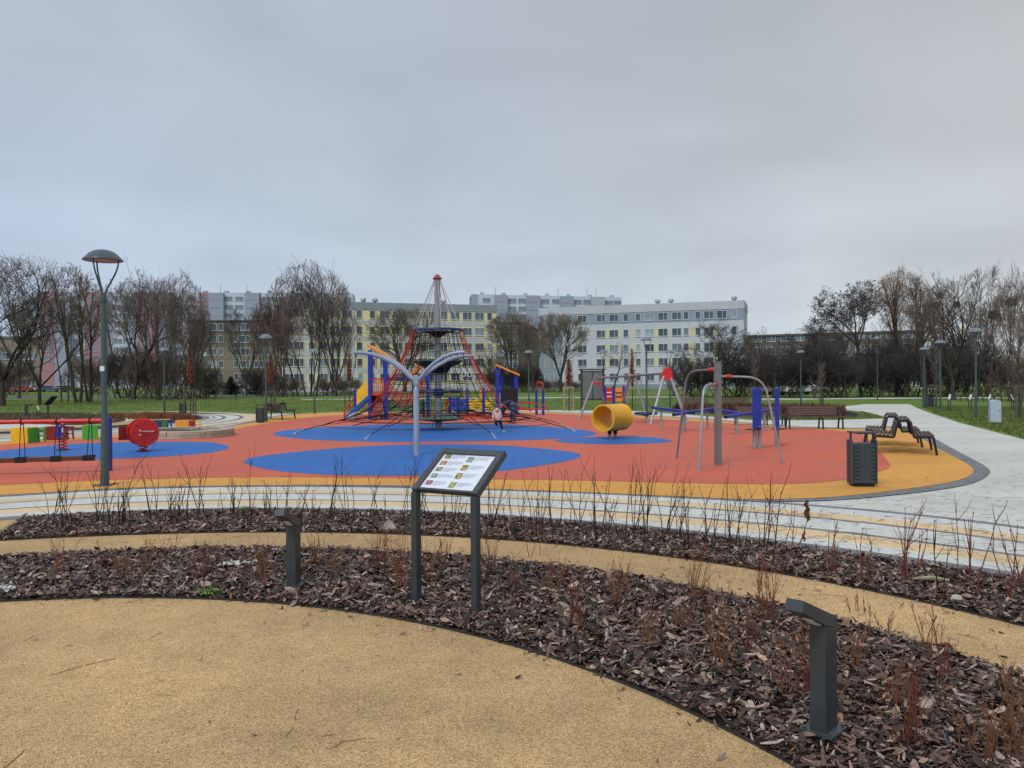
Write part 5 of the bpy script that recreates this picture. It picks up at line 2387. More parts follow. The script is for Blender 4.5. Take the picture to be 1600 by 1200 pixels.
M_SKIN = mat('skin', (.52, .30, .22), .55, .06, 10)
M_PINK = mat('pink_coat', (.62, .38, .38), .8, .10, 12, bump=.1, bscale=60)
M_PINKD = mat('dark_pink_wool', (.30, .10, .15), .85, .2, 30)
M_NAVYC = mat('navy_jacket', (.020, .028, .060), .7, .2, 12, bump=.2, bscale=30)
M_JEANS = mat('blue_jeans', (.075, .115, .22), .8, .3, 9, bump=.1)
M_LEGG = mat('dark_leggings', (.020, .030, .075), .8, .2, 12)
M_TEAL = mat('teal_boot', (.10, .45, .46), .6, .1, 12)
M_HAIR = mat('light_brown_hair', (.15, .095, .055), .7, .2, 40)
M_HAIRD = mat('dark_hair', (.03, .022, .018), .7, .2, 40)


def face(parent, c, r, fwd, up=Vector((0, 0, 1))):
    """eyes, nose and mouth on the head"""
    s_ = fwd.cross(up).normalized()
    mb = MB()
    for q in (-1, 1):
        mb.lathe([(0, -.006 * r / .1), (.010 * r / .1, 0), (0, .006 * r / .1)], c + fwd * r * .90 + s_ * q * r * .34 + up * r * .08, 8)
    mb.build('eye', M_HAIRD, parent)['kind'] = 'stuff'
    mb = MB()
    mb.prism([c + fwd * r * .90 + up * r * .08, c + fwd * r * 1.12 - up * r * .16 + s_ * .01, c + fwd * r * .88 - up * r * .2 + s_ * r * .12, c + fwd * r * .88 - up * r * .2 - s_ * r * .12], s_ * .004)
    mb.build('nose', M_SKIN, parent)
    mb = MB()
    mb.bar(c + fwd * r * .90 - up * r * .42 - s_ * r * .22, c + fwd * r * .90 - up * r * .42 + s_ * r * .22, .01, .012)
    mb.build('mouth', M_PINKD, parent)


def hand(chains, w, d, s, out):
    """five short finger chains leaving the palm"""
    d = d.normalized()
    o_ = out.normalized()
    n = d.cross(o_).normalized()
    chains.append([(*w, .020 * s), (*(w + d * .05 * s), (.034 * s, .016 * s))])
    root = w + d * .05 * s
    for k, (off, ln) in enumerate(((-.027, .055), (-.009, .066), (.009, .062), (.027, .048))):
        b = root + o_ * off * s
        chains.append([(*root, (.034 * s, .016 * s)), (*(b + d * .02 * s), .0085 * s), (*(b + d * ln * .6 * s + n * .008 * s), .008 * s), (*(b + d * ln * .9 * s + n * .024 * s), .007 * s)])
    q = w + d * .022 * s
    chains.append([(*w, .020 * s), (*(q + o_ * -.03 * s), .010 * s), (*(q + o_ * -.052 * s + d * .026 * s + n * .01 * s), .009 * s)])


# child in a pink coat, seen from behind, hopping with one leg stretched to the right
g = G(787, 677.5)
YC = g.y
sc_ = YC / FPX
ch = thing('person', 'child in pale pink hooded coat and teal boots stepping off the net', 'person', (g.x - .22, YC, SURF))


def pc(px, py, dy=0.0):
    v = P(px, py, YC + dy)
    return v - Vector(ch.location)


hd = pc(776.3, 633.5, .02)
hip = pc(778.5, 655)
ches = pc(776.5, 645, .0)
nk = pc(776.5, 639.5)
shl, shr = pc(772.6, 641.5), pc(780.8, 641.5)
body = [[(*hip, .085), (*ches, .085), (*nk, .038), (*hd, .070), (*(hd + Vector((0, 0, .045))), .062)],
        ]
hl_ = hip + Vector((-.05, .0, -.02))
hr_ = hip + Vector((.05, 0, -.02))
kn_r = pc(783, 664.5, -.05)
an_r = pc(786.3, 673.5, .0)
kn_l = pc(774.5, 661.5, -.14)
an_l = pc(777, 664.5, .10)
body.append([(*hip, .085), (*hr_, .062), (*kn_r, .042), (*an_r, .030)])
body.append([(*hip, .085), (*hl_, .062), (*kn_l, .045), (*an_l, .030)])
for sh, el, wr, o_ in ((shl, pc(770.8, 648, .04), pc(770.6, 655, -.02), Vector((0, 1, 0))), (shr, pc(783, 648.5, .05), pc(782.5, 654.5, -.05), Vector((0, 1, 0)))):
    body.append([(*ches, .085), (*sh, .036), (*el, .030), (*wr, .020)])
    hand(body, wr, (wr - el), .7, o_)
bd = skin_mesh('body', body, M_SKIN, ch, 1)
face(ch, hd + Vector((0, 0, .01)), .080, Vector((.25, 1, 0)).normalized())
ct = [[(*(hip + Vector((0, 0, -.06))), .135), (*hip, .125), (*ches, .112), (*(nk + Vector((0, 0, -.02))), .060)]]
for sh, el, wr in ((shl, pc(770.8, 648, .04), pc(770.6, 654.4, -.02)), (shr, pc(783, 648.5, .05), pc(782.6, 653.8, -.04))):
    ct.append([(*ches, .112), (*sh, .056), (*el, .048), (*wr, .036)])
skin_mesh('coat', ct, M_PINK, ch, 1)
skin_mesh('hood', [[(*(nk + Vector((-.06, -.06, .0))), .055), (*(nk + Vector((0, -.09, -.02))), .065), (*(nk + Vector((.06, -.06, .0))), .055)]], mat('hood_lining', (.60, .42, .36), .9, .15, 30), ch, 1)
skin_mesh('hair', [[(*(hd + Vector((0, -.03, .05))), .070), (*(hd + Vector((0, -.045, -.0))), .075), (*(hd + Vector((0, -.06, -.06))), .050)]], M_HAIR, ch, 1)
skin_mesh('leggings', [[(*hip, .09), (*hr_, .070), (*kn_r, .050), (*(kn_r.lerp(an_r, .8)), .040)], [(*hip, .09), (*hl_, .070), (*kn_l, .052), (*(kn_l.lerp(an_l, .8)), .040)]], M_LEGG, ch, 1)
for an, toe in ((an_r, Vector((.07, -.05, -.035))), (an_l, Vector((.02, .10, -.02)))):
    skin_mesh('boot', [[(*(an + Vector((0, 0, .05))), .042), (*(an + Vector((0, 0, -.02))), .042), (*(an + toe + Vector((0, 0, -.01))), .034)]], M_TEAL, ch, 1)

# stooping adult
g = G(805, 661.5)
YA = g.y
ad = thing('person', 'adult in navy jacket and blue jeans bending down beside the black panel', 'person', (g.x, YA, SURF))


def pa(px, py, dy=0.0):
    return P(px, py, YA + dy) - Vector(ad.location)


hip = pa(803, 634.5)
hL, hR = hip + Vector((-.02, -.11, -.02)), hip + Vector((.03, .11, -.02))
k1, a1 = pa(801.5, 647, -.12), pa(805, 659, -.1)
k2, a2 = pa(799.5, 646, .35), pa(799, 657.5, .35)
sp1, chest = pa(797, 628.5), pa(790, 629.5)
neck = pa(786.5, 632)
head = pa(783.6, 635.0)
s1, s2 = pa(789, 631.5, -.18), pa(789, 631, .18)
e1, w1 = pa(787.5, 641, -.2), pa(785, 648.5, -.12)
e2, w2 = pa(786, 640, .2), pa(783, 647, .1)
body = [[(*hip, .135), (*sp1, .125), (*chest, .14), (*neck, .058), (*head, .088), (*(head + Vector((-.04, 0, -.05))), .075)],
        [(*hip, .135), (*hL, .095), (*k1, .062), (*a1, .042)], [(*hip, .135), (*hR, .095), (*k2, .062), (*a2, .042)]]
for s_, e_, w_ in ((s1, e1, w1), (s2, e2, w2)):
    body.append([(*chest, .14), (*s_, .060), (*e_, .042), (*w_, .028)])
    hand(body, w_, w_ - e_, 1.0, Vector((0, 1, 0)))
skin_mesh('body', body, M_SKIN, ad, 1)
face(ad, head, .095, Vector((-.5, 0, -.85)).normalized(), Vector((-.85, 0, .5)).normalized())
ct = [[(*hip.lerp(sp1, .1), .165), (*sp1, .165), (*chest, .185), (*neck.lerp(chest, .3), .10)]]
for s_, e_, w_ in ((s1, e1, w1), (s2, e2, w2)):
    ct.append([(*chest, .185), (*s_, .095), (*e_, .072), (*e_.lerp(w_, .9), .052)])
skin_mesh('jacket', ct, M_NAVYC, ad, 1)
skin_mesh('jeans', [[(*hip, .155), (*hL, .115), (*k1, .085), (*k1.lerp(a1, .9), .068)], [(*hip, .155), (*hR, .115), (*k2, .085), (*k2.lerp(a2, .9), .068)]], M_JEANS, ad, 1)
for an in (a1, a2):
    skin_mesh('shoe', [[(*(an + Vector((.05, 0, -.035))), .045), (*(an + Vector((-.03, 0, -.04))), .048), (*(an + Vector((-.13, 0, -.05))), .038)]], M_BLACK, ad, 1)
skin_mesh('hair', [[(*(head + Vector((.02, 0, .06))), .085), (*(head + Vector((-.03, 0, .03))), .085)]], M_HAIRD, ad, 1)


# ================================================================== trees
def seg_mesh(name, segs, m, sides=3):
    """segs: list of polylines [(Vector, r), ...] -> one mesh of tapered prisms (fast)"""
    vs, fs = [], []
    for pl in segs:
        n = len(pl)
        b = len(vs)
        for i, (p, r) in enumerate(pl):
            q = pl[min(i + 1, n - 1)][0] - pl[max(i - 1, 0)][0]
            if abs(q.z) < .9 * q.length:
                u = Vector((-q.y, q.x, 0))
            else:
                u = Vector((1, 0, 0)) - q * (q.x / max(1e-9, q.length_squared))
            u.normalize()
            w = q.cross(u)
            if w.length > 1e-9:
                w.normalize()
            for k in range(sides):
                a = 2 * PI * k / sides
                vs.append(p + u * (math.cos(a) * r) + w * (math.sin(a) * r))
        for i in range(n - 1):
            for k in range(sides):
                k2 = (k + 1) % sides
                fs.append((b + i * sides + k, b + i * sides + k2, b + (i + 1) * sides + k2, b + (i + 1) * sides + k))
    me = bpy.data.meshes.new(name)
    me.from_pydata(vs, [], fs)
    me.materials.append(m)
    me.polygons.foreach_set('use_smooth', [True] * len(me.polygons))
    me.update()
    return me


def rdir(d, ang, rnd):
    """direction d turned by ang in a random plane"""
    o_ = d.orthogonal().normalized()
    o_.rotate(Matrix.Rotation(rnd.uniform(0, 2 * PI), 3, d))
    return (d * math.cos(ang) + o_ * math.sin(ang)).normalized()


def gen_tree(seed, style):
    """a leafless tree about 10 m tall: returns (thick limbs, fine twigs)"""
    rnd = random.Random(seed)
    thick, thin = [], []
    S = dict(
        spread=dict(stems=1, trunk=1.5, r=.15, lean=.0, len0=6.4, ang=(.35, .85), up=.07, kids=(9, 8, 6, 4), dec=(.60, .52, .50), wob=.13, levels=4, env=(4.3, .52, 1.5)),
        fan=dict(stems=15, trunk=.5, r=.056, lean=.46, len0=9.8, ang=(.28, .72), up=.035, kids=(13, 7, 4, 2), dec=(.42, .52, .55), wob=.045, levels=4, env=(3.6, .48, -4)),
        fandense=dict(stems=17, trunk=.5, r=.056, lean=.46, len0=9.8, ang=(.28, .72), up=.035, kids=(16, 8, 5, 2), dec=(.42, .52, .55), wob=.045, levels=4, env=(3.6, .48, -4)),
        oval=dict(stems=1, trunk=1.8, r=.13, lean=.0, len0=7.4, ang=(.32, .75), up=.06, kids=(11, 9, 7, 3), dec=(.45, .52, .5), wob=.08, levels=4, env=(3.7, .52, 1.2)),
        tall=dict(stems=3, trunk=1.5, r=.10, lean=.18, len0=9.0, ang=(.40, .75), up=.08, kids=(14, 7, 5, 2), dec=(.34, .52, .55), wob=.06, levels=4, env=(2.8, .50, -2)),
        apple=dict(stems=3, trunk=.6, r=.10, lean=.60, len0=6.6, ang=(.5, 1.1), up=.04, kids=(12, 9, 7, 5), dec=(.50, .55, .5), wob=.22, levels=4, env=(5.6, .46, .8)),
        willow=dict(stems=3, trunk=1.4, r=.13, lean=.25, len0=8.6, ang=(.3, .8), up=.09, kids=(12, 9, 7, 3), dec=(.40, .5, .7), wob=.10, levels=4, env=(3.8, .52, .8)),
        thin=dict(stems=1, trunk=.8, r=.06, lean=.03, len0=9.0, ang=(.4, .8), up=.10, kids=(22, 8, 5, 0), dec=(.32, .5, .5), wob=.05, levels=3, env=(2.2, .5, 1.0)),
        bush=dict(stems=40, trunk=.0, r=.030, lean=.80, len0=8.0, ang=(.3, .9), up=.05, kids=(13, 9, 0, 0), dec=(.40, .5, .5), wob=.10, levels=3, env=(5.6, .36, -2)),
        umbrella=dict(stems=1, trunk=4.2, r=.14, lean=.10, len0=5.6, ang=(.55, 1.15), up=.03, kids=(10, 8, 6, 4), dec=(.52, .5, .45), wob=.16, levels=4, env=(5.2, .62, 3.6)),
    )[style]

    eR, eC, eB = S['env']
    zc = 10 * eC
    ph = [rnd.uniform(0, 6.3) for _ in range(4)]

    def outside(q):
        a_ = math.atan2(q.y, q.x)
        lump = 1 + .10 * math.sin(3 * a_ + ph[0] + q.z * .5) + .07 * math.sin(5 * a_ + ph[1] - q.z * .9)
        rr_ = math.hypot(q.x, q.y) / (eR * lump)
        hz = (q.z - zc) / ((10 - zc) * (1 + .06 * math.sin(2 * a_ + ph[2])) if q.z > zc else (zc - eB))
        return rr_ * rr_ + hz * hz > 1.0 and q.z > 1.0

    def grow(p, d, L, r, lev):
        n = (7, 5, 4, 3, 2)[min(lev, 4)]
        if style in ('fan', 'fandense', 'tall', 'thin') and lev == 0:
            n = 9
        pl = [(p, r)]
        q = p.copy()
        dd = d.copy()
        pts = []
        for i in range(n):
            dd = dd + Vector((rnd.gauss(0, 1), rnd.gauss(0, 1), rnd.gauss(0, 1))) * S['wob']
            dd.z += S['up'] * (.5 if lev == 0 else .8)
            if style == 'willow' and lev >= 3:
                dd.z -= .75
            dd.normalize()
            q = q + dd * (L / n)
            rr = r * (1 - .72 * (i + 1) / n)
            if outside(q) and rnd.random() < .85:
                break
            pl.append((q.copy(), max(rr, .008)))
            pts.append((q.copy(), dd.copy(), rr))
        if len(pts) == 0:
            return
        nf = n
        n = len(pts)
        (thick if lev <= 1 and r > .035 else thin).append(pl)
        if lev + 1 >= S['levels']:
            return
        nk = max(1, int(S['kids'][lev] * n / nf + .5))
        for k in range(nk):
            t_ = rnd.uniform(.22 if lev == 0 else .12, 1.0) ** .8
            i = min(n - 1, int(t_ * n))
            qq, d2, r2 = pts[i]
            f = t_ * n - i
            base = (pl[i][0]).lerp(pl[i + 1][0], max(0, min(1, f)))
            a = rnd.uniform(*S['ang'])
            nd = rdir(d2, a, rnd)
            dec = S['dec'][min(lev, 2)]
            prof_ = 1.15 - .55 * t_ if style in ('fan', 'fandense', 'tall', 'thin') else 1.1 - .3 * t_
            grow(base, nd, L * dec * rnd.uniform(.7, 1.15) * prof_, max(r * (1 - .72 * t_) * .62, .009), lev + 1)
        # leader continues
        if lev < 2 and n == nf:
            qq, d2, r2 = pts[-1]
            grow(qq, d2, L * .35, max(r2, .012), lev + 1)

    for s_ in range(S['stems']):
        a = rnd.uniform(0, 2 * PI) if S['stems'] < 4 else 2 * PI * s_ / S['stems'] + rnd.uniform(-.3, .3)
        ln = S['lean'] * rnd.uniform(.35, 1.1)
        d = Vector((math.cos(a) * math.sin(ln), math.sin(a) * math.sin(ln), math.cos(ln)))
        p = Vector((math.cos(a), math.sin(a), 0)) * (.0 if S['stems'] == 1 else .22)
        if S['stems'] > 8:
            p = Vector((rnd.gauss(0, 1.8), rnd.gauss(0, 1.8), 0))
        if S['trunk'] > 0:
            q = p + d * S['trunk'] * .5 + Vector((rnd.gauss(0, .04), rnd.gauss(0, .04), 0))
            q2 = p + d * S['trunk']
            thick.append([(p - Vector((0, 0, .15)), S['r'] * 1.5), (p + d * .25, S['r'] * 1.15), (q, S['r'] * 1.02), (q2, S['r'])])
            p = q2
        if S['stems'] == 1 and style in ('spread', 'umbrella', 'oval'):
            nl = 5
            for k in range(nl):
                a2 = 2 * PI * k / nl + rnd.uniform(-.3, .3)
                ln2 = rnd.uniform(.30, .85) if style != 'oval' else rnd.uniform(.12, .50)
                d2 = Vector((math.cos(a2) * math.sin(ln2), math.sin(a2) * math.sin(ln2), math.cos(ln2)))
                grow(p - d * .05, d2, S['len0'] * rnd.uniform(.8, 1.1), S['r'] * .62, 0)
        else:
            grow(p, d, S['len0'] * rnd.uniform(.75, 1.05), S['r'], 0)
    return thick, thin


TREES = {}


def tree_proto(style, seed, name, m_trunk, m_twig, extra=None, rscale=1.0):
    thick, thin = gen_tree(seed, style)
    allp = [p for pl in thick + thin for p, r in pl]
    zz_ = sorted(pl[-1][0].z for pl in thin)
    top = zz_[int(len(zz_) * .997)]
    xs = sorted(p.x for p in allp)
    w = xs[int(len(xs) * .995)] - xs[int(len(xs) * .005)]
    k = 10.0 / top
    thick = [[(p * k, r * k) for p, r in pl] for pl in thick]
    thin = [[(p * k, max(r * k, .0062) * rscale) for p, r in pl] for pl in thin]
    t = thing(name, 'x', 'tree')
    o1 = bpy.data.objects.new('trunk', seg_mesh('trunk', thick, m_trunk, 7))
    o2 = bpy.data.objects.new('crown', seg_mesh('crown', thin, m_twig, 3))
    for o_ in (o1, o2):
        COL.objects.link(o_)
        o_.parent = t
    tips = [pl[-1][0] for pl in thin]
    if extra:
        extra(t, tips)
    return dict(root=t, w=w * k, used=False, ntips=len(tips))


def leaf_tufts(m, n, size, name='leaf_clusters', frac=1.0):
    def f(t, tips):
        rnd = random.Random(5)
        vs, fs = [], []
        for i in range(n):
            p = rnd.choice(tips) + Vector((rnd.gauss(0, .06), rnd.gauss(0, .06), rnd.gauss(0, .06)))
            a, b = rnd.uniform(0, 2 * PI), rnd.uniform(-1, 1)
            u = Vector((math.cos(a), math.sin(a), b)).normalized() * size * rnd.uniform(.5, 1.2)
            v = u.orthogonal().normalized() * size * rnd.uniform(.3, .6)
            k = len(vs)
            vs += [p - u * .5, p + v, p + u * .5, p - v]
            fs.append((k, k + 1, k + 2, k + 3))
        mb = MB()
        mb.add(vs, fs)
        mb.build(name, m, t)
    return f


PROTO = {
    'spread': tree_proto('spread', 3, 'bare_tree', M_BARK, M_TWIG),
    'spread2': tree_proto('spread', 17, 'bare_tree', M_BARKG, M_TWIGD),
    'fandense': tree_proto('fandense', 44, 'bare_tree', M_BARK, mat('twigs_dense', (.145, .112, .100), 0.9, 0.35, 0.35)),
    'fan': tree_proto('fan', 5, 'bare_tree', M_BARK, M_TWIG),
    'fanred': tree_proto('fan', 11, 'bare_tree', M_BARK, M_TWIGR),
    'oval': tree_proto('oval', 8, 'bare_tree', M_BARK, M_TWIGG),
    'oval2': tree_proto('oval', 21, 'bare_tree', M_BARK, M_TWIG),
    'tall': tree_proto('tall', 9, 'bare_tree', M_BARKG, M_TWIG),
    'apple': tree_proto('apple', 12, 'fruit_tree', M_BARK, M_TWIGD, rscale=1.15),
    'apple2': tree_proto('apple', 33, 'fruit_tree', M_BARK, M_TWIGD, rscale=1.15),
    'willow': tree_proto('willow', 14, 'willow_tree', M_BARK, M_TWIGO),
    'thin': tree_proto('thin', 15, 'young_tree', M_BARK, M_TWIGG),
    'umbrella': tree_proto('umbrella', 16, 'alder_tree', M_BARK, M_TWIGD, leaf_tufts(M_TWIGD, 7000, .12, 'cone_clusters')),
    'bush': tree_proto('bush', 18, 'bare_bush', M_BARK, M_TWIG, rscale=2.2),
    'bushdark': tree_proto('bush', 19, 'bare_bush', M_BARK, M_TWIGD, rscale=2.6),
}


def plant_tree(kind, px, pbase, ptop, wpx, label, rz=None, cat='tree', group=None, lean=0.0, Y=None):
    pr_ = PROTO[kind]
    g = G(px, pbase) if Y is None else Vector((P(px, 600, Y).x, Y, 0))
    h = P(px, ptop, g.y).z
    w = wpx / FPX * g.y
    rz = random.uniform(0, 2 * PI) if rz is None else rz
    sx = w / pr_['w']
    sc_ = (sx, sx, h / 10.0)
    if not pr_['used']:
        o = pr_['root']
        pr_['used'] = True
        o.location, o.rotation_euler, o.scale = g, (0, lean, rz), sc_
        o['label'] = label
    else:
        o = dup(pr_['root'], g, rz, label, sc_)
        o.rotation_euler = (0, lean, rz)
    o['category'] = cat
    if group:
        o['group'] = group
    return o


T_ = plant_tree
GL, GR = 'bare trees left of the playground', 'bare trees on the right'
T_('spread', 4, 634, 390, 180, 'big spreading bare tree at the left edge, highest on the left', group=GL)
T_('spread2', 62, 633, 458, 135, 'forked dark bare tree left of the large lamp post', group=GL)
T_('oval2', 30, 622, 455, 90, 'bare tree behind the forked one at the left edge', group=GL)
T_('thin', 96, 628, 470, 50, 'slim leaning bare tree right of the forked tree, left of a pair', group=GL)
T_('thin', 106, 628, 455, 50, 'slim leaning bare tree right of the forked tree, right of a pair', group=GL)
T_('tall', 124, 629, 412, 80, 'tall bare tree just left of the large lamp post', group=GL)
T_('tall', 141, 628, 424, 70, 'tall bare tree touching the large lamp post on its left', group=GL)
T_('spread', 208, 624, 418, 130, 'leaning bare tree just right of the large lamp post', group=GL, lean=-.2)
T_('fandense', 280, 625, 424, 100, 'many-stemmed brown tree between lamp post and rusty sapling', group=GL)
T_('fanred', 300, 622, 466, 70, 'reddish bushy tree behind the rusty staked sapling at left', group=GL)
T_('thin', 184, 615, 448, 80, 'bare tree in the second row behind the large lamp post', group=GL)
T_('thin', 338, 619, 500, 60, 'low bare tree in front of the brown apartment block', group=GL)
T_('spread2', 385, 618, 476, 80, 'dark bare tree before the right end of the brown apartment block', group=GL)
T_('fanred', 440, 620, 452, 84, 'reddish tree at the left flank of the tallest centre tree', group=GL)
T_('fandense', 482, 619, 408, 150, 'tallest many-stemmed bare tree left of the yellow apartment block', group=GL)
T_('fanred', 524, 618, 446, 70, 'reddish upright tree at the right flank of the tallest centre tree', group=GL)
T_('oval', 632, 612.5, 480, 125, 'round pale bare tree in front of the yellow apartment block', group=GL)
T_('oval', 800, 612, 484, 84, 'pale bare tree at the right end of the yellow apartment block', group=GL)
T_('oval2', 833, 614, 490, 62, 'narrow bare tree between the two near apartment blocks')
T_('oval', 876, 613, 488, 96, 'bare tree before the left end of the grey and yellow block')
T_('apple2', 770, 611, 530, 50, 'small dark bare tree behind the right play tower')
T_('thin', 960, 611, 535, 58, 'young bare tree in front of the grey and yellow apartment block')
T_('apple', 1112, 622, 497, 118, 'dark twisted fruit tree before the right half of the grey block', group=GR)
T_('apple2', 1050, 619, 540, 66, 'small tangled fruit tree left of the dark twisted one', group=GR)
T_('apple2', 1210, 622, 508, 100, 'dark twisted fruit tree right of the grey block, left of the far lamp', group=GR)
T_('apple', 1275, 623, 500, 96, 'dark fruit tree just right of the lamp beyond the reddish benches', group=GR)
T_('apple2', 1322, 622, 520, 80, 'low dark fruit tree under the alder canopy', group=GR)
T_('umbrella', 1345, 620, 438, 150, 'alder with dark clustered flat canopy rising left of the path', group=GR, rz=1.0)
T_('willow', 1405, 619, 418, 100, 'orange-twigged willow above the start of the far path', group=GR)
T_('tall', 1448, 621, 425, 80, 'tall bare tree behind the three lamp posts on the right', group=GR)
T_('spread', 1490, 625, 422, 120, 'spreading bare tree with mistletoe balls behind the three lamp posts', group=GR)
T_('fan', 1562, 627, 412, 100, 'tall dense bare tree near the right edge', group=GR)
T_('fanred', 1600, 628, 420, 90, 'reddish bare tree cut by the right edge', group=GR)
T_('oval2', 1530, 618, 460, 90, 'bare tree in the second row between the mistletoe tree and the right edge', group=GR)
T_('spread2', 1170, 614, 520, 90, 'bare tree behind the end of the grey block', group=GR)
T_('spread2', 1420, 611, 470, 110, 'dark bare tree in the second row behind the willow', group=GR)
T_('oval2', 1300, 612, 500, 90, 'bare tree in the second row left of the alder', group=GR)
T_('fan', -60, 622, 430, 120, 'bare tree beyond the left frame edge', group=GL)
T_('spread2', 1660, 625, 430, 140, 'bare tree beyond the right frame edge', group=GR)

# low bushes
BL = [(200, 622, 540, 90, 'bushdark', 'dark bare bush right of the large lamp post foot'), (238, 623, 535, 90, 'bush', 'brown bare bush left of the small far lamp post'),
      (282, 623, 545, 90, 'bush', 'brown bare bush behind the rusty staked sapling'), (318, 622, 566, 60, 'bush', 'brown bare bush left of the brown apartment block'),
      (410, 618, 570, 70, 'bushdark', 'low dark hedge bush left of the tallest centre tree'), (450, 618, 590, 60, 'bush', 'low brown hedge bush under the tallest centre tree'),
      (515, 616, 590, 50, 'bush', 'low brown hedge bush left of the play tower'), (545, 615, 588, 46, 'bush', 'low brown hedge bush behind the play tower handrail'),
      (780, 613, 572, 56, 'bushdark', 'dark bush behind the right play tower'), (822, 613, 566, 60, 'bushdark', 'dark bush behind the pair of blue posts'),
      (862, 612, 592, 44, 'bush', 'low brown bush right of the pair of blue posts'), (905, 611, 594, 44, 'bush', 'low brown bush behind the grey notice board'),
      (1085, 620, 560, 90, 'bushdark', 'dark thicket behind the red-topped swing frame'), (1150, 620, 556, 90, 'bushdark', 'dark thicket behind the grey climbing post'),
      (1235, 621, 560, 80, 'bushdark', 'dark thicket behind the lamp beyond the benches'), (1310, 621, 560, 80, 'bushdark', 'dark thicket under the alder'),
      (1362, 620, 556, 70, 'bushdark', 'dark thicket left of the pale flat-topped lamp'), (1415, 620, 545, 90, 'bushdark', 'dark thicket under the willow'),
      (1470, 620, 540, 90, 'bushdark', 'dark thicket behind the three lamp posts'), (1530, 620, 540, 100, 'bushdark', 'dark thicket behind the pale cabinet'),
      (1590, 621, 540, 90, 'bush', 'brown thicket at the right edge'), (1195, 617, 545, 80, 'bushdark', 'dark thicket behind the rightmost blue post'),
      (150, 616, 548, 90, 'bush', 'brown bush behind the large lamp post'), (10, 617, 556, 90, 'bush', 'brown bush at the left edge'),
      (1390, 613, 520, 110, 'bushdark', 'tall dark thicket in the second row behind the willow'), (1500, 613, 510, 120, 'bushdark', 'tall dark thicket in the second row right of the path'),
      (1270, 613, 535, 100, 'bushdark', 'tall dark thicket in the second row behind the benches'), (360, 616, 596, 50, 'bushdark', 'low dark hedge in front of the brown block')]
for px, pb, pt, w, kd, lb in BL:
    T_(kd, px, pb, pt, w, lb, cat='bush', group='bare bushes and thickets under the trees')

# mistletoe balls
for px, py, r, Y, lb in ((1448, 478, 4.5, 84, 'left round mistletoe ball in the tall bare trees behind the lamps'), (1463, 477, 5.5, 84, 'middle mistletoe ball in the bare trees behind the lamps'),
                         (1468, 462, 4, 84, 'highest small mistletoe ball behind the lamps'), (1495, 476, 4.5, 76, 'mistletoe ball right of the tallest lamp on the right'),
                         (1580, 472, 8, 70, 'large mistletoe ball in the dense tree near the right edge'), (1553, 492, 8, 70, 'lower large mistletoe ball left of the right edge tree')):
    c_ = P(px, py, Y)
    rr = r / FPX * Y
    mb = MB()
    for i in range(420):
        a, b = random.uniform(0, 2 * PI), random.uniform(-1, 1)
        q = Vector((math.cos(a) * math.sqrt(1 - b * b), math.sin(a) * math.sqrt(1 - b * b), b)) * rr * random.uniform(.4, 1)
        u = q.orthogonal().normalized() * .09
        mb.add([q - u, q + q.normalized() * .12, q + u], [(0, 1, 2)])
    o = mb.build('mistletoe_ball', mat('mistletoe', (.045, .050, .028), .9, .3, 4, island=True))
    o.location = c_
    tag(o, lb, 'mistletoe', group='mistletoe balls in the bare trees')


# evergreen shrubs before the brown block
def evergreen(px, pb, pt, wpx, lb):
    g = G(px, pb)
    h = P(px, pt, g.y).z
    w = wpx / FPX * g.y
    t = thing('evergreen_shrub', lb, 'evergreen', g, group='dark evergreens before the brown block')
    mb = MB()
    mb.tube([(0, 0, 0), (0, 0, h * .9)], .10, 6, r2=.02)
    mb.build('trunk', M_BARK, t)
    mb = MB()
    for i in range(1500):
        u = random.random() ** .7
        z = h * (1 - u * .97)
        a = random.uniform(0, 2 * PI)
        r = w * .5 * (u ** .8) * random.uniform(.45, 1.05) * (1 + .2 * math.sin(5 * a + z * 3))
        p = Vector((r * math.cos(a), r * math.sin(a), z))
        d_ = Vector((math.cos(a), math.sin(a), random.uniform(-.4, .5))) * random.uniform(.15, .35)
        s_ = Vector((-math.sin(a), math.cos(a), random.uniform(-.3, .3))) * .10
        mb.add([p - s_, p + s_, p + d_], [(0, 1, 2)])
    mb.build('crown', M_EVG, t)


evergreen(361, 617.5, 588, 26, 'dark cone-shaped evergreen in front of the brown apartment block')
evergreen(331, 617, 595, 24, 'low dark evergreen left of the cone-shaped one')
evergreen(400, 617, 590, 26, 'dark evergreen right of the cone-shaped one')


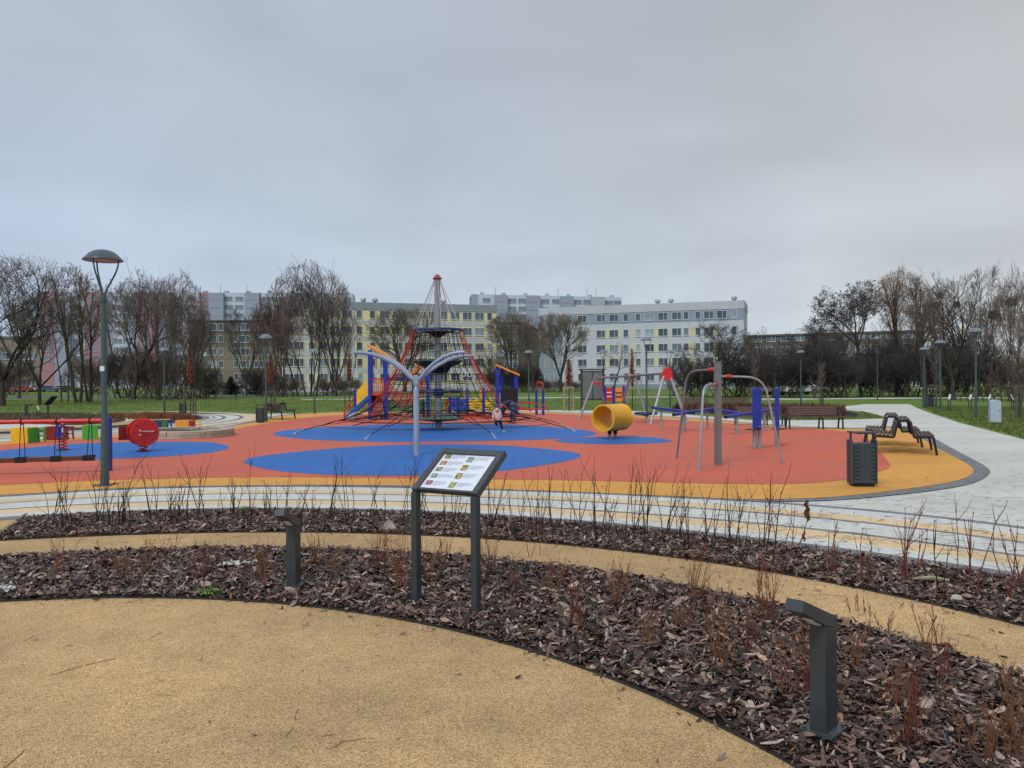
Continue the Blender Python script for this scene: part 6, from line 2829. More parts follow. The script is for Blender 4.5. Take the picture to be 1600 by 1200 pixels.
# ------------------------------------------------------------------ staked saplings
def staked_sapling(px, pb, posts, p_rail, crown, lb, leaves=True, pale=True):
    """posts: px offsets of stakes, crown: (top, bottom, width) px"""
    g = G(px, pb)
    s_ = g.y / FPX
    t = thing('staked_sapling', 'young tree with ' + lb, 'young tree', g, group='young staked saplings')
    mb = MB()
    ht = P(px, crown[0], g.y).z
    mb.tube([(0, 0, 0), (.02, 0, ht * .5), (0, .01, ht)], .035, 6, r2=.008)
    mb.build('trunk', M_BARK, t)
    zt_, zb_ = P(px, crown[0], g.y).z, P(px, crown[1], g.y).z
    w = crown[2] * s_
    mb = MB()
    for k in range(70):
        z = zb_ + (zt_ - zb_) * random.random() * .9
        a = random.uniform(0, 2 * PI)
        l = w * random.uniform(.3, .7)
        mb.tube([(0, 0, z), (l * .5 * math.cos(a), l * .5 * math.sin(a), z + l * .6), (l * .8 * math.cos(a), l * .8 * math.sin(a), z + l * 1.3)], .010, 3, r2=.005, cap=False)
    mb.build('branches', M_TWIG, t)['kind'] = 'stuff'
    if leaves:
        mb = MB()
        for k in range(520):
            u = random.random()
            z = zb_ + (zt_ - zb_) * u
            r = w * .5 * math.sin(min(1, u * 1.15 + .12) * PI) ** .6 * random.uniform(.15, 1)
            a = random.uniform(0, 2 * PI)
            p = Vector((r * math.cos(a), r * math.sin(a), z))
            b = random.uniform(0, 2 * PI)
            u_ = Vector((math.cos(b), math.sin(b), random.uniform(-1, .2))) * .055
            v_ = u_.orthogonal().normalized() * .03
            mb.add([p - u_, p + v_, p + u_, p - v_], [(0, 1, 2, 3)])
        mb.build('leaves', M_RUST, t)
    st = thing('tree_stake_frame', 'wooden stakes round the young tree with ' + lb, 'tree stakes', g, group='timber stake frames round young trees')
    zr_ = P(px, p_rail, g.y).z
    m1 = M_POST if pale else M_POSTD
    for i, q in enumerate(posts):
        x = q * s_
        y = (-.35, .35, -.1, .3)[i % 4]
        mb = MB()
        mb.tube([(x, y, 0), (x, y, zr_ + .06)], .045, 8)
        mb.build('stake', m1, st, smooth=True)
    mb = MB()
    a, b = posts[0] * s_, posts[-1] * s_
    mb.bar((a, -.38, zr_), (b, -.33, zr_), .05, .09)
    mb.bar((a, .38, zr_ + .005), (b, .33, zr_ + .005), .05, .09)
    mb.build('rail', m1, st)['kind'] = 'stuff'


staked_sapling(298, 647, (-6, 0, 9), 610, (546, 600, 11), 'rusty leaves by the far left bin', pale=False)
staked_sapling(423.5, 645, (-4, 2, 7), 612, (554, 600, 13), 'orange-brown leaves beside the far double bench', pale=False)
staked_sapling(546, 640, (-5, 6), 612, (552, 595, 9), 'rusty leaves left of the play tower roof', pale=False)
staked_sapling(889, 642, (-8, 4, 7), 605.5, (562, 602, 15), 'red-brown leaves left of the notice board')
staked_sapling(988, 640, (-8, 6), 607, (545, 602, 9), 'rusty leaves behind the middle of the swing frame')
staked_sapling(1179, 637, (-12, -6, 2, 10), 607, (560, 600, 16), 'bare twigs behind the first thick blue post', leaves=False, pale=False)
staked_sapling(1284, 632, (-6, 5), 606, (570, 606, 14), 'thin twigs right of the lamp beyond the benches', leaves=False, pale=False)
staked_sapling(1462, 639, (-4, 6), 602.5, (540, 600, 18), 'bare twigs between the lamps right of the path', leaves=False, pale=False)
staked_sapling(1592, 655, (-13, 12), 603, (520, 600, 40), 'wide bare twigs at the right edge', leaves=False, pale=False)


# ================================================================== apartment blocks
def facade(t, A, B, rows, cols, zs, wh, ww, bands=None, win_name='window', frame_m=None, glass_m=None, skip=None, prefix=None, panes=True):
    """windows on the wall from A to B (ground points); cols: fractions, zs: sill heights"""
    A, B = Vector(A), Vector(B)
    d = (B - A)
    Ld = d.length
    d.normalize()
    n = Vector((d.y, -d.x, 0))
    if n.y > 0:
        n = -n
    ang = math.atan2(d.y, d.x)
    loc0 = Vector(t.location)
    protos = {}
    for zi, z in enumerate(zs):
        for ci, c in enumerate(cols):
            u, kind = c if isinstance(c, tuple) else (c, 1)
            if skip and (zi, ci) in skip:
                continue
            w = ww * (1 if kind == 1 else .55)
            if kind not in protos:
                fm = MB()
                f = .06
                dp = .08
                for (x, zz, sx, sz) in ((0, wh / 2 - f / 2, w, f), (0, -wh / 2 + f / 2, w, f), (-w / 2 + f / 2, 0, f, wh - 2 * f), (w / 2 - f / 2, 0, f, wh - 2 * f)) + (((w * .08, 0, f, wh - 2 * f),) if kind == 1 else ()):
                    fm.box((x, -dp / 2, zz), (sx, dp, sz))
                fm.box((0, -.06, -wh / 2 - .03), (w + .12, .12, .04))
                me1 = fm.mesh('window', frame_m or M_WHITE)
                gm = MB()
                gm.box((0, -.015, 0), (w - .06, .03, wh - .06))
                me2 = gm.mesh('pane', glass_m or M_GLASS)
                protos[kind] = (me1, me2)
            me1, me2 = protos[kind]
            o = bpy.data.objects.new(win_name, me1)
            COL.objects.link(o)
            o.parent = t
            p = A + d * (Ld * u) + Vector((0, 0, z + wh / 2)) + n * .01
            o.location = p - loc0
            o.rotation_euler = (0, 0, ang)
            q = bpy.data.objects.new('pane', me2)
            COL.objects.link(q)
            q.parent = o
    return d, n


def block(t, A, B, depth, z0, z1, m, nm='wall', proud=0.0):
    A, B = Vector(A), Vector(B)
    d = (B - A).normalized()
    n = Vector((-d.y, d.x, 0))
    if n.y < 0:
        n = -n
    A2, B2 = A - n * proud - d * proud, B - n * proud + d * proud
    mb = MB()
    q = [A2, B2, B2 + n * (depth + 2 * proud), A2 + n * (depth + 2 * proud)]
    mb.prism([Vector((v.x, v.y, z0)) for v in q], (0, 0, z1 - z0))
    return mb.build(nm, m, t, world=True)


def strip_panel(t, A, B, u0, u1, z0, z1, m, proud=.03, nm='wall_panel'):
    A, B = Vector(A), Vector(B)
    d = (B - A)
    n = Vector((d.y, -d.x, 0)).normalized()
    if n.y > 0:
        n = -n
    a, b = A + d * u0 + n * proud, A + d * u1 + n * proud
    mb = MB()
    mb.prism([Vector((v.x, v.y, z0)) for v in (a, b, b - n * (proud - .002), a - n * (proud - .002))], (0, 0, z1 - z0))
    return mb.build(nm, m, t, world=True)


def vents(t, A, B, us, z, w=.9):
    for u in us:
        p = Vector(A).lerp(Vector(B), u)
        p = p + Vector((0, 4, 0))
        mb = MB()
        mb.lathe([(.28, z), (.28, z + .5), (.5, z + .55), (.55, z + .85), (.4, z + 1.1), (0, z + 1.2)], (p.x, p.y, 0), 12)
        mb.build('roof_vent', M_STEEL, t, world=True, smooth=True)


M_YW = mat('yellow_render', (.68, .64, .38), .9, .05, 1.5, grime=.08)
M_LG = mat('light_grey_render', (.47, .50, .55), .9, .04, 1.5, grime=.08)
M_LG2 = mat('pale_render', (.50, .535, .60), .9, .04, 1.5, grime=.06)
M_MG = mat('mid_grey_render', (.25, .29, .34), .9, .05, 1.5, grime=.08)
M_BG = mat('blue_grey_render', (.27, .32, .40), .9, .05, 1.5, grime=.08)
M_PY = mat('pale_yellow_panel', (.56, .55, .37), .9, .05, 1.5)
M_OLD = mat('old_brown_grey_wall', (.17, .155, .135), .9, .12, .5, grime=.2)
M_OLD2 = mat('old_tan_wall', (.235, .21, .155), .9, .12, .5, grime=.2)
M_OLDD = mat('dark_old_wall', (.12, .115, .11), .9, .12, .5, grime=.2)
M_HRED = mat('hazy_red_render', (.40, .22, .25), .9, .05, 1.5, grime=.08)  # hazy tower materials: distance haze is put into the base colours
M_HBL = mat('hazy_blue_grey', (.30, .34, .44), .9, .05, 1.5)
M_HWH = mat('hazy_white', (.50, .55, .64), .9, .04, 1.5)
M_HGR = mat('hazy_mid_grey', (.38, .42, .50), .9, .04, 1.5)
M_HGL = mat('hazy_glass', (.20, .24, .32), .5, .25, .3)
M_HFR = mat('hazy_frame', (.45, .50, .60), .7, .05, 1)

# yellow block
dA, dB = 139.0, 147.0
A = P(440, 600, dA - 3.5)
B = P(776, 600, dB)
A.z = B.z = 0
zt1 = P(776, 477, dB).z
zb1 = P(776, 481.5 + 4, dB).z
t = thing('apartment_block', 'pale yellow five-storey apartment block behind the rope pyramid', 'apartment block', (A + B) / 2)
block(t, A, B, 11, 0, zt1 - 1.3, M_YW)
block(t, A, B, 11, zt1 - 1.3 + .01, zt1, M_MG, 'roof_band', .12)
n_ = 2.86
zs = [P(776, y, dB).z for y in (594, 571.5, 547.5, 524, 500)]
zs = [z - .1 for z in zs]
cols = [(.03, 1), (.075, 1), (.13, 2), (.18, 1), (.235, 1), (.29, 1), (.345, 2), (.405, 2), (.46, 1), (.52, 1), (.575, 1), (.635, 1), (.69, 1), (.735, 1), (.795, 1), (.855, 1), (.915, 1), (.966, 2)]
for z in zs[1:]:
    strip_panel(t, A, B, 0.0, 1.0, z - 1.15, z - .35, M_LG, .03)
strip_panel(t, A, B, 0, 1, 0.0, 1.0, M_LG2, .04, 'plinth')
for u in (.105, .315, .66, .885):
    strip_panel(t, A, B, u - .004, u + .004, 1.05, zt1 - 1.35, M_LG2, .06, 'wall_strip')
facade(t, A, B, 5, cols, zs, 1.45, 1.75)
vents(t, A, B, (.345, .40, .73), zt1)

# grey and yellow block
A = P(843, 600, 155.0)
B = P(1163, 600, 142.0)
A.z = B.z = 0
zt2 = P(1163, 469, 142).z
t = thing('apartment_block', 'pale grey apartment block with yellow panels at centre right', 'apartment block', (A + B) / 2)
block(t, A, B, 11, 0, zt2 - 1.5, M_LG2)
block(t, A, B, 11, zt2 - 1.5 + .01, zt2, M_LG, 'roof_band', .10)
zs = [P(1000, y, 148.6).z - .1 for y in (594, 571, 549, 525.5, 501)]
strip_panel(t, A, B, 0, 1, zs[4] - .35, zs[4] + 1.85, M_BG, .03)
strip_panel(t, A, B, 0, .12, 0, zt2 - 1.55, M_MG, .045)
for z in zs[1:4]:
    for u0, u1 in ((.33, .42), (.47, .505), (.545, .62), (.66, .69), (.73, .80), (.84, .90)):
        strip_panel(t, A, B, u0, u1, z - .15, z + 1.6, M_PY, .03)
cols = [(.05, 1), (.12, 2), (.18, 1), (.245, 1), (.31, 1), (.37, 1), (.435, 1), (.50, 2), (.565, 1), (.60, 2), (.655, 1), (.72, 1), (.79, 2), (.845, 2), (.90, 1), (.955, 1)]
cols = [(.04, 2), (.10, 1), (.155, 2), (.225, 1), (.32, 1), (.385, 1), (.445, 2), (.505, 2), (.56, 1), (.625, 1), (.69, 1), (.735, 2), (.79, 2), (.84, 1), (.90, 1), (.955, 2)]
facade(t, A, B, 5, cols, zs, 1.45, 1.75)
vents(t, A, B, (.62, .685, .985), zt2)
strip_panel(t, A, B, 0, 1, 0, .9, M_MG, .05, 'plinth')

# old brown block left
A = P(296, 600, 176)
B = P(500, 600, 176)
A.z = B.z = 0
zt3 = P(400, 502, 176).z
t = thing('apartment_block', 'old brown-grey apartment block behind the evergreens on the left', 'apartment block', (A + B) / 2)
block(t, A, B, 11, 0, zt3, M_OLD)
block(t, A, B, 11, zt3 + .01, zt3 + .35, M_OLDD, 'roof_band', .25)
zs = [P(400, y, 176).z for y in (594, 574.5, 555, 535, 516)]
for z in zs[:3]:
    strip_panel(t, A, B, 0, 1, z - .8, z + 1.9, M_OLD2, .03)
strip_panel(t, A, B, 0, 1, zs[4] - .6, zs[4] + 2.0, M_HGR if False else M_OLDD, .03)
facade(t, A, B, 5, [(.05, 1), (.12, 2), (.18, 1), (.245, 2), (.36, 2), (.43, 1), (.53, 1), (.60, 2), (.70, 1), (.78, 1), (.88, 2), (.95, 1)], zs, 1.6, 1.9)
# small dark block between
A = P(776, 600, 182)
B = P(810, 600, 181)
A.z = B.z = 0
zt4 = P(790, 505, 181).z
t = thing('apartment_block', 'narrow dark old block seen between the yellow and the grey block', 'apartment block', (A + B) / 2)
block(t, A, B, 30, 0, zt4, M_OLD)
block(t, A, B, 30, zt4 + .01, zt4 + .4, M_OLDD, 'roof_band', .3)
zs = [P(790, y, 181).z for y in (594, 575, 557, 538, 520)]
facade(t, A, B, 5, [(.25, 1), (.55, 1), (.8, 1)], zs, 1.6, 1.9)
# low right block
A = P(1163, 600, 165)
B = P(1440, 600, 150)
A.z = B.z = 0
zt5 = P(1300, 519.5, 157).z
t = thing('apartment_block', 'low dark-roofed block behind the fruit trees on the right', 'apartment block', (A + B) / 2)
block(t, A, B, 12, 0, zt5 - .4, M_OLD)
block(t, A, B, 12, zt5 - .4 + .01, zt5, M_OLDD, 'roof_band', .25)
facade(t, A, B, 4, [(.08 + .085 * i, 1) for i in range(11)], [1.2, 4.0, 6.8, 9.4], 1.5, 1.8, skip=None)
# white low hall seen under the willow
A, B = P(1395, 600, 120), P(1470, 600, 118)
A.z = B.z = 0
t = thing('low_hall', 'low pale building glimpsed under the trees right of the far lamp', 'building', (A + B) / 2)
block(t, A, B, 8, 0, 1.5, mat('cream_hall', (.42, .38, .30), .9, .1, 1))
block(t, A, B, 8, 1.51, 1.9, M_MG, 'roof', .3)
facade(t, A, B, 1, [(.2, 1), (.4, 1), (.6, 1), (.8, 1)], [.5], .8, 1.2)
# beige building at the far left
A, B = P(-60, 600, 165), P(62, 600, 172)
A.z = B.z = 0
t = thing('apartment_block', 'beige building half hidden by the trees at the left edge', 'apartment block', (A + B) / 2)
z_ = P(0, 528, 168).z
block(t, A, B, 12, 0, z_, mat('beige_wall', (.32, .28, .23), .9, .1, 1))
block(t, A, B, 12, z_ + .01, z_ + .4, M_MG, 'roof_band', .2)
facade(t, A, B, 3, [(.1 + .13 * i, 1) for i in range(7)], [1.2, 4.2, 7.0], 1.5, 1.9)


def tower(x0, x1, y0, y1, D0, D1, secs, lb, floors=11, antennas=()):
    """long prefab tower block: staggered sections (px from, to, wall material, step, kind)"""
    t = thing('tower_block', lb, 'tower block', Vector((P((x0 + x1) / 2, 600, (D0 + D1) / 2).x, (D0 + D1) / 2, 0)))
    for (a, b, m, step, nw) in secs:
        f0, f1 = (a - x0) / (x1 - x0), (b - x0) / (x1 - x0)
        Da, Db = D0 + (D1 - D0) * f0 - step, D0 + (D1 - D0) * f1 - step
        A, B = P(a, 600, Da), P(b, 600, Db)
        A.z = B.z = 0
        zt_ = P((a + b) / 2, y0 + (y1 - y0) * (f0 + f1) / 2, (Da + Db) / 2).z
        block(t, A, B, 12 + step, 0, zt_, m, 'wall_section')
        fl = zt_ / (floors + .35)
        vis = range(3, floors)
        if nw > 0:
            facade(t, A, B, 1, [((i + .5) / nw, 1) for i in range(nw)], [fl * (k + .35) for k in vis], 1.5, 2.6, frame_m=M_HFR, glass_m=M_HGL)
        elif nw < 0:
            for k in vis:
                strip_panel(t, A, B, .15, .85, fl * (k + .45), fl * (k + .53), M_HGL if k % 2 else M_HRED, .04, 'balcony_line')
    for px in antennas:
        f = (px - x0) / (x1 - x0)
        D = D0 + (D1 - D0) * f
        yt = y0 + (y1 - y0) * f
        p = P(px, yt, D + 5)
        mb = MB()
        mb.tube([p - Vector((0, 0, 1)), p + Vector((0, 0, 2.6))], .10, 5)
        mb.build('antenna', M_HBL, t, world=True)
    k = 0
    for px in range(int(x0) + 15, int(x1) - 10, 34):
        f = (px - x0) / (x1 - x0)
        p = P(px, y0 + (y1 - y0) * f, D0 + (D1 - D0) * f + 4)
        mb = MB()
        mb.box(p + Vector((0, 2, .2)), (1.3, 1.3, 1.2))
        mb.build('roof_vent', M_HBL, t, world=True)
    return t


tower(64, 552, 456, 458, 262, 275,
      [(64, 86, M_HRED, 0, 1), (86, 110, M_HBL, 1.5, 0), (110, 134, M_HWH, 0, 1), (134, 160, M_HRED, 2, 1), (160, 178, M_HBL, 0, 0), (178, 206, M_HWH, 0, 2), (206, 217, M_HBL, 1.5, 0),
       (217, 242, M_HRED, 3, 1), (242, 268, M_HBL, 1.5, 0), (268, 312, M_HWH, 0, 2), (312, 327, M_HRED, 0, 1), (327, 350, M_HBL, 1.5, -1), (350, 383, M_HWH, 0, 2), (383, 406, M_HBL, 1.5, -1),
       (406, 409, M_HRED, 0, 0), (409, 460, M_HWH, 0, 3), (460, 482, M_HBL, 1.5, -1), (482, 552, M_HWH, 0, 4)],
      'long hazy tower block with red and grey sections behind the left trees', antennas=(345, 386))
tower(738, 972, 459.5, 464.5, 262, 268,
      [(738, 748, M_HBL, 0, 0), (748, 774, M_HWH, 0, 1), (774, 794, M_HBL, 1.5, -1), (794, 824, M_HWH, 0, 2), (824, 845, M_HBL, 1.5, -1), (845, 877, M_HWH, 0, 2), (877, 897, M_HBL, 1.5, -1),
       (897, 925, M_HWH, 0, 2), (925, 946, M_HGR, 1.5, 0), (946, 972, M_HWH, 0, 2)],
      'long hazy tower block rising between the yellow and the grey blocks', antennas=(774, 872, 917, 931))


# ================================================================== parked cars
def make_car():
    t = thing('parked_car', 'x', 'car', group='cars parked beyond the lawn')
    prof = [(-2.1, .35), (-2.12, .70), (-1.95, .88), (-1.25, .96), (-.70, 1.40), (.75, 1.44), (1.45, 1.02), (2.05, .92), (2.12, .60), (2.08, .35)]
    mb = MB()
    mb.prism([Vector((x, -.86, z)) for x, z in prof], (0, 1.72, 0))
    mb.build('body', mat('car_white', (.62, .64, .66), .3, .04, 3, spec=.6), t, bevel=.08)
    mb = MB()
    for y in (-.868, .868):
        mb.add([(-1.05, y, 1.00), (-.62, y, 1.34), (.68, y, 1.37), (1.20, y, 1.02)], [(0, 1, 2, 3)])
    mb.add([(-1.24, -.7, .985), (-1.24, .7, .985), (-.74, .62, 1.385), (-.74, -.62, 1.385)], [(0, 1, 2, 3)])
    mb.add([(1.46, -.7, 1.035), (1.46, .7, 1.035), (.80, .62, 1.43), (.80, -.62, 1.43)], [(0, 1, 2, 3)])
    mb.build('windows', M_CARGL, t)['kind'] = 'stuff'
    for x in (-1.32, 1.32):
        for y in (-.80, .80):
            mb = MB()
            mb.lathe([(.0, -.1), (.26, -.1), (.32, -.06), (.32, .06), (.26, .1), (0, .1)], (x, y, .32), 16, Matrix.Rotation(PI / 2, 3, 'X'))
            w_ = mb.build('wheel', M_BLACK, t, smooth=True)
            mb = MB()
            mb.lathe([(.0, -.11), (.19, -.108), (.19, .108), (0, .11)], (x, y, .32), 12, Matrix.Rotation(PI / 2, 3, 'X'))
            mb.build('rim', M_STEEL, w_)
    for y in (-.6, .6):
        mb = MB()
        mb.box((-2.11, y, .72), (.06, .34, .12))
        mb.build('headlight', mat('headlight', (.5, .52, .5), .2, .05, 5), t)
    return t


CAR = make_car()
cc = {'white': (.62, .64, .66), 'red': (.30, .04, .04), 'blue': (.05, .08, .16), 'grey': (.16, .17, .19), 'dark': (.03, .035, .04), 'silver': (.36, .38, .40)}
cars = [(16, 613, 'dark', 0, 'dark car at the left edge beyond the lawn'), (34, 613, 'red', .2, 'red car near the left edge beyond the lawn'), (47, 612.5, 'white', 2.9, 'white car right of the red one at the far left'),
        (76, 612.5, 'blue', .1, 'blue-grey car behind the forked tree trunk'), (92, 612, 'white', .4, 'white car behind the slim leaning trees'), (107, 613, 'dark', 0, 'dark car right of the slim leaning trees'),
        (137, 612, 'silver', .1, 'silver car just left of the large lamp post'), (345, 615, 'white', .5, 'white car in front of the brown block, left of the evergreen'),
        (376, 615, 'white', 2.6, 'white car in front of the brown block, right of the evergreen'), (409, 615.5, 'blue', .1, 'dark blue car left of the lamp at the double bench'),
        (1248, 617, 'white', .1, 'white car under the fruit trees behind the far right lamp'), (1224, 617, 'silver', .0, 'silver car under the fruit trees left of the far right lamp')]
for i, (px, py, c, rz, lb) in enumerate(cars):
    g = G(px, py - (px > 1000) * .0 + (800 - px) * .0)
    if i == 0:
        o = CAR
        o.location, o.rotation_euler = g, (0, 0, rz)
        o['label'] = lb
        o.children[0].data.materials[0] = mat('car_' + c, cc[c], .3, .04, 3, spec=.6)
    else:
        dup(CAR, g, rz, lb, mats={'body': mat('car_' + c, cc[c], .3, .04, 3, spec=.6)})


# ================================================================== bare shrubs in the mulch beds
NUM = ['first', 'second', 'third', 'fourth', 'fifth', 'sixth', 'seventh', 'eighth', 'ninth', 'tenth', 'eleventh', 'twelfth', 'thirteenth', 'fourteenth', 'fifteenth', 'sixteenth', 'seventeenth', 'eighteenth', 'nineteenth', 'twentieth']


def shrub(g, h, n, spread, m, fork, r0, name, low=0.0, rnd=random):
    mb = MB()
    for i in range(n):
        a = rnd.uniform(0, 2 * PI)
        ln = abs(rnd.gauss(0, spread)) + .02
        d = Vector((math.cos(a) * math.sin(ln), math.sin(a) * math.sin(ln), math.cos(ln)))
        p = Vector((rnd.gauss(0, .035), rnd.gauss(0, .03), 0))
        L_ = h * rnd.uniform(.55, 1.0) if i else h
        k = 6
        pts = [p]
        q = p.copy()
        for j in range(k):
            d = (d + Vector((rnd.gauss(0, .07), rnd.gauss(0, .07), .03))).normalized()
            q = q + d * L_ / k
            pts.append(q.copy())
        rr = r0 * rnd.uniform(.7, 1.2)
        mb.tube(pts, rr, 5, r2=rr * .35)
        for f in range(rnd.randint(*fork)):
            j = rnd.randint(1, k - 1)
            dd = rdir(d, rnd.uniform(.25, .65), rnd)
            dd.z = abs(dd.z)
            l2 = L_ * rnd.uniform(.10, .36)
            b = pts[j].lerp(pts[j + 1], rnd.random())
            e = b + dd * l2
            e2 = e + (dd + Vector((0, 0, .5))).normalized() * l2 * .5
            mb.tube([b, e, e2], rr * .5, 4, r2=rr * .22)
        # buds
        for f in range(3):
            j = rnd.randint(2, k)
            b = pts[j]
            mb.tube([b, b + Vector((rnd.uniform(-.006, .006), rnd.uniform(-.006, .006), .012))], rr * .95, 4, r2=rr * .3)
    o = mb.build(name, m)
    o.location = (g.x, g.y, .02)
    return o


def where(x, marks):
    for (a, na), (b, nb) in zip(marks[:-1], marks[1:]):
        if a <= x < b:
            return (na, nb)
    return (marks[-1][1], 'the right frame edge')


srnd = random.Random(99)
edge = lambda x: float(np.interp(x, [0, 30, 200, 380, 600, 800, 1000, 1200, 1400, 1600], [814, 812, 803, 799, 803, 812, 828, 852, 882, 907]))
far_x = [76, 101, 152, 172, 186, 203, 243, 262, 277, 292, 313, 345, 366, 390, 421, 447, 469, 492, 521, 547, 577, 599, 627, 648, 668, 700, 716, 735, 768, 789, 806, 822, 846, 866, 881, 906, 934, 952, 975,
         996, 1006, 1036, 1060, 1077, 1110, 1142, 1155, 1187, 1206, 1219, 1303, 1352, 1411, 1431, 1458, 1505, 1524, 1575, 1592]
marksF = [(-10, 'the left frame edge'), (164, 'the large lamp post'), (459, 'the left bollard'), (651, 'the lectern'), (1347, 'the litter bin')]
marksF = [(-10, 'the left frame edge'), (164, 'the large lamp post'), (459, 'the left bollard'), (651, 'the left lectern leg'), (744, 'the right lectern leg'), (957, 'the yellow barrel'), (1122, 'the climbing post'), (1347, 'the litter bin')]
cnt = {}
for x in far_x:
    ey = edge(x)
    y = ey + srnd.uniform(6, 26) * (1 if x < 1200 else 1.6)
    g = G(x, y)
    w_ = where(x, marksF)
    cnt[w_] = cnt.get(w_, 0) + 1
    lb = ('%s dark shrub from left, far bed, between %s and %s' % (NUM[cnt[w_] - 1], w_[0], w_[1])).replace('the ', '')
    if x < 1190:
        o = shrub(g, srnd.uniform(.45, .82), srnd.randint(2, 6), .19, M_STEM, (1, 4), .0058, 'bare_shrub', rnd=srnd)
    else:
        o = shrub(g, srnd.uniform(.42, .68), srnd.randint(2, 5), .20, M_STEMR2 if srnd.random() < .6 else M_STEM, (0, 3), .0062, 'bare_shrub', rnd=srnd)
    tag(o, lb, 'shrub', 'bare shrubs along the far mulch bed')

near = [(95, 905, 62, 9), (160, 888, 36, 4), (192, 905, 40, 7), (236, 900, 56, 9), (263, 880, 44, 3), (318, 910, 64, 14), (408, 914, 66, 14), (492, 885, 56, 8), (524, 905, 44, 8), (590, 893, 66, 12), (628, 925, 84, 14),
        (668, 912, 60, 8), (694, 888, 50, 8), (766, 905, 66, 10), (806, 925, 50, 8), (838, 872, 62, 2), (868, 930, 56, 10), (903, 985, 96, 7), (962, 945, 70, 16), (1010, 1012, 56, 12), (1082, 940, 84, 9), (1078, 990, 46, 8),
        (1126, 1052, 128, 9), (1168, 1020, 66, 8), (1200, 975, 96, 14), (1222, 1092, 92, 5), (1262, 1092, 110, 8), (1340, 960, 30, 3), (1404, 1108, 66, 12), (1420, 1172, 112, 12), (1452, 1018, 74, 6),
        (1485, 1070, 60, 8), (1540, 1195, 96, 12), (1584, 1192, 108, 12), (1575, 1110, 70, 7), (1340, 1050, 60, 8), (1380, 1000, 50, 4)]
marksN = [(-10, 'the left frame edge'), (459, 'the left bollard'), (651, 'the left lectern leg'), (744, 'the right lectern leg'), (957, 'the yellow barrel line'), (1287, 'the right bollard')]
marksN = [(-10, 'the left frame edge'), (459, 'the left bollard'), (651, 'the left lectern leg'), (744, 'the right lectern leg'), (1287, 'the right bollard')]
cnt = {}
for (x, y, hp_, n) in sorted(near):
    g = G(x, y)
    w_ = where(x, marksN)
    cnt[w_] = cnt.get(w_, 0) + 1
    lb = ('%s russet clump from left in near bed between %s and %s' % (NUM[cnt[w_] - 1], w_[0], w_[1])).replace('the ', '')
    h = hp_ / FPX * g.y * 1.05
    o = shrub(g, h, int(n * 1.15) + 1, .20, M_STEMR if srnd.random() < .7 else M_STEMR2, (2, 5), .0031 + .0008 * (n < 8), 'russet_shrub', rnd=srnd)
    tag(o, lb, 'shrub', 'russet clumps in the near mulch bed')

# dead stalk with a curled brown leaf
g = G(1244, 862)
o = thing('dead_stalk', 'withered bent stalk with a curled brown leaf in the far bed near the litter bin', 'dead plant', (g.x, g.y, .02))
mb = MB()
q = [P(1245, 858, g.y), P(1251, 846, g.y), P(1256, 836, g.y), P(1258, 824, g.y), P(1262, 812, g.y), P(1262, 796, g.y), P(1259, 786, g.y)]
mb.tube(q, [.005, .006, .009, .004, .004, .003, .003], 6)
mb.build('stem', M_STEMR2, o, world=True)
mb = MB()
for c_, w_, h_ in ((P(1261.5, 803, g.y), .030, .075), (P(1260, 789, g.y), .022, .045), (P(1256, 838, g.y), .012, .05)):
    vs, fs = [], []
    for i in range(7):
        u = i / 6
        ww = w_ * math.sin(u * PI) ** .7 + .002
        z = (u - .5) * h_ * 2
        cx = .01 * math.sin(u * 9)
        vs += [c_ + Vector((-ww + cx, -.012 * math.sin(u * 5), z)), c_ + Vector((cx, .018, z + .004)), c_ + Vector((ww * .8 + cx, -.010, z))]
    for i in range(6):
        for k in range(2):
            fs.append((i * 3 + k, i * 3 + k + 1, i * 3 + k + 4, i * 3 + k + 3))
    mb.add(vs, fs)
mb.build('leaves', mat('curled_leaf', (.16, .075, .045), .7, .35, 30), o, world=True)['kind'] = 'stuff'

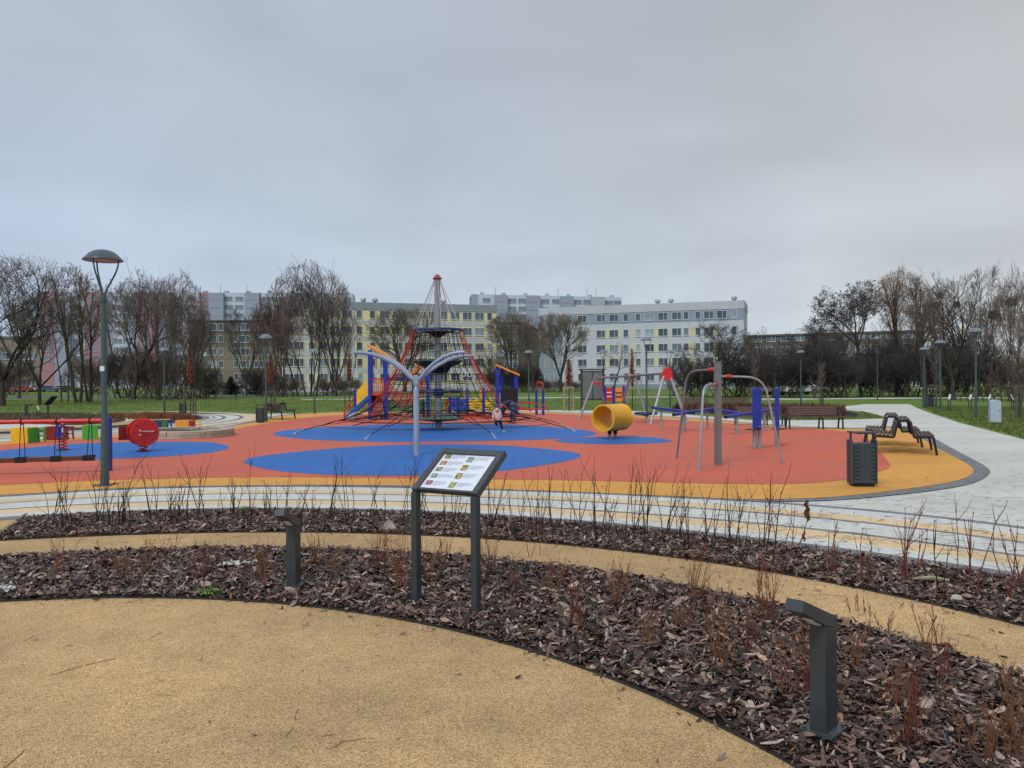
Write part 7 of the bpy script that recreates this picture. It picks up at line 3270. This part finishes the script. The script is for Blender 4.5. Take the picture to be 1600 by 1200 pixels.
# a few dead leaves on the mulch
mb = MB()
for i in range(150):
    t_ = srnd.uniform(rad(5), rad(112))
    if srnd.random() < .6:
        r = srnd.uniform(K_DISC.r(t_), K_RIN.r(t_))
    else:
        r = srnd.uniform(K_ROUT.r(t_), K_BED.r(t_))
    c_ = Vector((C0.x + r * math.cos(t_), C0.y + r * math.sin(t_), .062))
    l = srnd.uniform(.02, .045)
    a = srnd.uniform(0, 2 * PI)
    u_ = Vector((math.cos(a), math.sin(a), srnd.uniform(-.3, .3))) * l
    v_ = Vector((-math.sin(a), math.cos(a), srnd.uniform(-.4, .4))) * l * .6
    mb.add([c_ - u_, c_ - u_ * .3 + v_, c_ + u_ * .5 + v_ * .8, c_ + u_ * 1.1, c_ + u_ * .4 - v_ * .8, c_ - u_ * .4 - v_, c_ + Vector((0, 0, .012))],
           [(0, 6, 1), (1, 6, 2), (2, 6, 3), (3, 6, 4), (4, 6, 5), (5, 6, 0)])
o = mb.build('dead_leaves', mat('dead_leaves', (.22, .12, .085), .75, .4, 20, island=True, col2=(.42, .30, .24)))
tag(o, 'curled dead leaves scattered over the bark mulch', 'leaves', kind='stuff')

# small leaves and crumbs blown over the play surface and the paving
vs, fs = [], []
for i in range(520):
    if i < 330:
        px, py = srnd.uniform(0, 1500), srnd.uniform(655, 775)
    else:
        px, py = srnd.uniform(900, 1700), srnd.uniform(690, 880)
    g = G(px, py)
    l = srnd.uniform(.012, .035)
    a = srnd.uniform(0, 2 * PI)
    z = .032
    u_ = Vector((math.cos(a), math.sin(a), 0)) * l
    v_ = Vector((-math.sin(a), math.cos(a), srnd.uniform(-.2, .4))) * l * .5
    c_ = Vector((g.x, g.y, z))
    k = len(vs)
    vs += [c_ - u_, c_ + v_, c_ + u_, c_ - v_ + Vector((0, 0, .006))]
    fs.append((k, k + 1, k + 2, k + 3))
mb = MB()
mb.add(vs, fs)
o = mb.build('leaf_litter', mat('leaf_litter', (.16, .10, .06), .8, .4, 12, island=True, col2=(.34, .24, .14)))
tag(o, 'tiny blown leaves scattered over the coloured play surface', 'leaves', kind='stuff')
